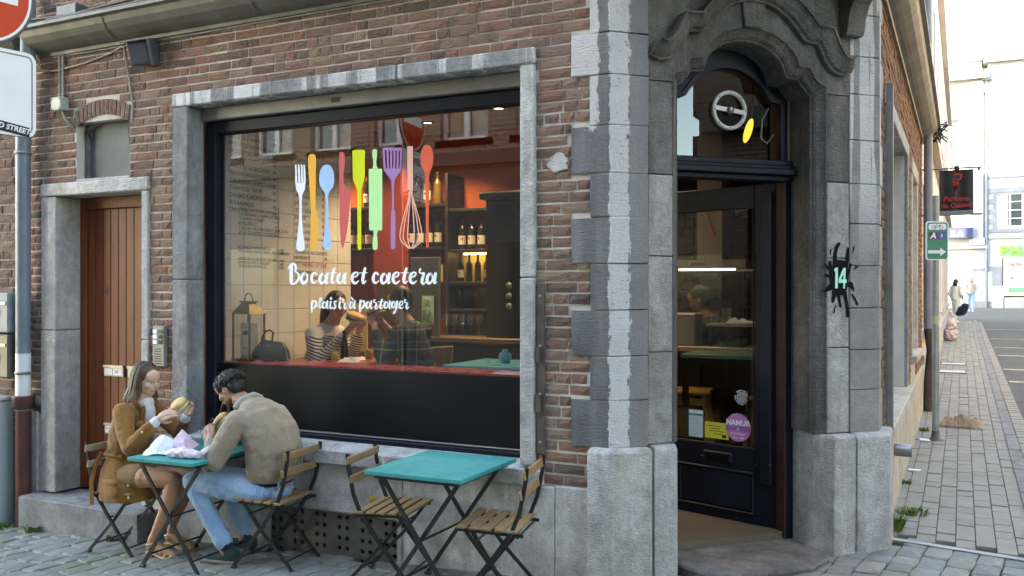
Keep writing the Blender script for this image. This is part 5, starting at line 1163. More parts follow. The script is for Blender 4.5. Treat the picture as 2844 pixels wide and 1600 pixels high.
# ================================================================== vinyl on the shop window, menu on the tiles
DEC = {'fork':[[(-4.326,2.56),(-4.319,2.516),(-4.299,2.483),(-4.29,2.443),(-4.292,2.299),(-4.301,2.213),(-4.313,2.141),(-4.319,2.098),(-4.312,2.076),(-4.293,2.064),(-4.264,2.064),(-4.246,2.075),(-4.239,2.096),(-4.244,2.139),(-4.257,2.211),(-4.266,2.298),(-4.268,2.442),(-4.259,2.481),(-4.239,2.512),(-4.235,2.555)],[(-4.329,2.695),(-4.329,2.675),(-4.327,2.557),(-4.307,2.556),(-4.313,2.674),(-4.316,2.695)],[(-4.302,2.694),(-4.302,2.673),(-4.3,2.555),(-4.28,2.554),(-4.285,2.672),(-4.289,2.693)],[(-4.276,2.692),(-4.276,2.672),(-4.274,2.554),(-4.254,2.553),(-4.26,2.671),(-4.263,2.691)],[(-4.252,2.691),(-4.252,2.671),(-4.251,2.553),(-4.231,2.552),(-4.236,2.67),(-4.24,2.69)]],'table_knife':[[(-4.188,2.764),(-4.203,2.756),(-4.21,2.737),(-4.206,2.639),(-4.194,2.496),(-4.187,2.381),(-4.185,2.352),(-4.188,2.295),(-4.188,2.209),(-4.188,2.124),(-4.187,2.081),(-4.187,2.067),(-4.176,2.066),(-4.151,2.08),(-4.131,2.122),(-4.12,2.208),(-4.12,2.293),(-4.135,2.35),(-4.144,2.379),(-4.14,2.493),(-4.138,2.635),(-4.138,2.732),(-4.145,2.752),(-4.16,2.762)]],'spoon':[[(-4.044,2.678),(-4.069,2.675),(-4.086,2.661),(-4.099,2.64),(-4.107,2.613),(-4.11,2.582),(-4.107,2.552),(-4.099,2.523),(-4.071,2.492),(-4.057,2.468),(-4.053,2.432),(-4.053,2.291),(-4.062,2.206),(-4.074,2.135),(-4.078,2.1),(-4.069,2.08),(-4.053,2.071),(-4.025,2.071),(-4.009,2.079),(-4.0,2.098),(-4.004,2.134),(-4.016,2.205),(-4.028,2.29),(-4.032,2.431),(-4.028,2.466),(-4.014,2.49),(-3.986,2.518),(-3.978,2.545),(-3.976,2.575),(-3.978,2.606),(-3.986,2.634),(-3.999,2.656),(-4.016,2.671),(-4.041,2.678)]],'kitchen_knife':[[(-3.931,2.758),(-3.913,2.761),(-3.892,2.753),(-3.882,2.704),(-3.886,2.663),(-3.896,2.593),(-3.892,2.537),(-3.877,2.519),(-3.875,2.497),(-3.832,2.492),(-3.836,2.423),(-3.851,2.284),(-3.872,2.159),(-3.903,2.07),(-3.92,2.118),(-3.929,2.258),(-3.929,2.497),(-3.936,2.708)]],'spatula':[[(-3.82,2.762),(-3.797,2.766),(-3.737,2.762),(-3.712,2.754),(-3.714,2.569),(-3.725,2.528),(-3.742,2.488),(-3.744,2.474),(-3.742,2.079),(-3.751,2.065),(-3.768,2.066),(-3.774,2.08),(-3.778,2.476),(-3.785,2.504),(-3.814,2.554)]],'rolling_pin':[[(-3.64,2.76),(-3.65,2.753),(-3.65,2.717),(-3.643,2.675),(-3.642,2.648),(-3.65,2.626),(-3.603,2.623),(-3.615,2.646),(-3.617,2.674),(-3.61,2.714),(-3.61,2.75),(-3.62,2.759)],[(-3.673,2.626),(-3.68,2.623),(-3.677,2.209),(-3.672,2.199),(-3.572,2.196),(-3.567,2.206),(-3.567,2.616),(-3.574,2.62)],[(-3.643,2.197),(-3.637,2.173),(-3.645,2.146),(-3.648,2.098),(-3.645,2.073),(-3.635,2.063),(-3.618,2.063),(-3.608,2.072),(-3.605,2.097),(-3.608,2.145),(-3.613,2.173),(-3.603,2.196)]],'slotted_spatula':[[(-3.554,2.764),(-3.562,2.755),(-3.562,2.745),(-3.403,2.735),(-3.403,2.744),(-3.411,2.754)],[(-3.557,2.621),(-3.547,2.601),(-3.518,2.565),(-3.493,2.537),(-3.487,2.462),(-3.487,2.339),(-3.495,2.312),(-3.497,2.217),(-3.497,2.081),(-3.492,2.07),(-3.484,2.066),(-3.471,2.066),(-3.463,2.07),(-3.458,2.08),(-3.458,2.216),(-3.459,2.311),(-3.471,2.339),(-3.471,2.461),(-3.467,2.535),(-3.446,2.561),(-3.417,2.594),(-3.408,2.612)],[(-3.564,2.747),(-3.556,2.618),(-3.538,2.617),(-3.544,2.746)],[(-3.531,2.745),(-3.526,2.616),(-3.511,2.615),(-3.515,2.744)],[(-3.502,2.743),(-3.5,2.615),(-3.485,2.614),(-3.485,2.742)],[(-3.474,2.741),(-3.475,2.613),(-3.46,2.612),(-3.458,2.74)],[(-3.446,2.739),(-3.45,2.612),(-3.435,2.611),(-3.43,2.738)],[(-3.419,2.737),(-3.425,2.61),(-3.411,2.609),(-3.403,2.736)]],'whisk':[[(-3.361,2.761),(-3.363,2.757),(-3.361,2.476),(-3.361,2.461),(-3.316,2.459),(-3.316,2.474),(-3.318,2.754),(-3.32,2.758)]],'wires':[[(-3.336,2.468),(-3.342,2.435),(-3.352,2.402),(-3.363,2.369),(-3.374,2.337),(-3.385,2.304),(-3.396,2.271),(-3.405,2.238),(-3.414,2.205),(-3.42,2.172),(-3.42,2.138),(-3.398,2.104),(-3.351,2.07)],[(-3.336,2.468),(-3.34,2.435),(-3.347,2.402),(-3.354,2.369),(-3.362,2.336),(-3.369,2.303),(-3.377,2.27),(-3.383,2.237),(-3.389,2.204),(-3.393,2.171),(-3.393,2.137),(-3.378,2.104),(-3.345,2.07)],[(-3.336,2.468),(-3.338,2.435),(-3.34,2.402),(-3.343,2.369),(-3.346,2.336),(-3.349,2.302),(-3.352,2.269),(-3.355,2.236),(-3.357,2.203),(-3.359,2.17),(-3.358,2.137),(-3.352,2.103),(-3.338,2.07)],[(-3.329,2.467),(-3.327,2.434),(-3.324,2.401),(-3.321,2.368),(-3.318,2.334),(-3.315,2.301),(-3.313,2.268),(-3.31,2.235),(-3.308,2.202),(-3.306,2.168),(-3.306,2.135),(-3.313,2.102),(-3.327,2.07)],[(-3.329,2.467),(-3.324,2.434),(-3.318,2.401),(-3.311,2.367),(-3.303,2.334),(-3.295,2.3),(-3.288,2.267),(-3.282,2.234),(-3.277,2.201),(-3.272,2.168),(-3.272,2.135),(-3.287,2.102),(-3.32,2.069)],[(-3.329,2.467),(-3.322,2.434),(-3.313,2.4),(-3.302,2.367),(-3.291,2.333),(-3.28,2.3),(-3.269,2.266),(-3.26,2.233),(-3.252,2.2),(-3.246,2.167),(-3.246,2.134),(-3.267,2.101),(-3.314,2.069)]],'wooden_spoon':[[(-3.208,2.76),(-3.226,2.757),(-3.24,2.745),(-3.25,2.727),(-3.256,2.702),(-3.258,2.675),(-3.256,2.648),(-3.25,2.623),(-3.236,2.596),(-3.223,2.569),(-3.219,2.529),(-3.214,2.089),(-3.211,2.073),(-3.195,2.072),(-3.192,2.088),(-3.191,2.527),(-3.186,2.567),(-3.173,2.593),(-3.163,2.618),(-3.157,2.642),(-3.155,2.669),(-3.157,2.696),(-3.163,2.721),(-3.173,2.741),(-3.186,2.754),(-3.205,2.76)]]}
LINE1 = [[(-4.397,1.935,0.0034),(-4.377,1.959,0.0077),(-4.349,1.975,0.0095),(-4.326,1.964,0.0095),(-4.322,1.942,0.0095),(-4.328,1.919,0.0077)],[(-4.362,1.959,0.0129),(-4.366,1.895,0.0155),(-4.365,1.849,0.0155),(-4.358,1.832,0.0086)],[(-4.328,1.918,0.0052),(-4.305,1.909,0.006),(-4.295,1.886,0.0095),(-4.303,1.858,0.0095),(-4.327,1.835,0.0077),(-4.362,1.827,0.0052)],[(-4.225,1.901,0.009),(-4.237,1.906,0.0101),(-4.249,1.903,0.0113),(-4.261,1.895,0.0122),(-4.269,1.881,0.0128),(-4.273,1.865,0.0129),(-4.27,1.851,0.0125),(-4.263,1.84,0.0116),(-4.252,1.835,0.0105),(-4.239,1.838,0.0094),(-4.227,1.846,0.0084),(-4.219,1.86,0.0079),(-4.216,1.876,0.0078),(-4.218,1.89,0.0082),(-4.225,1.901,0.009),(-4.237,1.906,0.0101)],[(-4.135,1.898,0.0086),(-4.148,1.91,0.006),(-4.165,1.902,0.0086),(-4.178,1.876,0.012),(-4.174,1.848,0.0112),(-4.154,1.836,0.0069),(-4.13,1.852,0.0034)],[(-4.064,1.895,0.0075),(-4.073,1.9,0.0088),(-4.084,1.898,0.0101),(-4.094,1.89,0.0112),(-4.102,1.877,0.0119),(-4.105,1.862,0.012),(-4.103,1.848,0.0115),(-4.096,1.838,0.0105),(-4.087,1.834,0.0093),(-4.076,1.836,0.0079),(-4.066,1.844,0.0068),(-4.059,1.857,0.0062),(-4.056,1.872,0.0061),(-4.058,1.885,0.0065),(-4.064,1.895,0.0075),(-4.073,1.9,0.0088)],[(-4.037,1.9,0.0116),(-4.043,1.87,0.0116),(-4.049,1.845,0.0112),(-4.042,1.833,0.006),(-4.026,1.845,0.003)],[(-3.978,1.936,0.0103),(-3.992,1.893,0.012),(-3.999,1.852,0.012),(-3.989,1.835,0.0077),(-3.969,1.85,0.0034)],[(-4.026,1.907,0.003),(-3.956,1.908,0.003)],[(-3.907,1.894,0.0075),(-3.917,1.899,0.0088),(-3.927,1.897,0.0101),(-3.937,1.889,0.0112),(-3.944,1.876,0.0119),(-3.947,1.861,0.012),(-3.945,1.848,0.0115),(-3.939,1.838,0.0105),(-3.93,1.834,0.0093),(-3.919,1.836,0.0079),(-3.909,1.844,0.0068),(-3.902,1.857,0.0062),(-3.899,1.871,0.0061),(-3.901,1.884,0.0065),(-3.907,1.894,0.0075),(-3.917,1.899,0.0088)],[(-3.88,1.899,0.0116),(-3.885,1.87,0.0116),(-3.891,1.845,0.0112),(-3.884,1.833,0.006),(-3.869,1.845,0.003)],[(-3.815,1.872,0.0039),(-3.782,1.884,0.0056),(-3.771,1.901,0.006),(-3.788,1.91,0.0052),(-3.812,1.896,0.0103),(-3.821,1.869,0.012),(-3.815,1.845,0.0112),(-3.793,1.833,0.0077),(-3.766,1.85,0.0034)],[(-3.711,1.934,0.0103),(-3.724,1.891,0.012),(-3.731,1.851,0.012),(-3.722,1.834,0.0077),(-3.703,1.849,0.0034)],[(-3.757,1.905,0.003),(-3.69,1.906,0.003)],[(-3.602,1.894,0.0086),(-3.614,1.906,0.006),(-3.63,1.899,0.0086),(-3.641,1.873,0.012),(-3.638,1.846,0.0112),(-3.619,1.835,0.0069),(-3.596,1.85,0.0034)],[(-3.537,1.892,0.0075),(-3.546,1.896,0.0088),(-3.556,1.894,0.0101),(-3.565,1.886,0.0112),(-3.572,1.874,0.0119),(-3.575,1.86,0.012),(-3.573,1.847,0.0115),(-3.567,1.837,0.0105),(-3.558,1.833,0.0093),(-3.548,1.835,0.0079),(-3.539,1.843,0.0068),(-3.532,1.855,0.0062),(-3.529,1.869,0.0061),(-3.531,1.882,0.0065),(-3.537,1.892,0.0075),(-3.546,1.896,0.0088)],[(-3.508,1.896,0.0116),(-3.513,1.868,0.0116),(-3.519,1.844,0.0112),(-3.512,1.832,0.006),(-3.498,1.844,0.003)],[(-3.472,1.87,0.0039),(-3.44,1.882,0.0056),(-3.43,1.899,0.006),(-3.447,1.907,0.0052),(-3.469,1.894,0.0103),(-3.478,1.868,0.012),(-3.472,1.843,0.0112),(-3.451,1.832,0.0077),(-3.426,1.849,0.0034)],[(-3.37,1.93,0.0103),(-3.383,1.889,0.012),(-3.39,1.85,0.012),(-3.38,1.833,0.0077),(-3.362,1.847,0.0034)],[(-3.414,1.903,0.003),(-3.35,1.903,0.003)],[(-3.334,1.869,0.0039),(-3.303,1.881,0.0056),(-3.293,1.898,0.006),(-3.309,1.906,0.0052),(-3.331,1.893,0.0103),(-3.34,1.867,0.012),(-3.334,1.843,0.0112),(-3.313,1.832,0.0077),(-3.289,1.848,0.0034)],[(-3.259,1.925,0.0086),(-3.266,1.906,0.0052),(-3.248,1.898,0.0052),(-3.229,1.898,0.0086),(-3.24,1.867,0.0112),(-3.245,1.841,0.0112),(-3.233,1.827,0.0069),(-3.212,1.846,0.0034)],[(-3.169,1.889,0.0075),(-3.177,1.894,0.0088),(-3.187,1.892,0.0101),(-3.196,1.884,0.0112),(-3.202,1.872,0.0119),(-3.205,1.858,0.012),(-3.203,1.845,0.0115),(-3.198,1.836,0.0105),(-3.189,1.832,0.0093),(-3.18,1.834,0.0079),(-3.171,1.842,0.0068),(-3.164,1.854,0.0062),(-3.162,1.867,0.0061),(-3.163,1.88,0.0065),(-3.169,1.889,0.0075),(-3.177,1.894,0.0088)],[(-3.139,1.894,0.0116),(-3.144,1.866,0.0116),(-3.149,1.842,0.0112),(-3.143,1.831,0.006),(-3.129,1.842,0.003)]]
LINE2 = [[(-4.171,1.709,0.0086),(-4.178,1.668,0.0086),(-4.176,1.63,0.0077)],[(-4.169,1.699,0.0039),(-4.142,1.707,0.006),(-4.138,1.682,0.0077),(-4.154,1.658,0.006),(-4.171,1.653,0.003)],[(-4.131,1.663,0.0026),(-4.108,1.692,0.0034),(-4.088,1.718,0.0043),(-4.092,1.731,0.0043),(-4.105,1.715,0.0069),(-4.109,1.678,0.0086),(-4.102,1.657,0.006),(-4.085,1.669,0.0026)],[(-4.055,1.697,0.0049),(-4.06,1.7,0.0059),(-4.067,1.699,0.0068),(-4.073,1.693,0.0076),(-4.078,1.685,0.0081),(-4.08,1.676,0.0081),(-4.079,1.667,0.0078),(-4.075,1.661,0.0071),(-4.069,1.658,0.0062),(-4.062,1.659,0.0052),(-4.056,1.665,0.0044),(-4.051,1.673,0.004),(-4.05,1.682,0.0039),(-4.051,1.691,0.0042),(-4.055,1.697,0.0049),(-4.06,1.7,0.0059)],[(-4.035,1.706,0.0073),(-4.042,1.667,0.0073),(-4.036,1.654,0.0039),(-4.025,1.666,0.0017)],[(-4.008,1.702,0.0077),(-4.013,1.666,0.0077),(-4.005,1.654,0.0039),(-3.994,1.666,0.0017)],[(-4.005,1.729,0.0077),(-4.005,1.723,0.0082)],[(-3.961,1.705,0.006),(-3.977,1.702,0.0052),(-3.973,1.684,0.0069),(-3.965,1.669,0.0069),(-3.977,1.654,0.0052),(-3.99,1.659,0.0043)],[(-3.926,1.703,0.0077),(-3.932,1.667,0.0077),(-3.924,1.655,0.0039),(-3.913,1.667,0.0017)],[(-3.923,1.729,0.0077),(-3.924,1.724,0.0082)],[(-3.899,1.715,0.0073),(-3.905,1.701,0.0034),(-3.887,1.695,0.0039),(-3.881,1.69,0.0065),(-3.888,1.67,0.0077),(-3.884,1.653,0.0056),(-3.865,1.669,0.0022)],[(-3.817,1.699,0.0049),(-3.823,1.702,0.0059),(-3.829,1.7,0.0068),(-3.835,1.695,0.0076),(-3.84,1.687,0.0081),(-3.842,1.678,0.0081),(-3.841,1.669,0.0078),(-3.837,1.663,0.0071),(-3.831,1.66,0.0062),(-3.825,1.662,0.0052),(-3.818,1.667,0.0044),(-3.814,1.675,0.004),(-3.812,1.684,0.0039),(-3.813,1.693,0.0042),(-3.817,1.699,0.0049),(-3.823,1.702,0.0059)],[(-3.797,1.707,0.0073),(-3.804,1.669,0.0073),(-3.798,1.656,0.0039),(-3.788,1.668,0.0017)],[(-3.827,1.732,0.0069),(-3.811,1.716,0.0043)],[(-3.749,1.711,0.0086),(-3.755,1.672,0.0086),(-3.753,1.635,0.0077)],[(-3.747,1.702,0.0039),(-3.722,1.71,0.006),(-3.717,1.686,0.0077),(-3.732,1.662,0.006),(-3.749,1.658,0.003)],[(-3.677,1.7,0.0049),(-3.682,1.703,0.0059),(-3.689,1.701,0.0068),(-3.695,1.696,0.0076),(-3.699,1.688,0.0081),(-3.701,1.679,0.0081),(-3.7,1.671,0.0078),(-3.696,1.664,0.0071),(-3.69,1.662,0.0062),(-3.684,1.663,0.0052),(-3.678,1.668,0.0044),(-3.674,1.676,0.004),(-3.672,1.685,0.0039),(-3.673,1.694,0.0042),(-3.677,1.7,0.0049),(-3.682,1.703,0.0059)],[(-3.657,1.708,0.0073),(-3.664,1.67,0.0073),(-3.658,1.658,0.0039),(-3.647,1.669,0.0017)],[(-3.632,1.716,0.0073),(-3.638,1.703,0.0034),(-3.62,1.697,0.0039),(-3.615,1.692,0.0065),(-3.622,1.672,0.0077),(-3.618,1.656,0.0056),(-3.599,1.671,0.0022)],[(-3.57,1.719,0.0077),(-3.581,1.687,0.0082),(-3.584,1.667,0.0077),(-3.576,1.658,0.0043),(-3.559,1.67,0.0022)],[(-3.602,1.704,0.0022),(-3.548,1.707,0.0022)],[(-3.525,1.701,0.0049),(-3.531,1.704,0.0059),(-3.537,1.702,0.0068),(-3.543,1.697,0.0076),(-3.547,1.689,0.0081),(-3.549,1.68,0.0081),(-3.548,1.672,0.0078),(-3.544,1.666,0.0071),(-3.539,1.663,0.0062),(-3.532,1.665,0.0052),(-3.526,1.67,0.0044),(-3.522,1.678,0.004),(-3.521,1.687,0.0039),(-3.522,1.695,0.0042),(-3.525,1.701,0.0049),(-3.531,1.704,0.0059)],[(-3.503,1.709,0.0073),(-3.51,1.672,0.0073),(-3.504,1.659,0.0039),(-3.494,1.671,0.0017)],[(-3.465,1.703,0.0049),(-3.471,1.706,0.0059),(-3.477,1.705,0.0068),(-3.483,1.7,0.0076),(-3.487,1.692,0.0081),(-3.488,1.684,0.0081),(-3.487,1.676,0.0078),(-3.484,1.67,0.0071),(-3.478,1.667,0.0062),(-3.472,1.669,0.0052),(-3.466,1.674,0.0044),(-3.462,1.681,0.004),(-3.461,1.69,0.0039),(-3.462,1.698,0.0042),(-3.465,1.703,0.0049),(-3.471,1.706,0.0059)],[(-3.443,1.708,0.0073),(-3.452,1.666,0.0073),(-3.462,1.633,0.0056),(-3.477,1.629,0.0039),(-3.462,1.648,0.0022),(-3.431,1.67,0.0022)],[(-3.421,1.68,0.003),(-3.402,1.689,0.0039),(-3.399,1.705,0.0039),(-3.413,1.708,0.0043),(-3.426,1.692,0.0073),(-3.423,1.67,0.0073),(-3.407,1.661,0.0043),(-3.393,1.672,0.0022)],[(-3.379,1.718,0.0073),(-3.384,1.705,0.0034),(-3.368,1.699,0.0039),(-3.362,1.694,0.0065),(-3.369,1.674,0.0077),(-3.365,1.659,0.0056),(-3.347,1.673,0.0022)]]

def flat_poly(mb, pts, y): mb.add([(x, y, z) for x, z in pts], [tuple(range(len(pts)))])
DECCOL = {'fork': (.72, .78, .86), 'table_knife': (.86, .40, .035), 'spoon': (.30, .52, .80), 'kitchen_knife': (.66, .085, .10), 'spatula': (.62, .68, .01),
          'rolling_pin': (.42, .80, .36), 'slotted_spatula': (.38, .18, .44), 'whisk': (.86, .42, .34), 'wooden_spoon': (.80, .11, .055)}
def ribbon(mb, pts, y, sub=5):
    """smooth round-ended brush stroke through (x, z, half width)"""
    P = [Vector(p) for p in pts]; Q = []
    for i in range(len(P)-1):
        p0, p1, p2, p3 = P[max(i-1, 0)], P[i], P[i+1], P[min(i+2, len(P)-1)]
        for k in range(sub):
            t = k/sub; Q.append(.5*((2*p1)+(p2-p0)*t+(2*p0-5*p1+4*p2-p3)*t*t+(3*p1-p0-3*p2+p3)*t**3))
    Q.append(P[-1]); v = []; n = len(Q)
    for i, q in enumerate(Q):
        d = (Q[min(i+1, n-1)]-Q[max(i-1, 0)]); d = Vector((d.x, d.y)).normalized(); nn = Vector((-d.y, d.x)); w = max(q.z, .0008)
        v += [(q.x+nn.x*w, y, q.y+nn.y*w), (q.x-nn.x*w, y, q.y-nn.y*w)]
        if i in (0, n-1):
            e = -d if i == 0 else d
            cap = [(q.x+(nn.x*math.cos(a)+e.x*math.sin(a))*w, y+.00004, q.y+(nn.y*math.cos(a)+e.y*math.sin(a))*w) for a in [PI*k/7 for k in range(8)]]
            mb.add(cap, [tuple(range(8))])
    mb.add(v, [(2*i, 2*i+1, 2*i+3, 2*i+2) for i in range(n-1)])
for k_, polys in DEC.items():
    if k_ == 'wires': continue
    mb = MB()
    for i, p in enumerate(polys): flat_poly(mb, p, .1945-.00008*i)
    if k_ == 'whisk':
        for i, w in enumerate(DEC['wires']): ribbon(mb, [(x, z, .0042) for x, z in w], .1943-.00008*i, 3)
    c_ = DECCOL[k_]
    mb.build(k_+'_decal', M_(k_+' vinyl', c_, tuple(v*.94 for v in c_), 3, .5, fine=0, spec=.3), win, I4, recalc=False)
LETW = M_('pale letter vinyl', (.80, .86, .93), (.76, .82, .90), 3, .5, fine=0)
for nm, L_ in (('shop_name_lettering', LINE1), ('slogan_lettering', LINE2)):
    mb = MB()
    for i, st in enumerate(L_): ribbon(mb, st, .1945-.00006*i)
    mb.build(nm, LETW, win, I4, recalc=False)
# handwritten menu on the tile wall (plane X = -5.16, faces +X)
TM = RZ(R(90)) @ UP
MINK = M_('marker ink', (.03, .03, .035), None, 9, .5, fine=0); MRED = M_('red marker ink', (.40, .10, .07), None, 9, .5, fine=0)
def menu(y, z, lines, size, ink=None, step=.052, price='11€', py=.50):
    for i, s_ in enumerate(lines):
        if not s_: continue
        zz = z-i*step
        text('menu_line', s_, size, ink or MINK, tw, T(-5.1625, y+random.uniform(-.01, .01), zz) @ TM @ RZ(R(-.6)), extr=.0003, shear=.12)
        if price: text('menu_price', price, size, ink or MINK, tw, T(-5.1625, y+py, zz-.008) @ TM, extr=.0003, shear=.15)
menu(.40, 2.99, ['POUR SA TOMATE', 'PIMIENTOS DEL PADRON', 'CROQUETAS FROMAGE', 'OLIVES', 'ANCHOIS DE BACALAO', 'TRIO DE LANGOSTINOS', 'CALAMARES CHIMICHURRI', 'TOJAMA DE THON', 'CANARD A LA PLANCHA', 'BOULES PORC', 'CREVETTE'], .043, step=.058, price='9€')
text('menu_heading', 'BOCADILLO', .062, MRED, tw, T(-5.1625, .50, 2.515) @ TM, extr=.0003)
menu(.50, 2.455, ['TORTILLA', 'CROQUETTE FROMAGE', 'CALAMARES CHIMICHURRI', '"COMME D\'HAB"', 'BURGERICO', 'CACHO AU CHORIZO BOCATA', 'JOUE DE PORC CONFITE'], .040, step=.037, py=.42)
menu(.50, 2.115, ['FROMAGE MANCHEGO', 'FROMAGE MANCHEGA AU ROMARIN', '', 'JAMBON DE BOEUF CECINA', 'JAMBON PATA NEGRA', 'JAMBON-FROMAGE'], .036, step=.030, py=.48, price='14€')
menu(1.18, 2.96, ['PATATAS BRAVAS', 'TORTILLA', 'ASSIETTE', 'RACIONES', 'TORTILLA', 'CHORIZO', 'FROMAGE', 'JAMBON', 'TOUT SEUL', 'SALADE', 'VIN ROUGE', 'VIN BLANC', 'PIMIENTO', 'YOGURT'], .043, step=.062, price='7€', py=.36)
menu(1.18, 2.10, ['CHURROS AU SUCRE', 'METRONTE'], .042, step=.048, price='7€', py=.40)
menu(1.18, 1.985, ['VIT MENU 1P 35€'], .058, MRED, price=None); menu(1.18, 1.93, ['DESSERT MAISON', 'CAFE GOURMAND'], .036, price=None, step=.05)
# ================================================================== things inside the restaurant
COUNTER_R = M_('crimson counter', (.30, .030, .045), (.26, .026, .04), 3, .28, fine=.03)
cr = thing('window_counter', 'crimson window counter running behind the shop glass', 'counter', (-3.8, .35, .19))
MB().box(-5.05, -2.45, .206, .52, 1.20, 1.243).build('top', COUNTER_R, cr, I4, .003); MB().box(-5.05, -2.45, .206, .24, .78, 1.199).build('front_panel', DARKW, cr, I4)
for x in (-5.0, -3.75, -2.5): MB().box(x, x+.05, .44, .50, .19, 1.199).build('leg', DARKW, cr, I4)
def fill_spot(x, y, power, label, col=(1, .80, .58)):
    """added fill spot set in the ceiling: ring, glowing lens and its own downward light"""
    t = thing('added_fill_spot', label, 'lamp', (x, y, 3.33), 0, 'added fill spots in the restaurant ceiling')
    MB().lathe([(.05, 0), (.065, 0), (.068, .012), (.05, .02)], 16, T(x, y, 3.33)).build('ring', INK, t, I4); MB().lathe([(0, .012), (.05, .012)], 16, T(x, y, 3.33)).build('lens', bpy.data.materials.get('added spot lens') or emit('added spot lens', (1, .72, .38), 1.5), t, I4)
    l = bpy.data.lights.new('fill_light', 'SPOT'); l.energy = power; l.color = col; l.shadow_soft_size = .05; l.spot_size = R(115); l.spot_blend = .6; link('fill_light', l, t, T(x, y, 3.32))
fill_spot(-4.35, 1.35, 2.6, 'added fill spot above the inside dining table', (1, .93, .86)); fill_spot(-3.55, 1.9, 7, 'added fill spot above the bar'); fill_spot(-2.35, 1.7, 1.4, 'added fill spot near the kitchen'); fill_spot(-5.75, 2.25, 10, 'added fill spot in the red back corner'); fill_spot(-4.45, 2.2, 9, 'added fill spot in front of the bottle shelves')  # spots added above the sightline to brighten the interior
# shelves
sh_ = thing('bottle_shelf', 'dark wooden wall shelving with bottles behind the bar', 'shelf', (-4.8, 2.7, .19))
for x0, x1, z in ((-5.9, -4.45, 2.20), (-5.9, -4.45, 2.62), (-4.42, -3.55, 2.17), (-4.42, -3.55, 2.56), (-4.42, -3.55, 1.86), (-4.42, -3.55, 1.60), (-5.1, -4.45, 1.86)): MB().box(x0, x1, 2.52, 2.815, z-.03, z).build('shelf_board', DARKW, sh_, I4, .003)
for x in (-4.44, -3.55): MB().box(x, x+.03, 2.50, 2.815, .19, 2.9).build('upright', DARKW, sh_, I4)
MB().box(-4.40, -3.57, 2.79, 2.815, .19, 1.83).build('back_board', DARKW, sh_, I4)
MB().box(-4.40, -3.60, 2.74, 2.78, 2.535, 2.548).build('light_strip', emit('warm shelf light', (1, .75, .35), 1.3), sh_, I4)
MB().box(-4.41, -3.57, 2.800, 2.812, 1.865, 2.14).build('lit_back_panel', M_('yellow back panel', (.55, .42, .16), None, 3, .7), sh_, I4); MB().box(-4.35, -3.65, 2.70, 2.73, 2.125, 2.138).build('light_strip', bpy.data.materials['warm shelf light'], sh_, I4)
DKGL = M_('dark green bottle glass', (.010, .014, .010), (.02, .02, .012), 4, .08, spec=.6, fine=0); CLEARB = M_('amber bottle glass', (.16, .10, .02), None, 4, .1, spec=.6, fine=0); BRB = M_('brown beer bottle glass', (.035, .014, .005), None, 4, .08, spec=.6, fine=0)
LAB = M_('cream bottle label', (.62, .58, .50), None, 6, .6); LABR = M_('red seal', (.35, .03, .03), None, 6, .6)
bp_ = [(0, 0), (.037, 0), (.038, .01), (.038, .19), (.034, .215), (.015, .245), (.0135, .30), (.016, .302), (.016, .318), (0, .318)]
bot_me = {m.name: MB().lathe(bp_, 12).mesh('glass_body', m) for m in (DKGL, CLEARB)}
lab_me = MB().lathe([(.0386, .05), (.0386, .14)], 12).mesh('label', LAB); cap_me = MB().lathe([(.0165, .265), (.0168, .319), (0, .32)], 10).mesh('capsule', LABR); seal_me = MB().lathe([(0, .0), (.012, 0)], 8, T(0, -.0394, .11) @ RX(R(90))).mesh('seal', LABR)
def bottle(x, y, z, mat, label, group, full=True, s=1.0):
    t = thing('wine_bottle', label, 'bottle', (x, y, z), 0, group); Mx = T(x, y, z) @ RZ(random.uniform(-.5, .5)) @ Matrix.Scale(s, 4)
    b = link('glass_body', bot_me[mat.name], t, Mx)
    if full: link('label', lab_me, b, Mx); link('capsule', cap_me, b, Mx); link('seal', seal_me, b, Mx)
rg = random.Random(14)
ORD = ['first', 'second', 'third', 'fourth', 'fifth', 'sixth', 'seventh', 'eighth', 'ninth', 'tenth', 'eleventh']
for i in range(11): bottle(-5.62+i*.103, 2.62, 2.201, DKGL, ORD[i]+' wine bottle from the left on the upper back shelf left of the bar', 'wine bottles on the upper left back shelf')
for i in range(8): bottle(-5.45+i*.12, 2.64, 2.621, rg.choice((DKGL, CLEARB)), ORD[i]+' bottle from the left on the topmost back shelf under the ceiling', 'bottles on the topmost shelf', i % 2 == 0)
for i in range(7): bottle(-4.32+i*.105, 2.62, 2.171, DKGL, ORD[i]+' wine bottle from the left on the back-lit shelf right of the whisk decal', 'wine bottles on the back-lit right shelf', True, .95)
for i in range(8): bottle(-4.34+i*.095, 2.63, 1.861, rg.choice((CLEARB, DKGL)), ORD[i]+' spirit bottle from the left on the middle bar shelf', 'spirit bottles on the middle bar shelf', i % 3 == 0, .82)
DRINK = glass_mat('drinking glass', (.95, .97, .97), 1.5, boost=1.2)
gl_me = MB().lathe([(0, .004), (.032, .004), (.038, .11), (.036, .11), (.030, .012), (0, .012)], 14).mesh('tumbler', DRINK)
wg_me = MB().lathe([(0, .002), (.032, .003), (.005, .012), (.004, .09), (.03, .115), (.036, .15), (.03, .20), (.028, .20), (.033, .15), (.0, .10)], 12).mesh('wine_glass', DRINK)
for i in range(9): tag(link('wine_glass', wg_me, None, T(-4.34+i*.085, 2.62, 1.601)), ORD[i]+' wine glass from the left on the lowest bar shelf', 'glass', 'wine glasses on the lowest bar shelf')
for i in range(6): tag(link('wine_glass', wg_me, None, T(-4.30+i*.085, 2.15, 1.362)), ORD[i]+' wine glass from the left standing on the bar counter', 'glass', 'wine glasses on the bar counter')
bc = thing('bar_counter', 'dark bar counter with wooden top in front of the bottle shelves', 'counter', (-4.0, 2.1, .19))
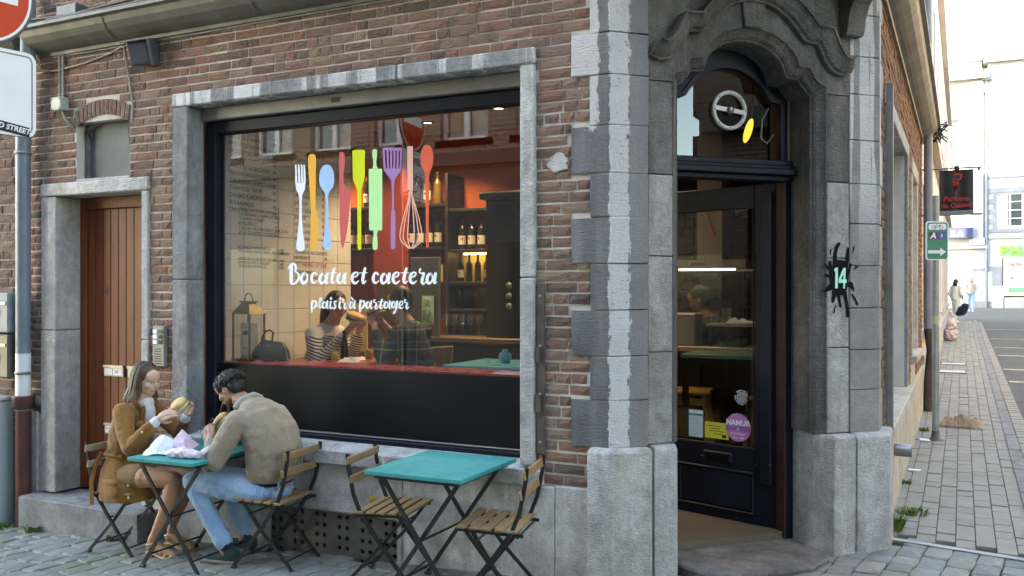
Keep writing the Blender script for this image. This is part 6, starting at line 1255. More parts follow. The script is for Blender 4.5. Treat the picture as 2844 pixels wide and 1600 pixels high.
MB().box(-4.55, -3.3, 1.95, 2.35, 1.32, 1.36).build('top', wood_mat('counter wood', (.20, .12, .06), (.14, .08, .04), .4, 1, 'X'), bc, I4, .004); MB().box(-4.52, -3.33, 2.0, 2.3, .19, 1.319).build('body', DARKW, bc, I4)
cab = thing('dark_cabinet', 'tall black cabinet with moulded cornice at the right of the shop window', 'cabinet', (-3.5, 2.35, .19))
MB().box(-3.78, -3.36, 2.1, 2.5, .19, 2.58).build('body', BLACKP, cab, I4, .006); MB().box(-3.83, -3.31, 2.05, 2.55, 2.582, 2.65).build('cornice', BLACKP, cab, I4, .015); MB().box(-3.80, -3.34, 2.07, 2.53, 1.20, 1.26).build('ledge', BLACKP, cab, I4, .006)
for i in range(3): MB().lathe([(0, .012), (.028, .01), (.03, 0)], 14, T(-3.55, 2.099, 1.82-i*.09) @ RX(R(90))).build('dial', CHROME, cab, I4)
# red pillar, framed mirror, boxes, menu card
o = MB().box(-5.20, -4.86, 2.40, 2.51, .19, 3.35).build('red_pillar', M_('brick red paint', (.34, .05, .03), (.28, .04, .025), 3, .6), None, I4, .004); tag(o, 'brick red pillar beside the white tiled menu wall', 'pillar')
fm = thing('framed_picture', 'small dark framed picture on the red pillar', 'picture', (-5.03, 2.39, 1.6)); MB().box(-5.14, -4.92, 2.375, 2.398, 1.45, 1.86).build('frame', RUST, fm, I4, .004); MB().box(-5.12, -4.94, 2.37, 2.3745, 1.47, 1.84).build('picture', M_('olive print', (.10, .08, .03), None, 8, .4), fm, I4, 0)
bx = thing('tea_box', 'pale yellow printed box on the shelf above the seated man', 'box', (-4.62, 2.62, 1.87)); MB().box(-4.82, -4.50, 2.56, 2.68, 1.861, 2.03).build('carton', M_('yellow carton', (.55, .45, .16), None, 6, .6), bx, I4, .003)
for i in range(3): MB().box(-4.80+i*.10, -4.73+i*.10, 2.556, 2.5595, 1.89, 2.0).build('printed_panel', M_('brown print', (.18, .10, .04), None, 9) if i == 0 else bpy.data.materials['brown print'], bx, I4, 0)
mc = thing('menu_card', 'lit yellow menu card standing between the two inside diners', 'menu', (-4.92, 1.75, 1.22)); MB().box(-5.00, -4.80, 1.74, 1.748, 1.225, 1.66).build('card', M_('yellow menu card', (.80, .60, .24), (.75, .55, .2), 4, .7), mc, I4)
for i in range(10): MB().box(-4.98, -4.86 if i % 3 else -4.83, 1.7385, 1.7395, 1.58-i*.033, 1.585-i*.033).build('printed_line', bpy.data.materials['brown print'], mc, I4, 0)
# pendant lamp behind the fan window, whiteboard strip, cable
pl_ = thing('pendant_lamp', 'glowing yellow pendant bulb behind the arched fan window', 'lamp', (-1.30, 1.25, 2.87))
MB().ellipsoid((0, 0, 0), (.026, .026, .085), None, 14, 10).build('bulb', emit('yellow bulb', (1, .62, .10), .2), pl_, T(-1.30, 1.25, 2.87) @ RY(R(17))); MB().tube([(-1.275, 1.25, 2.955), (-1.26, 1.25, 3.35)], .005, 6).build('cord', INK, pl_, I4)
o = MB().box(-1.145, -1.02, 1.20, 1.22, 2.62, 3.15).build('wall_board', M_('tan board', (.34, .22, .14), None, 4, .7), None, I4, .004); tag(o, 'tan board with a white cable behind the fan window', 'board')
cable('cable', [(-1.15, 1.18, 3.0), (-1.19, 1.17, 2.92), (-1.20, 1.17, 2.80), (-1.16, 1.17, 2.76), (-1.12, 1.18, 2.82)], .006, WHITEV, 'white lamp cable hanging beside the tan board')
# dining table inside, with drinks
TW = wood_mat('orange table wood', (.42, .17, .06), (.34, .13, .045), .35, 1, 'X')
dt = thing('bar_table', 'orange wooden high table between the two inside diners', 'table', (-4.68, 1.1, .19))
MB().box(-5.10, -4.22, .82, 1.42, 1.175, 1.205).build('top', TW, dt, I4, .004)
for x in (-5.05, -4.27):
    for y in (.87, 1.37): MB().box(x-.025, x+.025, y-.025, y+.025, .19, 1.174).build('leg', DARKW, dt, I4)
bb = thing('beer_bottle', 'brown beer bottle on the inside high table', 'bottle', (-4.50, 1.0, 1.206)); MB().lathe([(0, 0), (.030, 0), (.031, .01), (.031, .13), (.026, .155), (.0135, .185), (.012, .235), (.014, .237), (.014, .245), (0, .245)], 14, T(-4.50, 1.0, 1.206)).build('glass_body', BRB, bb, I4)
gl1 = thing('juice_glass', 'glass of pale yellow juice with straw on the inside table', 'glass', (-4.62, 1.02, 1.206)); link('tumbler', gl_me, gl1, T(-4.62, 1.02, 1.206)); MB().lathe([(0, .014), (.030, .014), (.0335, .07), (0, .07)], 12, T(-4.62, 1.02, 1.206)).build('juice', M_('pale juice', (.62, .52, .20), None, 5, .3), gl1, I4); MB().tube([(-4.62, 1.02, 1.23), (-4.65, 1.03, 1.36)], .003, 5).build('straw', INK, gl1, I4)
gl2 = thing('beer_glass', 'glass of amber beer in front of the plaid-shirted man', 'glass', (-4.34, 1.12, 1.206)); link('tumbler', gl_me, gl2, T(-4.34, 1.12, 1.206)); MB().lathe([(0, .014), (.030, .014), (.035, .09), (0, .09)], 12, T(-4.34, 1.12, 1.206)).build('beer', M_('amber beer', (.40, .20, .03), None, 5, .3), gl2, I4)
def napkin(name, x, y, z, w, d, h, mat, seed, label, cat='napkin', rz=0):
    o = crumple(name, x, y, w, d, h, mat, seed, label, cat, rz); o.location.z += z-gz(x, y); return o
NAPK = M_('white paper napkin', (.75, .75, .76), (.68, .68, .70), 9, .8, .3, 20)
napkin('napkin', -4.40, .93, 1.204, .16, .12, .05, NAPK, 3, 'crumpled white napkin on the inside high table')
PPAPER = M_('pink gingham paper', (.66, .50, .60), (.74, .62, .70), 60, .8, .2, 20)
napkin('wrapping_paper', -4.52, 1.17, 1.204, .22, .16, .03, PPAPER, 9, 'pink wrapping paper on the inside table')
# things on the counter: lantern with cream box, black handbag, magazine
ln = thing('lantern', 'tall brass framed glass lantern on the counter at the left of the shop window', 'lantern', (-5.10 if False else -4.94, .38, 1.244))
BRASS = M_('aged brass', (.22, .17, .09), (.16, .12, .06), 9, .4, metal=.6); lx0, ly0 = -4.945, .385; hw = .082
for sx in (-1, 1):
    for sy in (-1, 1): MB().box(lx0+sx*hw-.006, lx0+sx*hw+.006, ly0+sy*hw-.006, ly0+sy*hw+.006, 1.256, 1.60).build('corner_post', BRASS, ln, I4)
MB().box(lx0-hw-.012, lx0+hw+.012, ly0-hw-.012, ly0+hw+.012, 1.244, 1.256).build('base', BRASS, ln, I4, .003)
MB().add([(lx0+sx*(hw+.012), ly0+sy*(hw+.012), 1.60) for sx, sy in ((-1, -1), (1, -1), (1, 1), (-1, 1))]+[(lx0+sx*.035, ly0+sy*.035, 1.69) for sx, sy in ((-1, -1), (1, -1), (1, 1), (-1, 1))], [(0, 1, 5, 4), (1, 2, 6, 5), (2, 3, 7, 6), (3, 0, 4, 7), (4, 5, 6, 7), (3, 2, 1, 0)]).build('roof', BRASS, ln, I4)
MB().box(lx0-.05, lx0+.05, ly0-.05, ly0+.05, 1.69, 1.70).tube([(lx0-.04, ly0, 1.70), (lx0-.03, ly0, 1.745), (lx0, ly0, 1.76), (lx0+.03, ly0, 1.745), (lx0+.04, ly0, 1.70)], .005, 6).build('handle', BRASS, ln, I4)
MB().box(lx0-hw, lx0+hw, ly0-hw+.0005, ly0-hw+.002, 1.258, 1.598).box(lx0+hw-.002, lx0+hw-.0005, ly0-hw+.003, ly0+hw, 1.258, 1.598).build('pane', DRINK, ln, I4)
wbx = thing('gift_box', 'tall cream wine box with ink drawing inside the lantern', 'box', (lx0+.005, ly0, 1.257)); MB().box(lx0-.048, lx0+.058, ly0-.04, ly0+.04, 1.258, 1.53).build('carton', M_('cream carton', (.66, .60, .50), None, 5, .7), wbx, I4, .002)
MB().ellipsoid((lx0+.005, ly0-.0412, 1.455), (.03, .0008, .016)).build('drawing', INK, wbx, I4); text('lettering', 'ENATO', .017, MINK, wbx, T(lx0-.03, ly0-.0412, 1.33) @ UP, extr=.0003)
hbg = thing('handbag', 'black leather handbag with red tag on the crimson counter inside the window', 'handbag', (-4.72, .40, 1.244))
BLKL = M_('black leather', (.012, .013, .016), (.02, .02, .024), 8, .38, .3, 40); REDT = M_('red tag', (.62, .06, .05), None, 8, .45)
bgm = MB(); secs = [(.0, .135, .065), (.04, .15, .075), (.09, .135, .06), (.135, .10, .035), (.15, .09, .02)]
for z, a, b in secs:
    for k in range(16): th = 2*PI*k/16; bgm.v.append((a*math.copysign(abs(math.cos(th))**.6, math.cos(th)), b*math.copysign(abs(math.sin(th))**.7, math.sin(th)), z))
bgm.f = [(j*16+k, j*16+(k+1) % 16, (j+1)*16+(k+1) % 16, (j+1)*16+k) for j in range(4) for k in range(16)]+[tuple(range(64, 80)), tuple(range(15, -1, -1))]; bgm.sm = [True]*len(bgm.f)
BGF = T(-4.745, .41, 1.2435) @ RZ(R(12)) @ RY(R(6))
bgm.build('body', BLKL, hbg, BGF)
MB().tube([(-.07, -.03, .12), (-.075, -.035, .17), (-.05, -.035, .22), (-.015, -.035, .235), (.015, -.035, .22), (.01, -.03, .15)], .008, 7).build('handle', BLKL, hbg, BGF); MB().tube([(.08, .0, .14), (.13, -.03, .10), (.17, -.06, .03), (.20, -.09, .008)], .009, 6).build('strap', BLKL, hbg, BGF)
MB().box(.06, .13, -.095, -.085, .03, .075, RY(R(35))).build('tag', REDT, hbg, BGF, .006)
for x in (-.075, .005): MB().lathe([(0, .008), (.007, .006), (.008, 0)], 8, BGF @ T(x, -.055, .115) @ RX(R(90))).build('rivet', CHROME, hbg, I4)
mg = thing('magazine', 'magazine lying on the crimson counter at the right end of the shop window', 'magazine', (-2.58, .30, 1.244)); MB().box(-2.72, -2.47, .22, .36, 1.244, 1.252).build('pages', LABELW, mg, I4); MB().box(-2.718, -2.472, .222, .358, 1.2521, 1.2535).build('cover', M_('purple cover', (.20, .16, .32), (.5, .5, .6), 25, .35), mg, I4)
# cafe chair, blue table, towel on the right of the shop window
PLY = wood_mat('pale plywood', (.42, .26, .11), (.36, .22, .09), .4)
ic_ = thing('wooden_chair', 'pale plywood chair beyond the crimson counter', 'chair', (-3.8, 1.4, .19))
MB().slab([(-3.92, 1.05), (-3.72, 1.05), (-3.70, 1.33), (-3.94, 1.31)], 1.38, 1.40).build('backrest', PLY, ic_, I4, .006); MB().box(-3.95, -3.70, 1.0, 1.38, .88, .90).build('seat', PLY, ic_, I4, .006)
for x in (-3.94, -3.71):
    for y in (1.02, 1.37): MB().bar((x, y, .19), (x, y, 1.05 if y > 1.2 else .88), .03, .03, (0, 1, 0)).build('leg', PLY, ic_, I4)
BLUET = M_('blue painted table', (.05, .30, .42), (.045, .27, .38), 3, .3, fine=.03); TEALT = M_('teal painted table', (.003, .27, .265), (.006, .225, .225), 5, .55, .12, 70, fine=.10, spec=.25)
def high_table(label, x0, x1, y0, y1, z, mat):
    t = thing('bar_table', label, 'table', ((x0+x1)/2, (y0+y1)/2, .19)); MB().box(x0, x1, y0, y1, z-.03, z).build('top', mat, t, I4, .004)
    for x in (x0+.03, x1-.03):
        for y in (y0+.03, y1-.03): MB().box(x-.02, x+.02, y-.02, y+.02, .19, z-.031).build('leg', DARKW, t, I4)
    MB().box(x0+.03, x1-.03, y0+.02, y0+.04, z-.09, z-.032).build('apron', DARKW, t, I4)
high_table('blue topped high table at the right end of the shop window', -3.42, -2.78, .75, 1.42, 1.235, BLUET)
high_table('green topped high table seen through the entrance door', -1.86, -1.32, 1.56, 1.98, 1.315, M_('green table paint', (.06, .24, .19), None, 3, .35))
bv = MB().lathe([(0, 0), (.035, 0), (.05, .03), (.045, .07), (.02, .09), (.022, .10), (0, .10)], 14, T(-3.08, 1.1, 1.236)).build('vase', BLUET, None, I4); tag(bv, 'small round blue vase on the blue high table', 'vase')
tl = crumple('towel', 0, 0, .13, .26, .05, M_('pale green towel', (.34, .48, .34), (.28, .42, .30), 12, .9, .4, 40), 4, 'pale green towel hanging on the grey panel behind the bar', 'towel'); tl.matrix_basis = T(-4.32, 2.0, 1.60) @ RX(R(90)) @ T(0, 0, -gz(0, 0))
o = MB().box(-4.52, -4.22, 2.02, 2.06, 1.36, 2.08).build('grey_panel', M_('grey machine panel', (.10, .095, .095), None, 4, .5), None, I4, .004); tag(o, 'dark grey machine panel behind the seated man', 'panel')
# kitchen seen through the entrance door
kh = thing('cooker_hood', 'steel cooker hood with chimney seen through the entrance door', 'cooker hood', (-1.9, 2.55, 1.95)); STEELH = M_('hood steel', (.42, .37, .32), (.34, .30, .26), 3, .35, metal=.5)
MB().box(-1.99, -1.78, 2.52, 2.80, 2.03, 3.35).build('chimney', STEELH, kh, I4, .003); MB().box(-2.35, -1.55, 2.35, 2.80, 1.96, 2.03).build('canopy', STEELH, kh, I4, .004); MB().box(-2.12, -1.66, 2.42, 2.47, 1.945, 1.959).build('light_strip', emit('hood light', (1, .93, .75), .5), kh, I4); MB().box(-2.0, -1.88, 2.347, 2.349, 1.985, 2.005).build('controls', INK, kh, I4, 0)
MB().bar((-1.93, 2.515, 2.52), (-1.84, 2.515, 2.24), .012, .02, (0, 1, 0)).build('red_spatula', M_('red silicone', (.40, .05, .03), None, 4, .5), kh, I4)
kc = thing('kitchen_counter', 'dark kitchen counter with steel rail seen through the entrance door', 'counter', (-1.8, 2.2, .19)); MB().box(-3.2, -.85, 2.02, 2.32, .19, 1.30).build('body', DARKW, kc, I4); MB().box(-3.2, -.85, 2.0, 2.34, 1.301, 1.34).build('top', STEELH, kc, I4, .004); MB().box(-1.80, -1.30, 2.05, 2.30, 1.50, 1.52).build('upper_shelf', STEELH, kc, I4, .002)
for x in (-1.78, -1.32): MB().box(x, x+.02, 2.1, 2.12, 1.341, 1.499).build('shelf_leg', INK, kc, I4)
wf = MB().box(-2.3, -1.88, 2.06, 2.28, 1.341, 1.60).build('steel_appliance', STEELH, None, I4, .01); tag(wf, 'steel kitchen appliance on the counter left in the door view', 'appliance')
for i, (x, y) in enumerate(((-1.75, 2.12), (-1.66, 2.15))): tag(link('tumbler', gl_me, None, T(x, y, 1.521) @ Matrix.Scale(1.1 if i else .85, 4)), 'taller empty glass on the kitchen shelf' if i else 'shorter empty glass on the kitchen shelf', 'glass')
napkin('napkin', -1.55, 2.15, 1.521, .22, .10, .05, NAPK, 12, 'crumpled white napkin on the kitchen shelf'); o = MB().lathe([(0, 0), (.07, 0), (.12, .018), (.118, .02), (.06, .006)], 20, T(-1.42, 2.15, 1.521)).build('plate', WHITEV, None, I4); tag(o, 'white plate on the kitchen shelf', 'plate')
tuft(-1.62, 2.15, 90, .06, .12, 'green salad leaves on the kitchen counter', 21); bpy.data.objects['grass_tuft.007'].location.z += 1.34-gz(-1.62, 2.15)
bpy.data.objects['grass_tuft.007']['category'] = 'salad'; bpy.data.objects['grass_tuft.007'].name = 'salad_leaves'
PINE = wood_mat('yellow pine', (.48, .26, .08), (.40, .21, .06), .45)
def stool(label, x, y, rz, z=1.03):
    t = thing('bar_stool', label, 'stool', (x, y, .19), rz); F_ = W[t]
    MB().box(-.17, .17, -.17, .17, z-.19-.03, z-.19).build('seat', PINE, t, F_, .008)
    for sx in (-1, 1):
        for sy in (-1, 1): MB().bar((sx*.18, sy*.18, 0), (sx*.13, sy*.13, z-.19-.031), .035, .035, (0, 1, 0)).build('leg', PINE, t, F_)
    for sx in (-1, 1): MB().bar((sx*.165, -.15, .28), (sx*.165, .15, .28), .02, .03).build('rung', PINE, t, F_)
    for sy in (-1, 1): MB().bar((-.15, sy*.145, z-.27), (.15, sy*.145, z-.27), .02, .05).build('apron', PINE, t, F_)
stool('yellow pine bar stool under the green table seen through the door glass', -1.86, 1.80, R(8)); stool('yellow pine bar stool at the right edge of the door glass', -1.25, 1.76, R(20)); stool('pine bar stool of the inside diner in the striped top', -5.0, 1.28, .1, .98); stool('pine bar stool of the inside diner in the plaid shirt', -3.92, 1.02, .1, .98)
# ================================================================== terrace tables and chairs
STEELK = M_('black lacquered steel', (.010, .011, .013), (.016, .017, .019), 9, .38, .1, 90, spec=.5)
ACACIA = wood_mat('oiled acacia slat', (.34, .20, .095), (.25, .145, .065), .5, 1, 'X')
ACACIAG = wood_mat('weathered grey slat', (.36, .29, .21), (.27, .21, .15), .6, 1, 'X')
def flat_bar(mb, pts, w, t, axis=(1, 0, 0)):
    """flat steel bar through points, w across the given axis"""
    P = [Vector(p) for p in pts]; ax = Vector(axis); v = []; n = len(P)
    for i, p in enumerate(P):
        d = (P[min(i+1, n-1)]-P[max(i-1, 0)]).normalized(); nn = d.cross(ax).normalized()
        v += [p+ax*w/2+nn*t/2, p-ax*w/2+nn*t/2, p-ax*w/2-nn*t/2, p+ax*w/2-nn*t/2]
    mb.add(v, [(i*4+k, i*4+(k+1) % 4, (i+1)*4+(k+1) % 4, (i+1)*4+k) for i in range(n-1) for k in range(4)]+[(3, 2, 1, 0), (4*n-4, 4*n-3, 4*n-2, 4*n-1)]); return mb
slat_b = MB().box(-.195, .195, -.008, .008, -.024, .024).mesh('back_slat', ACACIA, bevel=.004)
slat_s = MB().box(-.185, .185, -.026, .026, -.008, .008).mesh('seat_slat', ACACIA, bevel=.003)
slat_bg = slat_b.copy(); slat_bg.materials[0] = ACACIAG
def folding_chair(label, x, y, rz, grey=False):
    """local +y is the sitter's forward; folding bistro chair with X legs"""
    z = gz(x, y); t = thing('folding_chair', label, 'chair', (x, y, z), rz, 'folding bistro chairs on the terrace'); F_ = W[t] @ Matrix.Diagonal((1.13, 1, 1, 1))
    for s in (-1, 1):
        b = flat_bar(MB(), [(s*.172, -.205, .79), (s*.172, -.195, .70), (s*.172, -.165, .55), (s*.172, -.12, .44), (s*.172, -.02, .30), (s*.172, .21, .012)], .012, .022).build('back_leg', STEELK, t, F_)
        flat_bar(MB(), [(s*.145, .17, .445), (s*.145, .02, .255), (s*.145, -.215, .012)], .010, .020).build('seat_leg', STEELK, t, F_)
        flat_bar(MB(), [(s*.158, -.18, .418), (s*.158, .185, .432)], .010, .018).build('seat_rail', STEELK, t, F_)
        for yy in (.21, -.215): MB().box(s*(.172 if yy > 0 else .145)-.014, s*(.172 if yy > 0 else .145)+.014, yy-.022, yy+.016, 0, .014).build('foot_cap', STEELK, t, F_, .003)
        for zz in (.735, .765, .625, .655): MB().lathe([(0, .003), (.005, .002), (.006, 0)], 6, F_ @ T(s*.172, -.205+(.77-zz)*.09+.012, zz) @ RX(R(-90))).build('screw', GALV, t, I4)
        MB().tube([(s*.14, .0, .275), (s*.18, .0, .275)], .008, 8).build('pivot', STEELK, t, F_)
    for (yy, zz, xw) in ((.16, .07, .172), (-.17, .065, .145), (-.15, .41, .17), (.10, .36, .145)): MB().tube([(-xw, yy, zz), (xw, yy, zz)], .006, 7).build('cross_rod', STEELK, t, F_)
    for zz, yy in ((.75, -.193), (.64, -.172)): link('back_slat', slat_bg if grey else slat_b, t, F_ @ T(0, yy, zz) @ RX(R(-9)))
    for i in range(5): link('seat_slat', slat_s, t, F_ @ T(0, -.125+i*.0735, .443+.002*i))
    return t
folding_chair('folding chair with grey weathered slats the woman in the brown jacket sits on', -5.40, -.345, R(-84), True)
folding_chair('folding wooden slat chair the man in the beige jacket sits on', -4.09, -.26, R(97))
folding_chair('empty folding wooden slat chair left of the empty teal table', -3.16, -.29, R(-80))
folding_chair('empty folding wooden slat chair right of the empty teal table', -2.325, -.44, R(101))
def teal_table(label, x, y, rz, hw=.31):
    z = gz(x, y); t = thing('teal_table', label, 'table', (x, y, z), rz, 'teal bistro tables on the terrace'); F_ = W[t]
    MB().box(-hw, hw, -.35, .35, .722, .747).build('top', TEALT, t, F_, .003); MB().box(-hw+.04, hw-.04, -.31, .31, .70, .7215).build('frame', STEELK, t, F_)
    for s in (-1, 1):
        flat_bar(MB(), [(-.24, s*.27, .70), (.25, s*.27, .012)], .012, .024, (0, 1, 0)).build('leg', STEELK, t, F_); flat_bar(MB(), [(.24, s*.245, .70), (-.25, s*.245, .012)], .012, .024, (0, 1, 0)).build('leg', STEELK, t, F_)
        for xx, yy in ((.25, s*.27), (-.25, s*.245)): MB().box(xx-.022, xx+.022, yy-.014, yy+.014, 0, .015).build('foot_cap', STEELK, t, F_, .003)
    for xx, zz, yw in ((.19, .09, .27), (-.19, .09, .245), (0, .358, .27)): MB().tube([(xx, -yw, zz), (xx, yw, zz)], .007, 7).build('cross_rod', STEELK, t, F_)
    return t
teal_table('teal folding table with food between the man and the woman', -4.655, -.415, R(3), .278); teal_table('empty teal folding table under the shop window', -2.71, -.425, R(1))
# ================================================================== people
finish_texts()
SKIN = M_('fair skin', (.52, .31, .23), (.46, .26, .19), 14, .5, .1, 120, fine=.04); SKIN.node_tree.nodes['Principled BSDF'].inputs['Subsurface Weight'].default_value = .08
SKINT = M_('tanned skin', (.38, .19, .12), (.33, .16, .10), 14, .48, .1, 120, fine=.04); SKINO = M_('olive skin', (.40, .22, .145), (.34, .18, .12), 14, .5, .1, 120, fine=.04)
def two_tone_skin():
    m, t, b_ = nodes('fair skin with tanned legs'); g = NT(t); p = g.pos(); Z = g.n('SeparateXYZ', i_0=p).outputs[2]
    c = g.mix(g.ramp(Z, .66, .60), (.60, .37, .28), (.42, .205, .12)); c = g.mix(g.math('MULTIPLY', g.noise(p, 14, 4), .25), c, (.46, .24, .17)); setb(t, b_, c, .48, g.bump(g.noise(p, 140, 3), .08, .003), spec=.4)
    b_.inputs['Subsurface Weight'].default_value = .06; return m
SKINW = two_tone_skin()
def cloth(name, c1, c2, rough=.9, bump=.5, sc=9, sheen=.2):
    m = M_(name, c1, c2, sc, rough, bump, 160, spec=.15, fine=.2); m.node_tree.nodes['Principled BSDF'].inputs['Sheen Weight'].default_value = sheen; return m
SUEDE = cloth('tan suede', (.265, .120, .032), (.205, .088, .022)); BEIGEJ = cloth('beige suede jacket', (.29, .235, .175), (.235, .185, .135)); RIBK = cloth('grey-green rib knit', (.30, .30, .255), (.26, .26, .22), .95, .8, 40)
JEANS = cloth('washed blue denim', (.17, .31, .50), (.27, .42, .60), .85, .6, 6); CREAMK = cloth('pale grey knit', (.62, .62, .64), (.56, .56, .59), .95, .5, 30); NAVYC = cloth('navy cotton', (.012, .016, .03), None)
GREENSH = cloth('dark green suede shoe', (.022, .055, .05), (.016, .042, .04)); SOLE = M_('grey rubber sole', (.22, .20, .18), None, 9, .8); GOLDS = M_('pale gold leather', (.72, .58, .42), (.62, .48, .34), 9, .4, metal=.2); HEELW = M_('wooden heel', (.36, .24, .12), None, 9, .6)
def hair_mat(name, c1, c2, c3=None, z0=0, z1=1):
    m, t, b = nodes(name); g = NT(t); r = g.rnd()
    c = g.mix(r, c1, c2)
    if c3: c = g.mix(g.ramp(g.n('SeparateXYZ', i_0=g.pos()).outputs[2], z1, z0), c, c3)
    setb(t, b, c, .45, g.bump(g.noise(g.pos((160, 160, 30)), 1, 3), .5, .004), spec=.35); return m
def cap(mb, a, b, ra, rb=None, seg=12):
    """tapered limb with round ends"""
    rb = ra if rb is None else rb; a = Vector(a); b = Vector(b); d = (b-a).normalized(); pts = []; rs = []
    for k in range(4): an = PI/2*k/4; pts.append(a-d*ra*math.cos(an)); rs.append(max(ra*math.sin(an), ra*.04))
    for k in range(1, 4): pts.append(a.lerp(b, k/4)); rs.append(ra+(rb-ra)*k/4)
    for k in range(4, -1, -1): an = PI/2*k/4; pts.append(b+d*rb*math.cos(an)); rs.append(max(rb*math.sin(an), rb*.04))
    return mb.tube(pts, rs, seg)
def limb(mb, *pr):
    for (a, ra), (b, rb) in zip(pr[:-1], pr[1:]): cap(mb, a, b, ra, rb)
    return mb
WRINK = {}
def loft(mb, rings, seg=28, e=.85):
    """closed tube through (centre, rx, ry, tilt about Y) rings"""
    v = []; n = len(rings)
    for c, rx, ry, tl in rings:
        for k in range(seg):
            a = 2*PI*k/seg; x = rx*math.copysign(abs(math.cos(a))**e, math.cos(a)); y = ry*math.copysign(abs(math.sin(a))**e, math.sin(a)); v.append(Vector(c)+RY(R(tl)).to_3x3() @ Vector((x, y, 0)))
    return mb.add(v, [(i*seg+k, i*seg+(k+1) % seg, (i+1)*seg+(k+1) % seg, (i+1)*seg+k) for i in range(n-1) for k in range(seg)]+[tuple(range(seg-1, -1, -1)), tuple(range((n-1)*seg, n*seg))], True)
def organic(name, mb, mat, parent, voxel=.006, smooth=6, wrinkle=0, wsize=.07, M=I4):
    o = mb.build(name, mat, parent, M, recalc=False)
    r = o.modifiers.new('fuse', 'REMESH'); r.mode = 'VOXEL'; r.voxel_size = voxel; r.use_smooth_shade = True
    s = o.modifiers.new('soften', 'SMOOTH'); s.factor = .5; s.iterations = smooth
    if wrinkle:
        if wsize not in WRINK: WRINK[wsize] = bpy.data.textures.new('folds', 'CLOUDS'); WRINK[wsize].noise_scale = wsize; WRINK[wsize].noise_depth = 2
        d = o.modifiers.new('folds', 'DISPLACE'); d.texture = WRINK[wsize]; d.strength = wrinkle; d.texture_coords = 'GLOBAL'; d.mid_level = .5
    return o
def head_prims(mb, H, s=1.0, jaw=1.0, male=False):
    """H: head frame, x forward, z up, origin mid skull"""
    def e(c, r): mb.ellipsoid(H @ Vector([v*s for v in c]), [v*s for v in r], H.to_3x3(), 14, 10)
    e((-.012, 0, .025), (.095, .074, .092)); e((.012, 0, -.035), (.076, .062, .075*jaw)); e((.042, 0, -.078), (.034, .034, .026)); e((.05, 0, .04), (.045, .058, .05))
    e((.088, 0, -.012), (.020, .010, .022)); e((.098, 0, -.024), (.013, .012, .010)); e((.078, 0, .012), (.016, .009, .02)); e((.076, 0, -.052), (.014, .022, .008)); e((.074, 0, -.064), (.013, .019, .008))
    for q in (-1, 1): e((.066, q*.032, .012+.012), (.016, .022, .008)); e((.055, q*.042, -.025), (.026, .022, .024)); e((-.012, q*.076, -.012), (.018, .008, .030))
def face_parts(parent, H, s=1.0, brow=None, lip=None, lids=True, skin=SKIN):
    IW = bpy.data.materials.get('eye white') or M_('eye white', (.6, .58, .55), None, 9, .25, fine=0); IR = bpy.data.materials.get('eye dark') or M_('eye dark', (.03, .02, .015), None, 9, .2, fine=0)
    for q in (-1, 1):
        MB().ellipsoid(H @ Vector((.0655*s, q*.031*s, .004*s)), (.012*s, .0135*s, .0075*s), H.to_3x3(), 10, 6).build('eye', IW, parent, I4); MB().ellipsoid(H @ Vector((.0755*s, q*.031*s, .002*s)), (.0035*s, .0055*s, .0055*s), H.to_3x3(), 8, 6).build('iris', IR, parent, I4)
        if lids: MB().ellipsoid(H @ Vector((.067*s, q*.031*s, .0085*s)), (.0135*s, .0155*s, .006*s), H.to_3x3(), 10, 6).build('eyelid', skin, parent, I4)
        MB().tube([H @ Vector(p)*1 for p in ((.083*s, q*.012*s, .026*s), (.079*s, q*.030*s, .031*s), (.066*s, q*.05*s, .026*s))], [.003*s, .0035*s, .002*s], 6).build('eyebrow', brow, parent, I4)
    MB().tube([H @ Vector(p) for p in ((.074*s, -.024*s, -.060*s), (.089*s, -.01*s, -.0565*s), (.091*s, 0, -.058*s), (.089*s, .01*s, -.0565*s), (.074*s, .024*s, -.060*s))], [.002*s, .0048*s, .0052*s, .0048*s, .002*s], 7).build('lips', lip, parent, I4)
def hand_prims(mb, wrist, aim, palm_n, grip, s=1.0, side=1, curl=1.0):
    """wrist point, aim = direction of the fingers, palm_n = way the palm faces; fingers curl towards palm_n"""
    a = Vector(aim).normalized(); n = Vector(palm_n); n = (n-a*n.dot(a)).normalized(); w = a.cross(n)*side; o = Vector(wrist)
    P = lambda x, y, z: o+a*x*s+w*y*s+n*z*s
    cap(mb, P(-.02, 0, 0), P(.02, 0, 0), .024*s, .024*s); cap(mb, P(.025, -.022, 0), P(.075, -.028, 0), .015*s, .013*s); cap(mb, P(.025, 0, 0), P(.082, 0, 0), .016*s, .013*s); cap(mb, P(.025, .02, 0), P(.075, .026, 0), .015*s, .012*s)
    for i, (y0, L) in enumerate(((-.031, .066), (-.011, .075), (.010, .070), (.029, .054))):
        c = grip[i]*curl; x, z = .082-abs(y0+.008)*.25, .0; th = 0; prev = P(x, y0, z); r = (.0088, .0092, .0088, .0078)[i]
        for k, f in enumerate((.45, .31, .24)):
            th += c*(.75, .95, .6)[k]; x += math.cos(th)*L*f; z += math.sin(th)*L*f; cur = P(x, y0*(1+.04*k), z); cap(mb, prev, cur, r*s*(1-.07*k), r*s*(.93-.07*k), 8); prev = cur
    t1 = P(.015, -.026, .008); t2 = P(.045, -.048, .022); t3 = P(.072, -.046, .036); cap(mb, t1, t2, .013*s, .0105*s, 8); cap(mb, t2, t3, .010*s, .008*s, 8)
def strands(parent, name, mat, H, n, fn, seed):
    rg = random.Random(seed); mb = MB()
    for _ in range(n):
        pts, r = fn(rg); mb.tube([H @ Vector(p) for p in pts], [r*.5]+[r]*(len(pts)-2)+[r*.25], 5)
    return mb.build(name, mat, parent, I4, recalc=False)

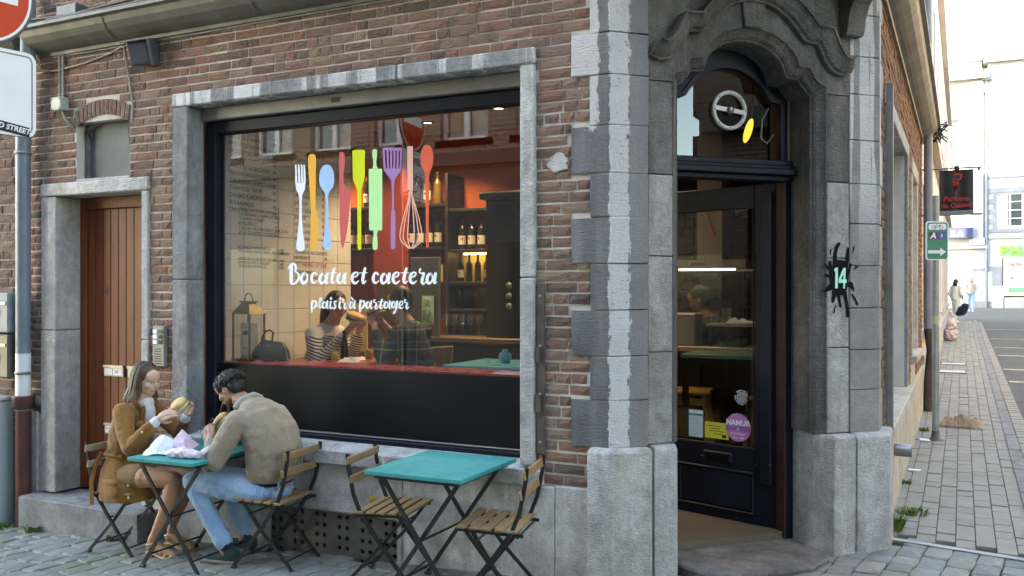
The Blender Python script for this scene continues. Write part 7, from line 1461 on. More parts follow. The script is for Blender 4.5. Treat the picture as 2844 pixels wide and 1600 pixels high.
# ---------------------------------------------------------------- woman in the tan jacket
zw = gz(-5.35, -.35)
wm = thing('person', 'woman in tan suede jacket eating a sandwich at the teal table', 'person', (-5.36, -.35, zw))
HW = T(-5.235, -.335, 1.135) @ RZ(R(2)) @ RY(R(8))
b = MB(); head_prims(b, HW, .98)
limb(b, ((-5.245, -.335, 1.06), .050), ((-5.29, -.335, .95), .058)); limb(b, ((-5.31, -.335, .93), .09), ((-5.39, -.34, .72), .11), ((-5.42, -.34, .50), .12)); limb(b, ((-5.31, -.46, .925), .05), ((-5.31, -.20, .925), .05))
limb(b, ((-5.31, -.47, .925), .044), ((-5.14, -.555, .70), .036), ((-4.945, -.505, .892), .025)); limb(b, ((-5.31, -.19, .925), .044), ((-5.08, -.165, .735), .036), ((-4.945, -.25, .885), .025))
# near leg, far leg
limb(b, ((-5.40, -.43, .45), .085), ((-5.12, -.45, .475), .076), ((-4.875, -.42, .475), .056)); limb(b, ((-4.87, -.42, .46), .054), ((-4.915, -.43, .31), .050), ((-5.03, -.445, .09), .031), ((-5.055, -.45, .035), .032))
limb(b, ((-5.055, -.45, .02), .031), ((-5.07, -.45, -.012), .028)); limb(b, ((-5.045, -.448, .005), .030), ((-4.95, -.432, -.028), .030), ((-4.885, -.425, -.045), .022))
limb(b, ((-5.40, -.26, .44), .085), ((-5.15, -.24, .46), .074), ((-4.95, -.235, .455), .055)); limb(b, ((-4.945, -.235, .44), .052), ((-4.985, -.23, .30), .048), ((-5.10, -.22, .10), .031), ((-5.115, -.22, .05), .031))
limb(b, ((-5.125, -.22, .015), .030), ((-5.14, -.22, -.01), .028)); limb(b, ((-5.10, -.22, .01), .030), ((-5.0, -.205, -.03), .030), ((-4.935, -.20, -.05), .022))
for k in range(5):
    cap(b, (-4.885+.006*(2-k), -.447+.011*k, -.050), (-4.862-.010*abs(k-1), -.450+.012*k, -.056), .009-.001*(k > 2), .008, 7); cap(b, (-4.935+.006*(2-k), -.222+.011*k, -.055), (-4.912-.010*abs(k-1), -.225+.012*k, -.061), .009, .008, 7)
hand_prims(b, (-4.935, -.502, .900), (.86, .22, .46), (-.1, .95, -.25), (.35, .38, .42, .5), .98, 1)
hand_prims(b, (-4.935, -.252, .895), (.45, .05, .9), (.25, -.95, .1), (.55, .6, .62, .7), .95, -1)
body = organic('body', b, SKINW, wm, .0052, 4)
BRN = hair_mat('brown hair with light ends', (.045, .025, .015), (.085, .050, .030), (.22, .135, .075), .985, 1.09)
face_parts(body, HW, .98, BRN, M_('lip skin', (.42, .16, .13), None, 9, .4, fine=0))
# hair: cap plus strands falling to the shoulders
hb_ = MB(); hb_.ellipsoid(HW @ Vector((-.028, 0, .040)), (.098, .086, .088), HW.to_3x3(), 16, 12)
for q in (-1, 1): hb_.ellipsoid(HW @ Vector((-.035, q*.066, -.05)), (.062, .026, .105), HW.to_3x3(), 12, 10)
hb_.ellipsoid(HW @ Vector((-.080, 0, -.05)), (.045, .070, .11), HW.to_3x3(), 12, 10)
hair = organic('hair', hb_, BRN, wm, .006, 4)
def wfn(rg):
    a = rg.uniform(-2.05, 2.05); a = a+PI; rr = rg.uniform(.96, 1.05)      # around the head except the face
    x0, y0 = -.02+.05*math.cos(a), .02*math.sin(a); cx, cy = math.cos(a), math.sin(a); L = rg.uniform(-.150, -.105); fl = rg.uniform(1.02, 1.30)
    return [(x0, y0, .125*rr), (-.028+.075*cx*rr, .062*cy*rr, .105), (-.03+.096*cx*rr, .086*cy*rr, .035), (-.034+.092*cx*rr, .090*cy*rr, -.05), (-.036+.088*cx*fl, .092*cy*fl, -.12), (-.036+.092*cx*fl*1.05, .096*cy*fl*1.05, L)], rg.uniform(.003, .006)
strands(hair, 'hair_strands', BRN, HW, 420, wfn, 5)
# jacket
j = MB()
loft(j, [((-5.355, -.375, .295), .205, .205, 0), ((-5.37, -.368, .38), .200, .200, 0), ((-5.395, -.355, .48), .180, .178, 0), ((-5.415, -.345, .585), .134, .142, 0), ((-5.395, -.34, .70), .134, .152, 6), ((-5.355, -.338, .82), .130, .165, 12), ((-5.32, -.336, .915), .098, .160, 16), ((-5.305, -.335, .965), .066, .105, 18)])
limb(j, ((-5.315, -.475, .915), .074), ((-5.235, -.522, .80), .066), ((-5.135, -.560, .695), .060), ((-5.04, -.535, .79), .053), ((-4.985, -.52, .848), .046)); limb(j, ((-5.315, -.195, .915), .070), ((-5.09, -.165, .745), .055), ((-4.97, -.235, .85), .044))
jk = organic('jacket', j, SUEDE, wm, .007, 9, .010, .045)
lap = MB()
for q, yy in ((1, -.405), (-1, -.265)): lap.ellipsoid((-5.245, yy, .962), (.040, .015, .046), (RY(R(25)) @ RX(R(28*q))).to_3x3(), 12, 8); lap.ellipsoid((-5.208, yy+(.012*q), .895), (.020, .016, .078), RY(R(12)).to_3x3(), 10, 8)
lap.ellipsoid((-5.33, -.335, .99), (.045, .085, .030), RY(R(-15)).to_3x3()); organic('collar', lap, SUEDE, wm, .006, 4)
sh = MB(); sh.ellipsoid((-5.222, -.337, .905), (.052, .055, .088)); limb(sh, ((-5.235, -.335, .975), .052), ((-5.265, -.335, .965), .056)); organic('shirt', sh, CREAMK, wm, .006, 4)
cf = MB(); limb(cf, ((-4.992, -.520, .842), .040), ((-4.948, -.506, .888), .033)); organic('cuff', cf, CREAMK, wm, .005, 3); cf = MB(); limb(cf, ((-4.972, -.235, .848), .040), ((-4.942, -.250, .882), .033)); organic('cuff', cf, CREAMK, wm, .005, 3)
for p in ((-5.010, -.575, .815), (-5.205, -.525, .42), (-5.19, -.535, .34)): MB().ellipsoid(p, (.010, .004, .010)).build('button', GOLDS, jk, I4)
MB().tube([(-5.535, -.47, .62), (-5.545, -.52, .54), (-5.525, -.565, .42), (-5.49, -.59, .27)], [.016, .017, .018, .016], 4).build('belt', SUEDE, jk, I4); MB().tube([(-5.545, -.40, .615), (-5.50, -.47, .61), (-5.43, -.485, .605), (-5.33, -.465, .60)], .016, 5).build('belt', SUEDE, jk, I4)
pk_ = MB(); pk_.ellipsoid((-5.325, -.566, .385), (.075, .016, .065)); pk_.ellipsoid((-5.325, -.572, .44), (.078, .016, .022)); organic('pocket', pk_, SUEDE, jk, .005, 3)
cp = MB(); cp.ellipsoid((-5.205, -.415, .83), (.02, .04, .032)); organic('chest_pocket', cp, SUEDE, jk, .005, 3)
sk_ = MB(); limb(sk_, ((-5.38, -.43, .455), .094), ((-5.17, -.445, .475), .086)); limb(sk_, ((-5.38, -.25, .445), .092), ((-5.22, -.24, .46), .082)); organic('shorts', sk_, cloth('tan shorts', (.22, .115, .045), None), wm, .007, 4)
# sandals
def sandal(hx, hy, hz, tx, ty, tz, side):
    t = MB(); v = Vector((tx-hx, ty-hy, 0)).normalized(); n = Vector((-v.y, v.x, 0)); prof = [(-.02, .024, 0), (.03, .028, .0), (.09, .030, -.6), (.15, .038, -1), (.20, .034, -1), (.222, .018, -1)]; L = []
    for u, w_, k in prof:
        z = hz+(tz-hz)*(-k); c = Vector((hx, hy, z))+v*u; L.append((c+n*w_, c-n*w_))
    for (a, b_), (c, d) in zip(L[:-1], L[1:]): t.add([a, b_, d, c, a+Vector((0, 0, -.010)), b_+Vector((0, 0, -.010)), d+Vector((0, 0, -.010)), c+Vector((0, 0, -.010))], [(0, 3, 2, 1), (4, 5, 6, 7), (0, 1, 5, 4), (2, 3, 7, 6), (1, 2, 6, 5), (3, 0, 4, 7)])
    s_ = t.build('sandal', GOLDS, wm, I4)
    MB().add([(Vector((hx, hy, 0))+v*u+n*w_+Vector((0, 0, z))) for z in (gz(hx, hy)+.002, hz-.011) for u, w_ in ((-.022, -.024), (.030, -.026), (.030, .026), (-.022, .024))], [(3, 2, 1, 0), (4, 5, 6, 7), (0, 1, 5, 4), (1, 2, 6, 5), (2, 3, 7, 6), (3, 0, 4, 7)]).build('heel', HEELW, s_, I4, .004)
    P = lambda u, w_, z: Vector((hx, hy, z))+v*u+n*w_
    for pts in ([P(.0, -.032, hz+.05), P(.03, -.034, hz+.058), P(.065, -.02, hz+.062), P(.08, 0, hz+.06), P(.065, .02, hz+.062), P(.03, .034, hz+.058), P(0, .032, hz+.05), P(-.025, .015, hz+.045), P(-.025, -.015, hz+.045), P(0, -.032, hz+.05)], [P(.14, -.040, tz+.004), P(.155, -.02, tz+.034), P(.16, 0, tz+.037), P(.155, .022, tz+.03), P(.14, .04, tz+.004)], [P(.10, -.034, tz+.03), P(.13, -.005, tz+.052), P(.17, .025, tz+.02)], [P(.185, -.036, tz+.002), P(.19, -.01, tz+.022), P(.185, .034, tz+.002)]):
        MB().tube(pts, .0048, 6).build('strap', GOLDS, s_, I4)
sandal(-5.075, -.45, -.036, -4.86, -.42, -.066, 1); sandal(-5.145, -.22, -.038, -4.93, -.19, -.074, 1)

# ---------------------------------------------------------------- man in the beige jacket
mn = thing('person', 'man in beige suede jacket and blue jeans bent over his sandwich', 'person', (-4.15, -.27, gz(-4.15, -.27)))
HM = T(-4.50, -.275, 1.105) @ RZ(R(183)) @ RY(R(38))
b = MB(); head_prims(b, HM, 1.03, 1.05, True)
limb(b, ((-4.44, -.272, 1.06), .056), ((-4.33, -.27, .99), .068)); limb(b, ((-4.30, -.27, .95), .10), ((-4.14, -.27, .74), .12), ((-4.13, -.27, .52), .125)); limb(b, ((-4.27, -.43, .92), .06), ((-4.25, -.12, .92), .06))
limb(b, ((-4.275, -.45, .92), .052), ((-4.375, -.535, .66), .042), ((-4.455, -.495, .775), .031)); limb(b, ((-4.25, -.10, .92), .052), ((-4.40, -.04, .68), .042), ((-4.49, -.17, .78), .031))
limb(b, ((-4.16, -.36, .44), .085), ((-4.68, -.43, .48), .060), ((-4.44, -.40, .09), .042), ((-4.42, -.40, .03), .038)); limb(b, ((-4.16, -.18, .44), .085), ((-4.68, -.13, .47), .060), ((-4.53, -.11, .08), .042), ((-4.52, -.11, .02), .038))
limb(b, ((-4.40, -.395, .01), .036), ((-4.53, -.415, -.01), .032)); limb(b, ((-4.50, -.11, .01), .036), ((-4.62, -.12, -.01), .032))
hand_prims(b, (-4.462, -.493, .785), (-.42, .30, .85), (-.35, .95, -.1), (.5, .55, .6, .7), 1.06, -1); hand_prims(b, (-4.498, -.175, .79), (-.30, -.2, .9), (-.2, -.95, -.1), (.5, .55, .6, .7), 1.06, 1)
bodym = organic('body', b, SKINO, mn, .0055, 4)
BLK = hair_mat('short black hair', (.010, .009, .010), (.028, .025, .026))
face_parts(bodym, HM, 1.03, BLK, M_('lip brown', (.30, .12, .09), None, 9, .4, fine=0), True, SKINO)
hm = MB(); hm.ellipsoid(HM @ Vector((-.020, 0, .042)), (.108, .087, .088), HM.to_3x3(), 16, 12); hm.ellipsoid(HM @ Vector((-.062, 0, -.012)), (.055, .078, .070), HM.to_3x3(), 14, 10); hm.ellipsoid(HM @ Vector((.045, 0, .080)), (.05, .062, .034), HM.to_3x3(), 12, 8)
hmo = organic('hair', hm, BLK, mn, .006, 3)
def mfn(rg):
    th = rg.uniform(0, 2*PI); ph = rg.uniform(0, 1.75); x, y, z = math.sin(ph)*math.cos(th), math.sin(ph)*math.sin(th), math.cos(ph)
    if x > .45 and z < .25: x = -x
    p = Vector((-.022+.106*x, .085*y, .040+.086*z)); n = Vector((x, y, z)); d = (n*.22+Vector((.35*(1 if x > -.2 else -.2), rg.uniform(-.5, .5), -.55+rg.uniform(-.2, .3)))).normalized()
    return [tuple(p-n*.004), tuple(p+d*.010+n*.001), tuple(p+d*.022), tuple(p+d*.032-n*.003)], rg.uniform(.0016, .003)
strands(hmo, 'hair_strands', BLK, HM, 1100, mfn, 8)
bd = MB(); bd.ellipsoid(HM @ Vector((.020, 0, -.072)), (.062, .064, .042), HM.to_3x3()); organic('beard', bd, M_('stubble', (.09, .055, .04), (.14, .085, .06), 60, .7), mn, .006, 3)
j = MB()
loft(j, [((-4.128, -.27, .53), .142, .178, 0), ((-4.112, -.27, .59), .158, .195, 0), ((-4.115, -.27, .72), .157, .205, -6), ((-4.15, -.27, .83), .145, .212, -20), ((-4.212, -.27, .925), .118, .205, -38), ((-4.285, -.27, .985), .085, .150, -52), ((-4.335, -.27, 1.012), .066, .098, -60)])
limb(j, ((-4.272, -.448, .915), .085), ((-4.325, -.505, .79), .076), ((-4.375, -.545, .665), .066), ((-4.42, -.525, .71), .058), ((-4.445, -.505, .752), .046)); limb(j, ((-4.25, -.09, .915), .085), ((-4.39, -.03, .685), .065), ((-4.47, -.14, .755), .046))
jm = organic('jacket', j, BEIGEJ, mn, .0075, 14, .011, .05)
k = MB(); limb(k, ((-4.345, -.375, 1.005), .026), ((-4.325, -.345, 1.045), .026), ((-4.295, -.27, 1.070), .028), ((-4.305, -.195, 1.045), .026)); k.ellipsoid((-4.335, -.27, 1.0), (.075, .088, .055)); organic('collar', k, RIBK, mn, .006, 4)
k = MB(); k.ellipsoid((-4.135, -.27, .535), (.147, .178, .040)); organic('waistband', k, RIBK, mn, .006, 3)
k = MB(); limb(k, ((-4.438, -.510, .740), .0465), ((-4.458, -.498, .772), .041)); organic('cuff', k, RIBK, mn, .005, 3); k = MB(); limb(k, ((-4.465, -.135, .75), .0465), ((-4.487, -.16, .775), .041)); organic('cuff', k, RIBK, mn, .005, 3)
seam = MB().tube([(-4.19, -.27, 1.022), (-4.068, -.27, .90), (-3.985, -.27, .78), (-3.962, -.27, .68)], .0035, 5).build('back_seam', BEIGEJ, jm, I4)
k = MB(); k.ellipsoid((-4.14, -.27, .515), (.138, .168, .05)); organic('undershirt', k, NAVYC, mn, .007, 3)
k = MB(); k.ellipsoid((-4.15, -.27, .455), (.145, .180, .085)); limb(k, ((-4.17, -.365, .455), .104), ((-4.45, -.40, .470), .088), ((-4.685, -.43, .482), .072), ((-4.59, -.42, .32), .064), ((-4.455, -.40, .115), .060)); limb(k, ((-4.17, -.175, .455), .104), ((-4.68, -.13, .475), .072), ((-4.53, -.11, .105), .060)); cap(k, (-4.46, -.40, .125), (-4.445, -.40, .10), .065, .064)
jn = organic('jeans', k, JEANS, mn, .0075, 6, .011, .035)
for p in ((-4.05, -.45, .475), (-4.0, -.36, .49)): MB().tube([(p[0], p[1], p[2]+.035), (p[0]-.004, p[1]-.002, p[2]-.02)], .006, 5).build('belt_loop', JEANS, jn, I4)
for hx, hy, tx, ty in ((-4.355, -.385, -4.60, -.42), (-4.465, -.105, -4.70, -.12)):
    v = Vector((tx-hx, ty-hy, 0)).normalized(); zz = gz(hx, hy); s_ = MB(); P = lambda u, z: Vector((hx, hy, zz+z))+v*u
    limb(s_, (P(.0, .05), .040), (P(.10, .045), .042), (P(.19, .035), .040), (P(.225, .03), .030)); limb(s_, (P(.0, .07), .042), (P(.05, .075), .044)); so = organic('shoe', s_, GREENSH, mn, .006, 3)
    n = Vector((-v.y, v.x, 0)); out = [(-.045, .022), (0, .040), (.10, .046), (.19, .044), (.24, .030), (.262, .0)]; poly = [Vector((hx, hy, 0))+v*u+n*w_ for u, w_ in out]+[Vector((hx, hy, 0))+v*u-n*w_ for u, w_ in reversed(out[:-1])]
    MB().prism([(p.x, p.y) for p in poly], zz+.003, zz+.024).build('sole', SOLE, so, I4, .004)
    for q in range(4): MB().tube([P(.09+.03*q, .0)+n*.026+Vector((0, 0, .078-.008*q)), P(.10+.03*q, 0)-n*.026+Vector((0, 0, .078-.008*q))], .004, 5).build('lace', INK, so, I4)
k = MB(); limb(k, ((-4.43, -.40, .10), .043), ((-4.415, -.398, .055), .043)); organic('sock', k, NAVYC, mn, .006, 2)

# ---------------------------------------------------------------- food on the table and in the hands
BUN = M_('toasted bun', (.56, .33, .13), (.64, .42, .20), 22, .6, .4, 70); FILL = M_('meat filling', (.09, .035, .018), None, 30, .6, .5, 60); CHEESE = M_('pale cheese and bread crumb', (.66, .56, .34), None, 20, .6); LETT = M_('lettuce', (.12, .24, .03), (.20, .30, .06), 20, .5)
def sandwich(label, M_s, bite):
    t = thing('sandwich', label, 'sandwich', M_s.translation); s_ = MB(); s_.ellipsoid((0, 0, .020), (.088, .070, .036)); s_.ellipsoid((.015, 0, .024), (.075, .062, .034)); organic('upper_bun', s_, BUN, t, .006, 4, .008, .03, M_s)
    s_ = MB(); s_.ellipsoid((0, 0, -.012), (.086, .068, .024)); organic('lower_bun', s_, CHEESE, t, .006, 4, .006, .03, M_s); MB().lathe([(0, -.003), (.066, -.003), (.070, 0.002), (.066, .006), (0, .006)], 18, M_s).build('filling', FILL, t, I4); MB().lathe([(0, -.013), (.062, -.013), (.078, -.010), (.060, -.006)], 15, M_s).build('salad', LETT, t, I4)
sandwich('round sandwich held in both hands by the woman', T(-4.855, -.385, .985) @ Vector((-.30, -.55, .78)).to_track_quat('Z', 'Y').to_matrix().to_4x4() @ Matrix.Scale(.86, 4), 1); sandwich('sandwich with green salad held by the man', T(-4.515, -.33, .865) @ RY(R(-60)), 1)
tz = gz(-4.65, -.415)+.748
def folded(name, mat, pts, faces, label, cat):
    o = MB().add(pts, faces).build(name, mat, None, I4, recalc=False); sb = o.modifiers.new('facets', 'SUBSURF'); sb.subdivision_type = 'SIMPLE'; sb.levels = 4; sb.render_levels = 4; dd = o.modifiers.new('creases', 'DISPLACE'); tx = bpy.data.textures.get('paper') or bpy.data.textures.new('paper', 'VORONOI'); tx.noise_scale = .05; dd.texture = tx; dd.strength = .012; dd.texture_coords = 'GLOBAL'
    sm = o.modifiers.new('thickness', 'SOLIDIFY'); sm.thickness = .0015; tag(o, label, cat); return o
WRAPB = M_('pale blue wrapping paper', (.56, .63, .70), (.62, .68, .74), 7, .8, .3, 25); WRAPP = M_('pink checked wrapping paper', (.62, .46, .60), (.70, .55, .68), 7, .8, .3, 25)
folded('wrapping_paper', WRAPB, [(-4.90, -.66, tz+.004), (-4.93, -.50, tz+.10), (-4.83, -.54, tz+.115), (-4.79, -.66, tz+.010), (-4.66, -.62, tz+.005), (-4.74, -.46, tz+.045), (-4.84, -.72, tz+.003), (-4.64, -.50, tz+.02), (-4.86, -.60, tz+.075)], [(0, 8, 1), (8, 2, 1), (0, 3, 8), (3, 2, 8), (3, 5, 2), (3, 4, 7, 5), (0, 6, 3)], 'unfolded pale blue wrapping paper standing on the teal table by the woman', 'paper')
folded('wrapping_paper', WRAPP, [(-4.86, -.52, tz+.004), (-4.76, -.46, tz+.150), (-4.66, -.52, tz+.01), (-4.70, -.36, tz+.03), (-4.80, -.38, tz+.03), (-4.75, -.54, tz+.05)], [(0, 5, 1), (5, 2, 1), (2, 3, 1), (3, 4, 1), (4, 0, 1), (0, 2, 5)], 'pink checked wrapping paper cone standing on the teal table', 'paper')
pkg = MB(); limb(pkg, ((-4.63, -.67, tz+.030), .030), ((-4.54, -.65, tz+.036), .036), ((-4.45, -.63, tz+.030), .028)); cap(pkg, (-4.42, -.60, tz+.04), (-4.40, -.56, tz+.07), .02, .012)
o = organic('wrapped_sandwich', pkg, PPAPER, None, .006, 2, .022, .025); tag(o, 'pink checked wrapped package lying at the table edge beside the man', 'package')
for i, (x, y, r) in enumerate(((-4.80, -.20, 1.0), (-4.72, -.16, 1.15))):
    t = thing('drinking_glass', ('empty glass behind the pink paper cone' if i == 0 else 'empty glass with a straw at the back of the table'), 'glass', (x, y, tz)); link('tumbler', gl_me, t, T(x, y, tz+.001) @ Matrix.Scale(r, 4))
    if i: MB().tube([(x-.02, y, tz+.02), (x+.03, y-.01, tz+.19)], .003, 6).build('straw', WHITEV, t, I4)
# brown shoulder bag on the back of the table
bg_ = thing('shoulder_bag', 'brown leather shoulder bag on the table against the window frame', 'handbag', (-4.60, -.12, tz)); LEA = M_('brown leather', (.10, .038, .018), (.075, .028, .014), 8, .42, .2, 50)
ox = -.12
MB().box(-4.62+ox, -4.44+ox, -.14, -.085, tz+.01, tz+.155).build('body', LEA, bg_, I4, .015); MB().box(-4.625+ox, -4.435+ox, -.148, -.13, tz+.08, tz+.165).build('flap', LEA, bg_, I4, .008); MB().box(-4.585+ox, -4.555+ox, -.157, -.149, tz+.145, tz+.175).build('buckle', CHROME, bg_, I4, .003)
MB().tube([(-4.60+ox, -.12, tz+.15), (-4.62+ox, -.12, tz+.22), (-4.59+ox, -.12, tz+.29), (-4.55+ox, -.12, tz+.285), (-4.54+ox, -.12, tz+.19), (-4.55+ox, -.13, tz+.14)], .011, 6).build('strap', LEA, bg_, I4); MB().tube([(-4.62+ox, -.12, tz+.14), (-4.70+ox, -.12, tz+.17), (-4.74+ox, -.13, tz+.11), (-4.70+ox, -.15, tz+.05), (-4.64+ox, -.15, tz+.02)], .009, 6).build('strap', LEA, bg_, I4)

# ---------------------------------------------------------------- diners inside
def stripe_mat():
    m, t, b_ = nodes('striped jersey'); g = NT(t); Z = g.n('SeparateXYZ', i_0=g.pos()).outputs
    w = g.math('SINE', g.math('MULTIPLY', g.math('ADD', Z[2], g.math('MULTIPLY', Z[0], .35)), 250)); c = g.mix(g.math('MULTIPLY', g.math('GREATER_THAN', w, .25), g.math('LESS_THAN', Z[2], 1.40)), (.60, .60, .63), (.04, .045, .07)); setb(t, b_, c, .9); return m
def plaid_mat():
    m, t, b_ = nodes('dark plaid flannel'); g = NT(t); X = g.n('SeparateXYZ', i_0=g.pos((1, 1, 1))).outputs
    def line(s, f, th, ph=0): return g.math('GREATER_THAN', g.math('SINE', g.math('ADD', g.math('MULTIPLY', s, f), ph)), th)
    u = g.math('ADD', X[0], g.math('MULTIPLY', X[1], .5)); c = g.mix(g.math('MULTIPLY', line(X[2], 42, 0), .5), (.016, .017, .02), (.035, .036, .04)); c = g.mix(g.math('MULTIPLY', line(u, 42, .1), .5), c, (.04, .04, .042))
    c = g.mix(g.math('MULTIPLY', line(X[2], 42, .965), .8), c, (.03, .16, .22)); c = g.mix(g.math('MULTIPLY', line(u, 42, .975, 1.6), .7), c, (.26, .24, .16)); c = g.mix(g.math('MULTIPLY', line(X[2], 42, .975, 2.3), .7), c, (.30, .28, .22)); setb(t, b_, c, .9); return m
def diner(label, hx, hy, hz, face, top_mat, hairm, long_hair, lean, loc, skin):
    f = 1 if face > 0 else -1; t = thing('person', label, 'person', loc); H = T(hx, hy, hz) @ RZ(R(-22) if f > 0 else PI) @ RY(R(lean))
    b = MB(); head_prims(b, H, .98); bx_ = hx-f*.10; limb(b, ((hx-f*.02, hy, hz-.08), .05), ((bx_, hy, hz-.20), .07)); limb(b, ((bx_-f*.02, hy, hz-.26), .11), ((bx_-f*.10, hy, hz-.65), .13))
    sx = bx_-f*.02; sz = hz-.235
    arms = []
    for q in (-1, 1):
        S_ = Vector((sx, hy+q*.17, sz)); E_ = Vector((sx+f*.10, hy+q*.23, sz-.24)); W_ = Vector((hx+f*.20, hy+q*.06, hz-.16)); arms.append((S_, E_, W_)); limb(b, (S_, .05), (E_, .04), (W_, .027)); hand_prims(b, W_, (f*.7, -q*.3, .55), (f*.2, -q*.9, 0), (.6, .6, .65, .7), 1, q*f)
    for q in (-1, 1): limb(b, ((bx_-f*.10, hy+q*.09, hz-.70), .085), ((bx_+f*.32, hy+q*.10, hz-.68), .06), ((bx_+f*.28, hy+q*.10, hz-1.1), .045))
    bo = organic('body', b, skin, t, .008, 4); face_parts(bo, H, .98, hairm, bpy.data.materials['lip brown'], True, skin)
    s_ = MB(); limb(s_, ((bx_-f*.0, hy, hz-.25), .125), ((bx_-f*.06, hy, hz-.45), .15), ((bx_-f*.10, hy, hz-.66), .15)); limb(s_, ((sx, hy-.16, sz), .075), ((sx, hy+.16, sz), .075))
    for S_, E_, W_ in arms: limb(s_, (S_, .075), (E_, .060), (E_.lerp(W_, .72), .046))
    organic('shirt', s_, top_mat, t, .009, 5, .015, .09)
    h = MB(); h.ellipsoid(H @ Vector((-.028, 0, .042)), (.10, .085, .088), H.to_3x3(), 14, 10)
    if long_hair:
        for q in (-1, 1): h.ellipsoid(H @ Vector((-.085, q*.058, -.09)), (.055, .035, .15), H.to_3x3(), 12, 10)
        h.ellipsoid(H @ Vector((-.09, 0, -.09)), (.05, .08, .15), H.to_3x3(), 12, 10)
    else: h.ellipsoid(H @ Vector((-.06, 0, -.01)), (.055, .078, .07), H.to_3x3(), 12, 10)
    organic('hair', h, hairm, t, .008, 3, .006, .02)
    l = MB(); limb(l, ((bx_-f*.10, hy-.09, hz-.70), .10), ((bx_+f*.30, hy-.10, hz-.68), .075)); limb(l, ((bx_-f*.10, hy+.09, hz-.70), .10), ((bx_+f*.30, hy+.10, hz-.68), .075)); organic('trousers', l, NAVYC, t, .010, 4)
    return t, H
DKBR = hair_mat('dark brown hair', (.018, .010, .008), (.032, .018, .012))
diner('woman with long dark hair in striped top eating inside the window', -4.74, 1.22, 1.645, 1, stripe_mat(), DKBR, True, 14, (-4.95, 1.25, .19), SKIN)
tm, Hm2 = diner('man in dark plaid shirt and glasses eating inside the window', -3.98, 1.02, 1.685, -1, plaid_mat(), hair_mat('short brown hair', (.04, .022, .014), (.06, .035, .022)), False, 12, (-3.85, 1.02, .19), SKIN)
MB().tube([Hm2 @ Vector(p) for p in ((-.01, .080, .01), (.06, .066, .012), (.085, .045, .010), (.088, 0, .012), (.085, -.045, .010), (.06, -.066, .012), (-.01, -.080, .01))], .003, 6).build('glasses', INK, tm, I4)
sandwich('roll held by the woman in stripes inside', T(-4.52, 1.17, 1.545) @ RY(R(20)), 1); sandwich('roll held by the man in plaid inside', T(-4.20, 1.02, 1.60) @ RY(R(-20)), 1)
diner('cook in dark clothes behind the kitchen counter seen through the door', -1.98, 2.55, 1.70, -1, NAVYC, DKBR, False, 20, (-1.9, 2.55, .19), SKINO)

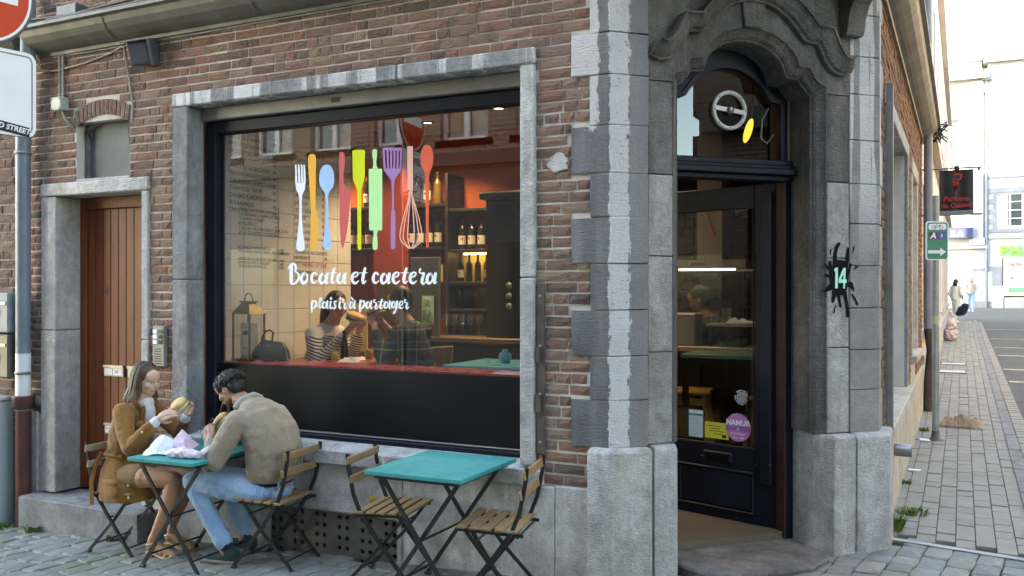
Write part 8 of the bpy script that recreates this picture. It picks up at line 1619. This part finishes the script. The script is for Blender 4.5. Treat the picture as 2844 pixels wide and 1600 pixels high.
# ---------------------------------------------------------------- walkers far down the street
def walker(label, x, y, hgt, top, legs, hairm, rz, step=.16):
    z = gz(x, y); t = thing('person', label, 'person', (x, y, z), rz); F_ = W[t]; s = hgt/1.68; b = MB(); P = lambda *v: tuple(c*s for c in v)
    H = Matrix.Translation(P(.02, 0, 1.53)); head_prims(b, H, s); limb(b, (P(0, 0, 1.45), .05*s), (P(0, 0, 1.34), .06*s)); limb(b, (P(0, 0, 1.28), .11*s), (P(0, 0, .95), .12*s))
    for q in (-1, 1): limb(b, (P(0, q*.17, 1.34), .045*s), (P(-.04, q*.22, 1.08), .038*s), (P(.10, q*.21, .90), .028*s)); hand_prims(b, P(.10, q*.21, .90), (.6, 0, -.8), (0, -q, 0), (.4, .4, .45, .5), s, q); limb(b, (P(0, q*.09, .90), .085*s), (P(q*step*.5, q*.09, .50), .058*s), (P(q*step-.04, q*.09, .08), .04*s)); limb(b, (P(q*step-.05, q*.09, .04), .036*s), (P(q*step+.12, q*.09, .03), .032*s))
    organic('body', b, SKIN, t, .016, 3, M=F_)
    c = MB(); limb(c, (P(0, 0, 1.30), .14*s), (P(0, 0, .95), .155*s)); limb(c, (P(0, -.15, 1.35), .07*s), (P(0, .15, 1.35), .07*s))
    for q in (-1, 1): limb(c, (P(0, q*.17, 1.34), .072*s), (P(-.04, q*.23, 1.08), .062*s), (P(.08, q*.215, .93), .05*s))
    organic('jacket', c, top, t, .016, 4, .02, .12, F_)
    l = MB()
    for q in (-1, 1): limb(l, (P(0, q*.09, .92), .105*s), (P(q*step*.5, q*.09, .50), .078*s), (P(q*step-.04, q*.09, .12), .065*s))
    organic('trousers', l, legs, t, .016, 3, .02, .1, F_)
    for q in (-1, 1): s2 = MB(); limb(s2, (P(q*step-.05, q*.09, .045), .048*s), (P(q*step+.13, q*.09, .038), .042*s)); organic('shoe', s2, CREAMK, t, .016, 2, M=F_)
    h = MB(); h.ellipsoid(P(-.01, 0, 1.575), P(.10, .09, .09)); h.ellipsoid(P(-.06, 0, 1.44), P(.06, .10, .16)); organic('hair', h, hairm, t, .014, 3, M=F_); return t
CREAMC = cloth('cream wool', (.66, .62, .54), (.60, .56, .48)); BEIGEC = cloth('beige teddy coat', (.50, .42, .33), None)
walker('woman in cream clothes holding a dark bag far down the pavement', -.20, 32.4, 1.66, CREAMC, CREAMC, hair_mat('dark hair', (.04, .025, .02), (.06, .04, .03)), R(60)); walker('woman in beige coat and blue jeans crossing at the far end', .40, 44.4, 1.66, BEIGEC, JEANS, hair_mat('auburn hair', (.20, .10, .05), (.28, .15, .08)), R(-95))
db = MB(); limb(db, ((.10, 32.2, gz(0, 32)+.62), .14), ((.0, 32.2, gz(0, 32)+.45), .17), ((-.1, 32.2, gz(0, 32)+.38), .12)); o = organic('dark_bag', db, NAVYC, None, .02, 3, .05, .12); tag(o, 'dark bundled bag carried by the woman in cream', 'bag')

x_, y_, z_ = PINK_BAG_AT
pb = MB(); pb.ellipsoid((x_, y_, z_+.20), (.17, .22, .22)); pb.ellipsoid((x_+.02, y_-.06, z_+.42), (.13, .17, .20)); pb.ellipsoid((x_-.02, y_+.08, z_+.13), (.19, .20, .14)); cap(pb, (x_+.02, y_-.03, z_+.55), (x_+.05, y_-.06, z_+.70), .05, .03); cap(pb, (x_+.05, y_-.06, z_+.70), (x_+.0, y_-.12, z_+.76), .03, .05)
o = organic('rubbish_bag', pb, PINKB, None, .015, 1, .10, .09); tag(o, 'pale pink rubbish bag against the wall far down the pavement', 'rubbish bag')
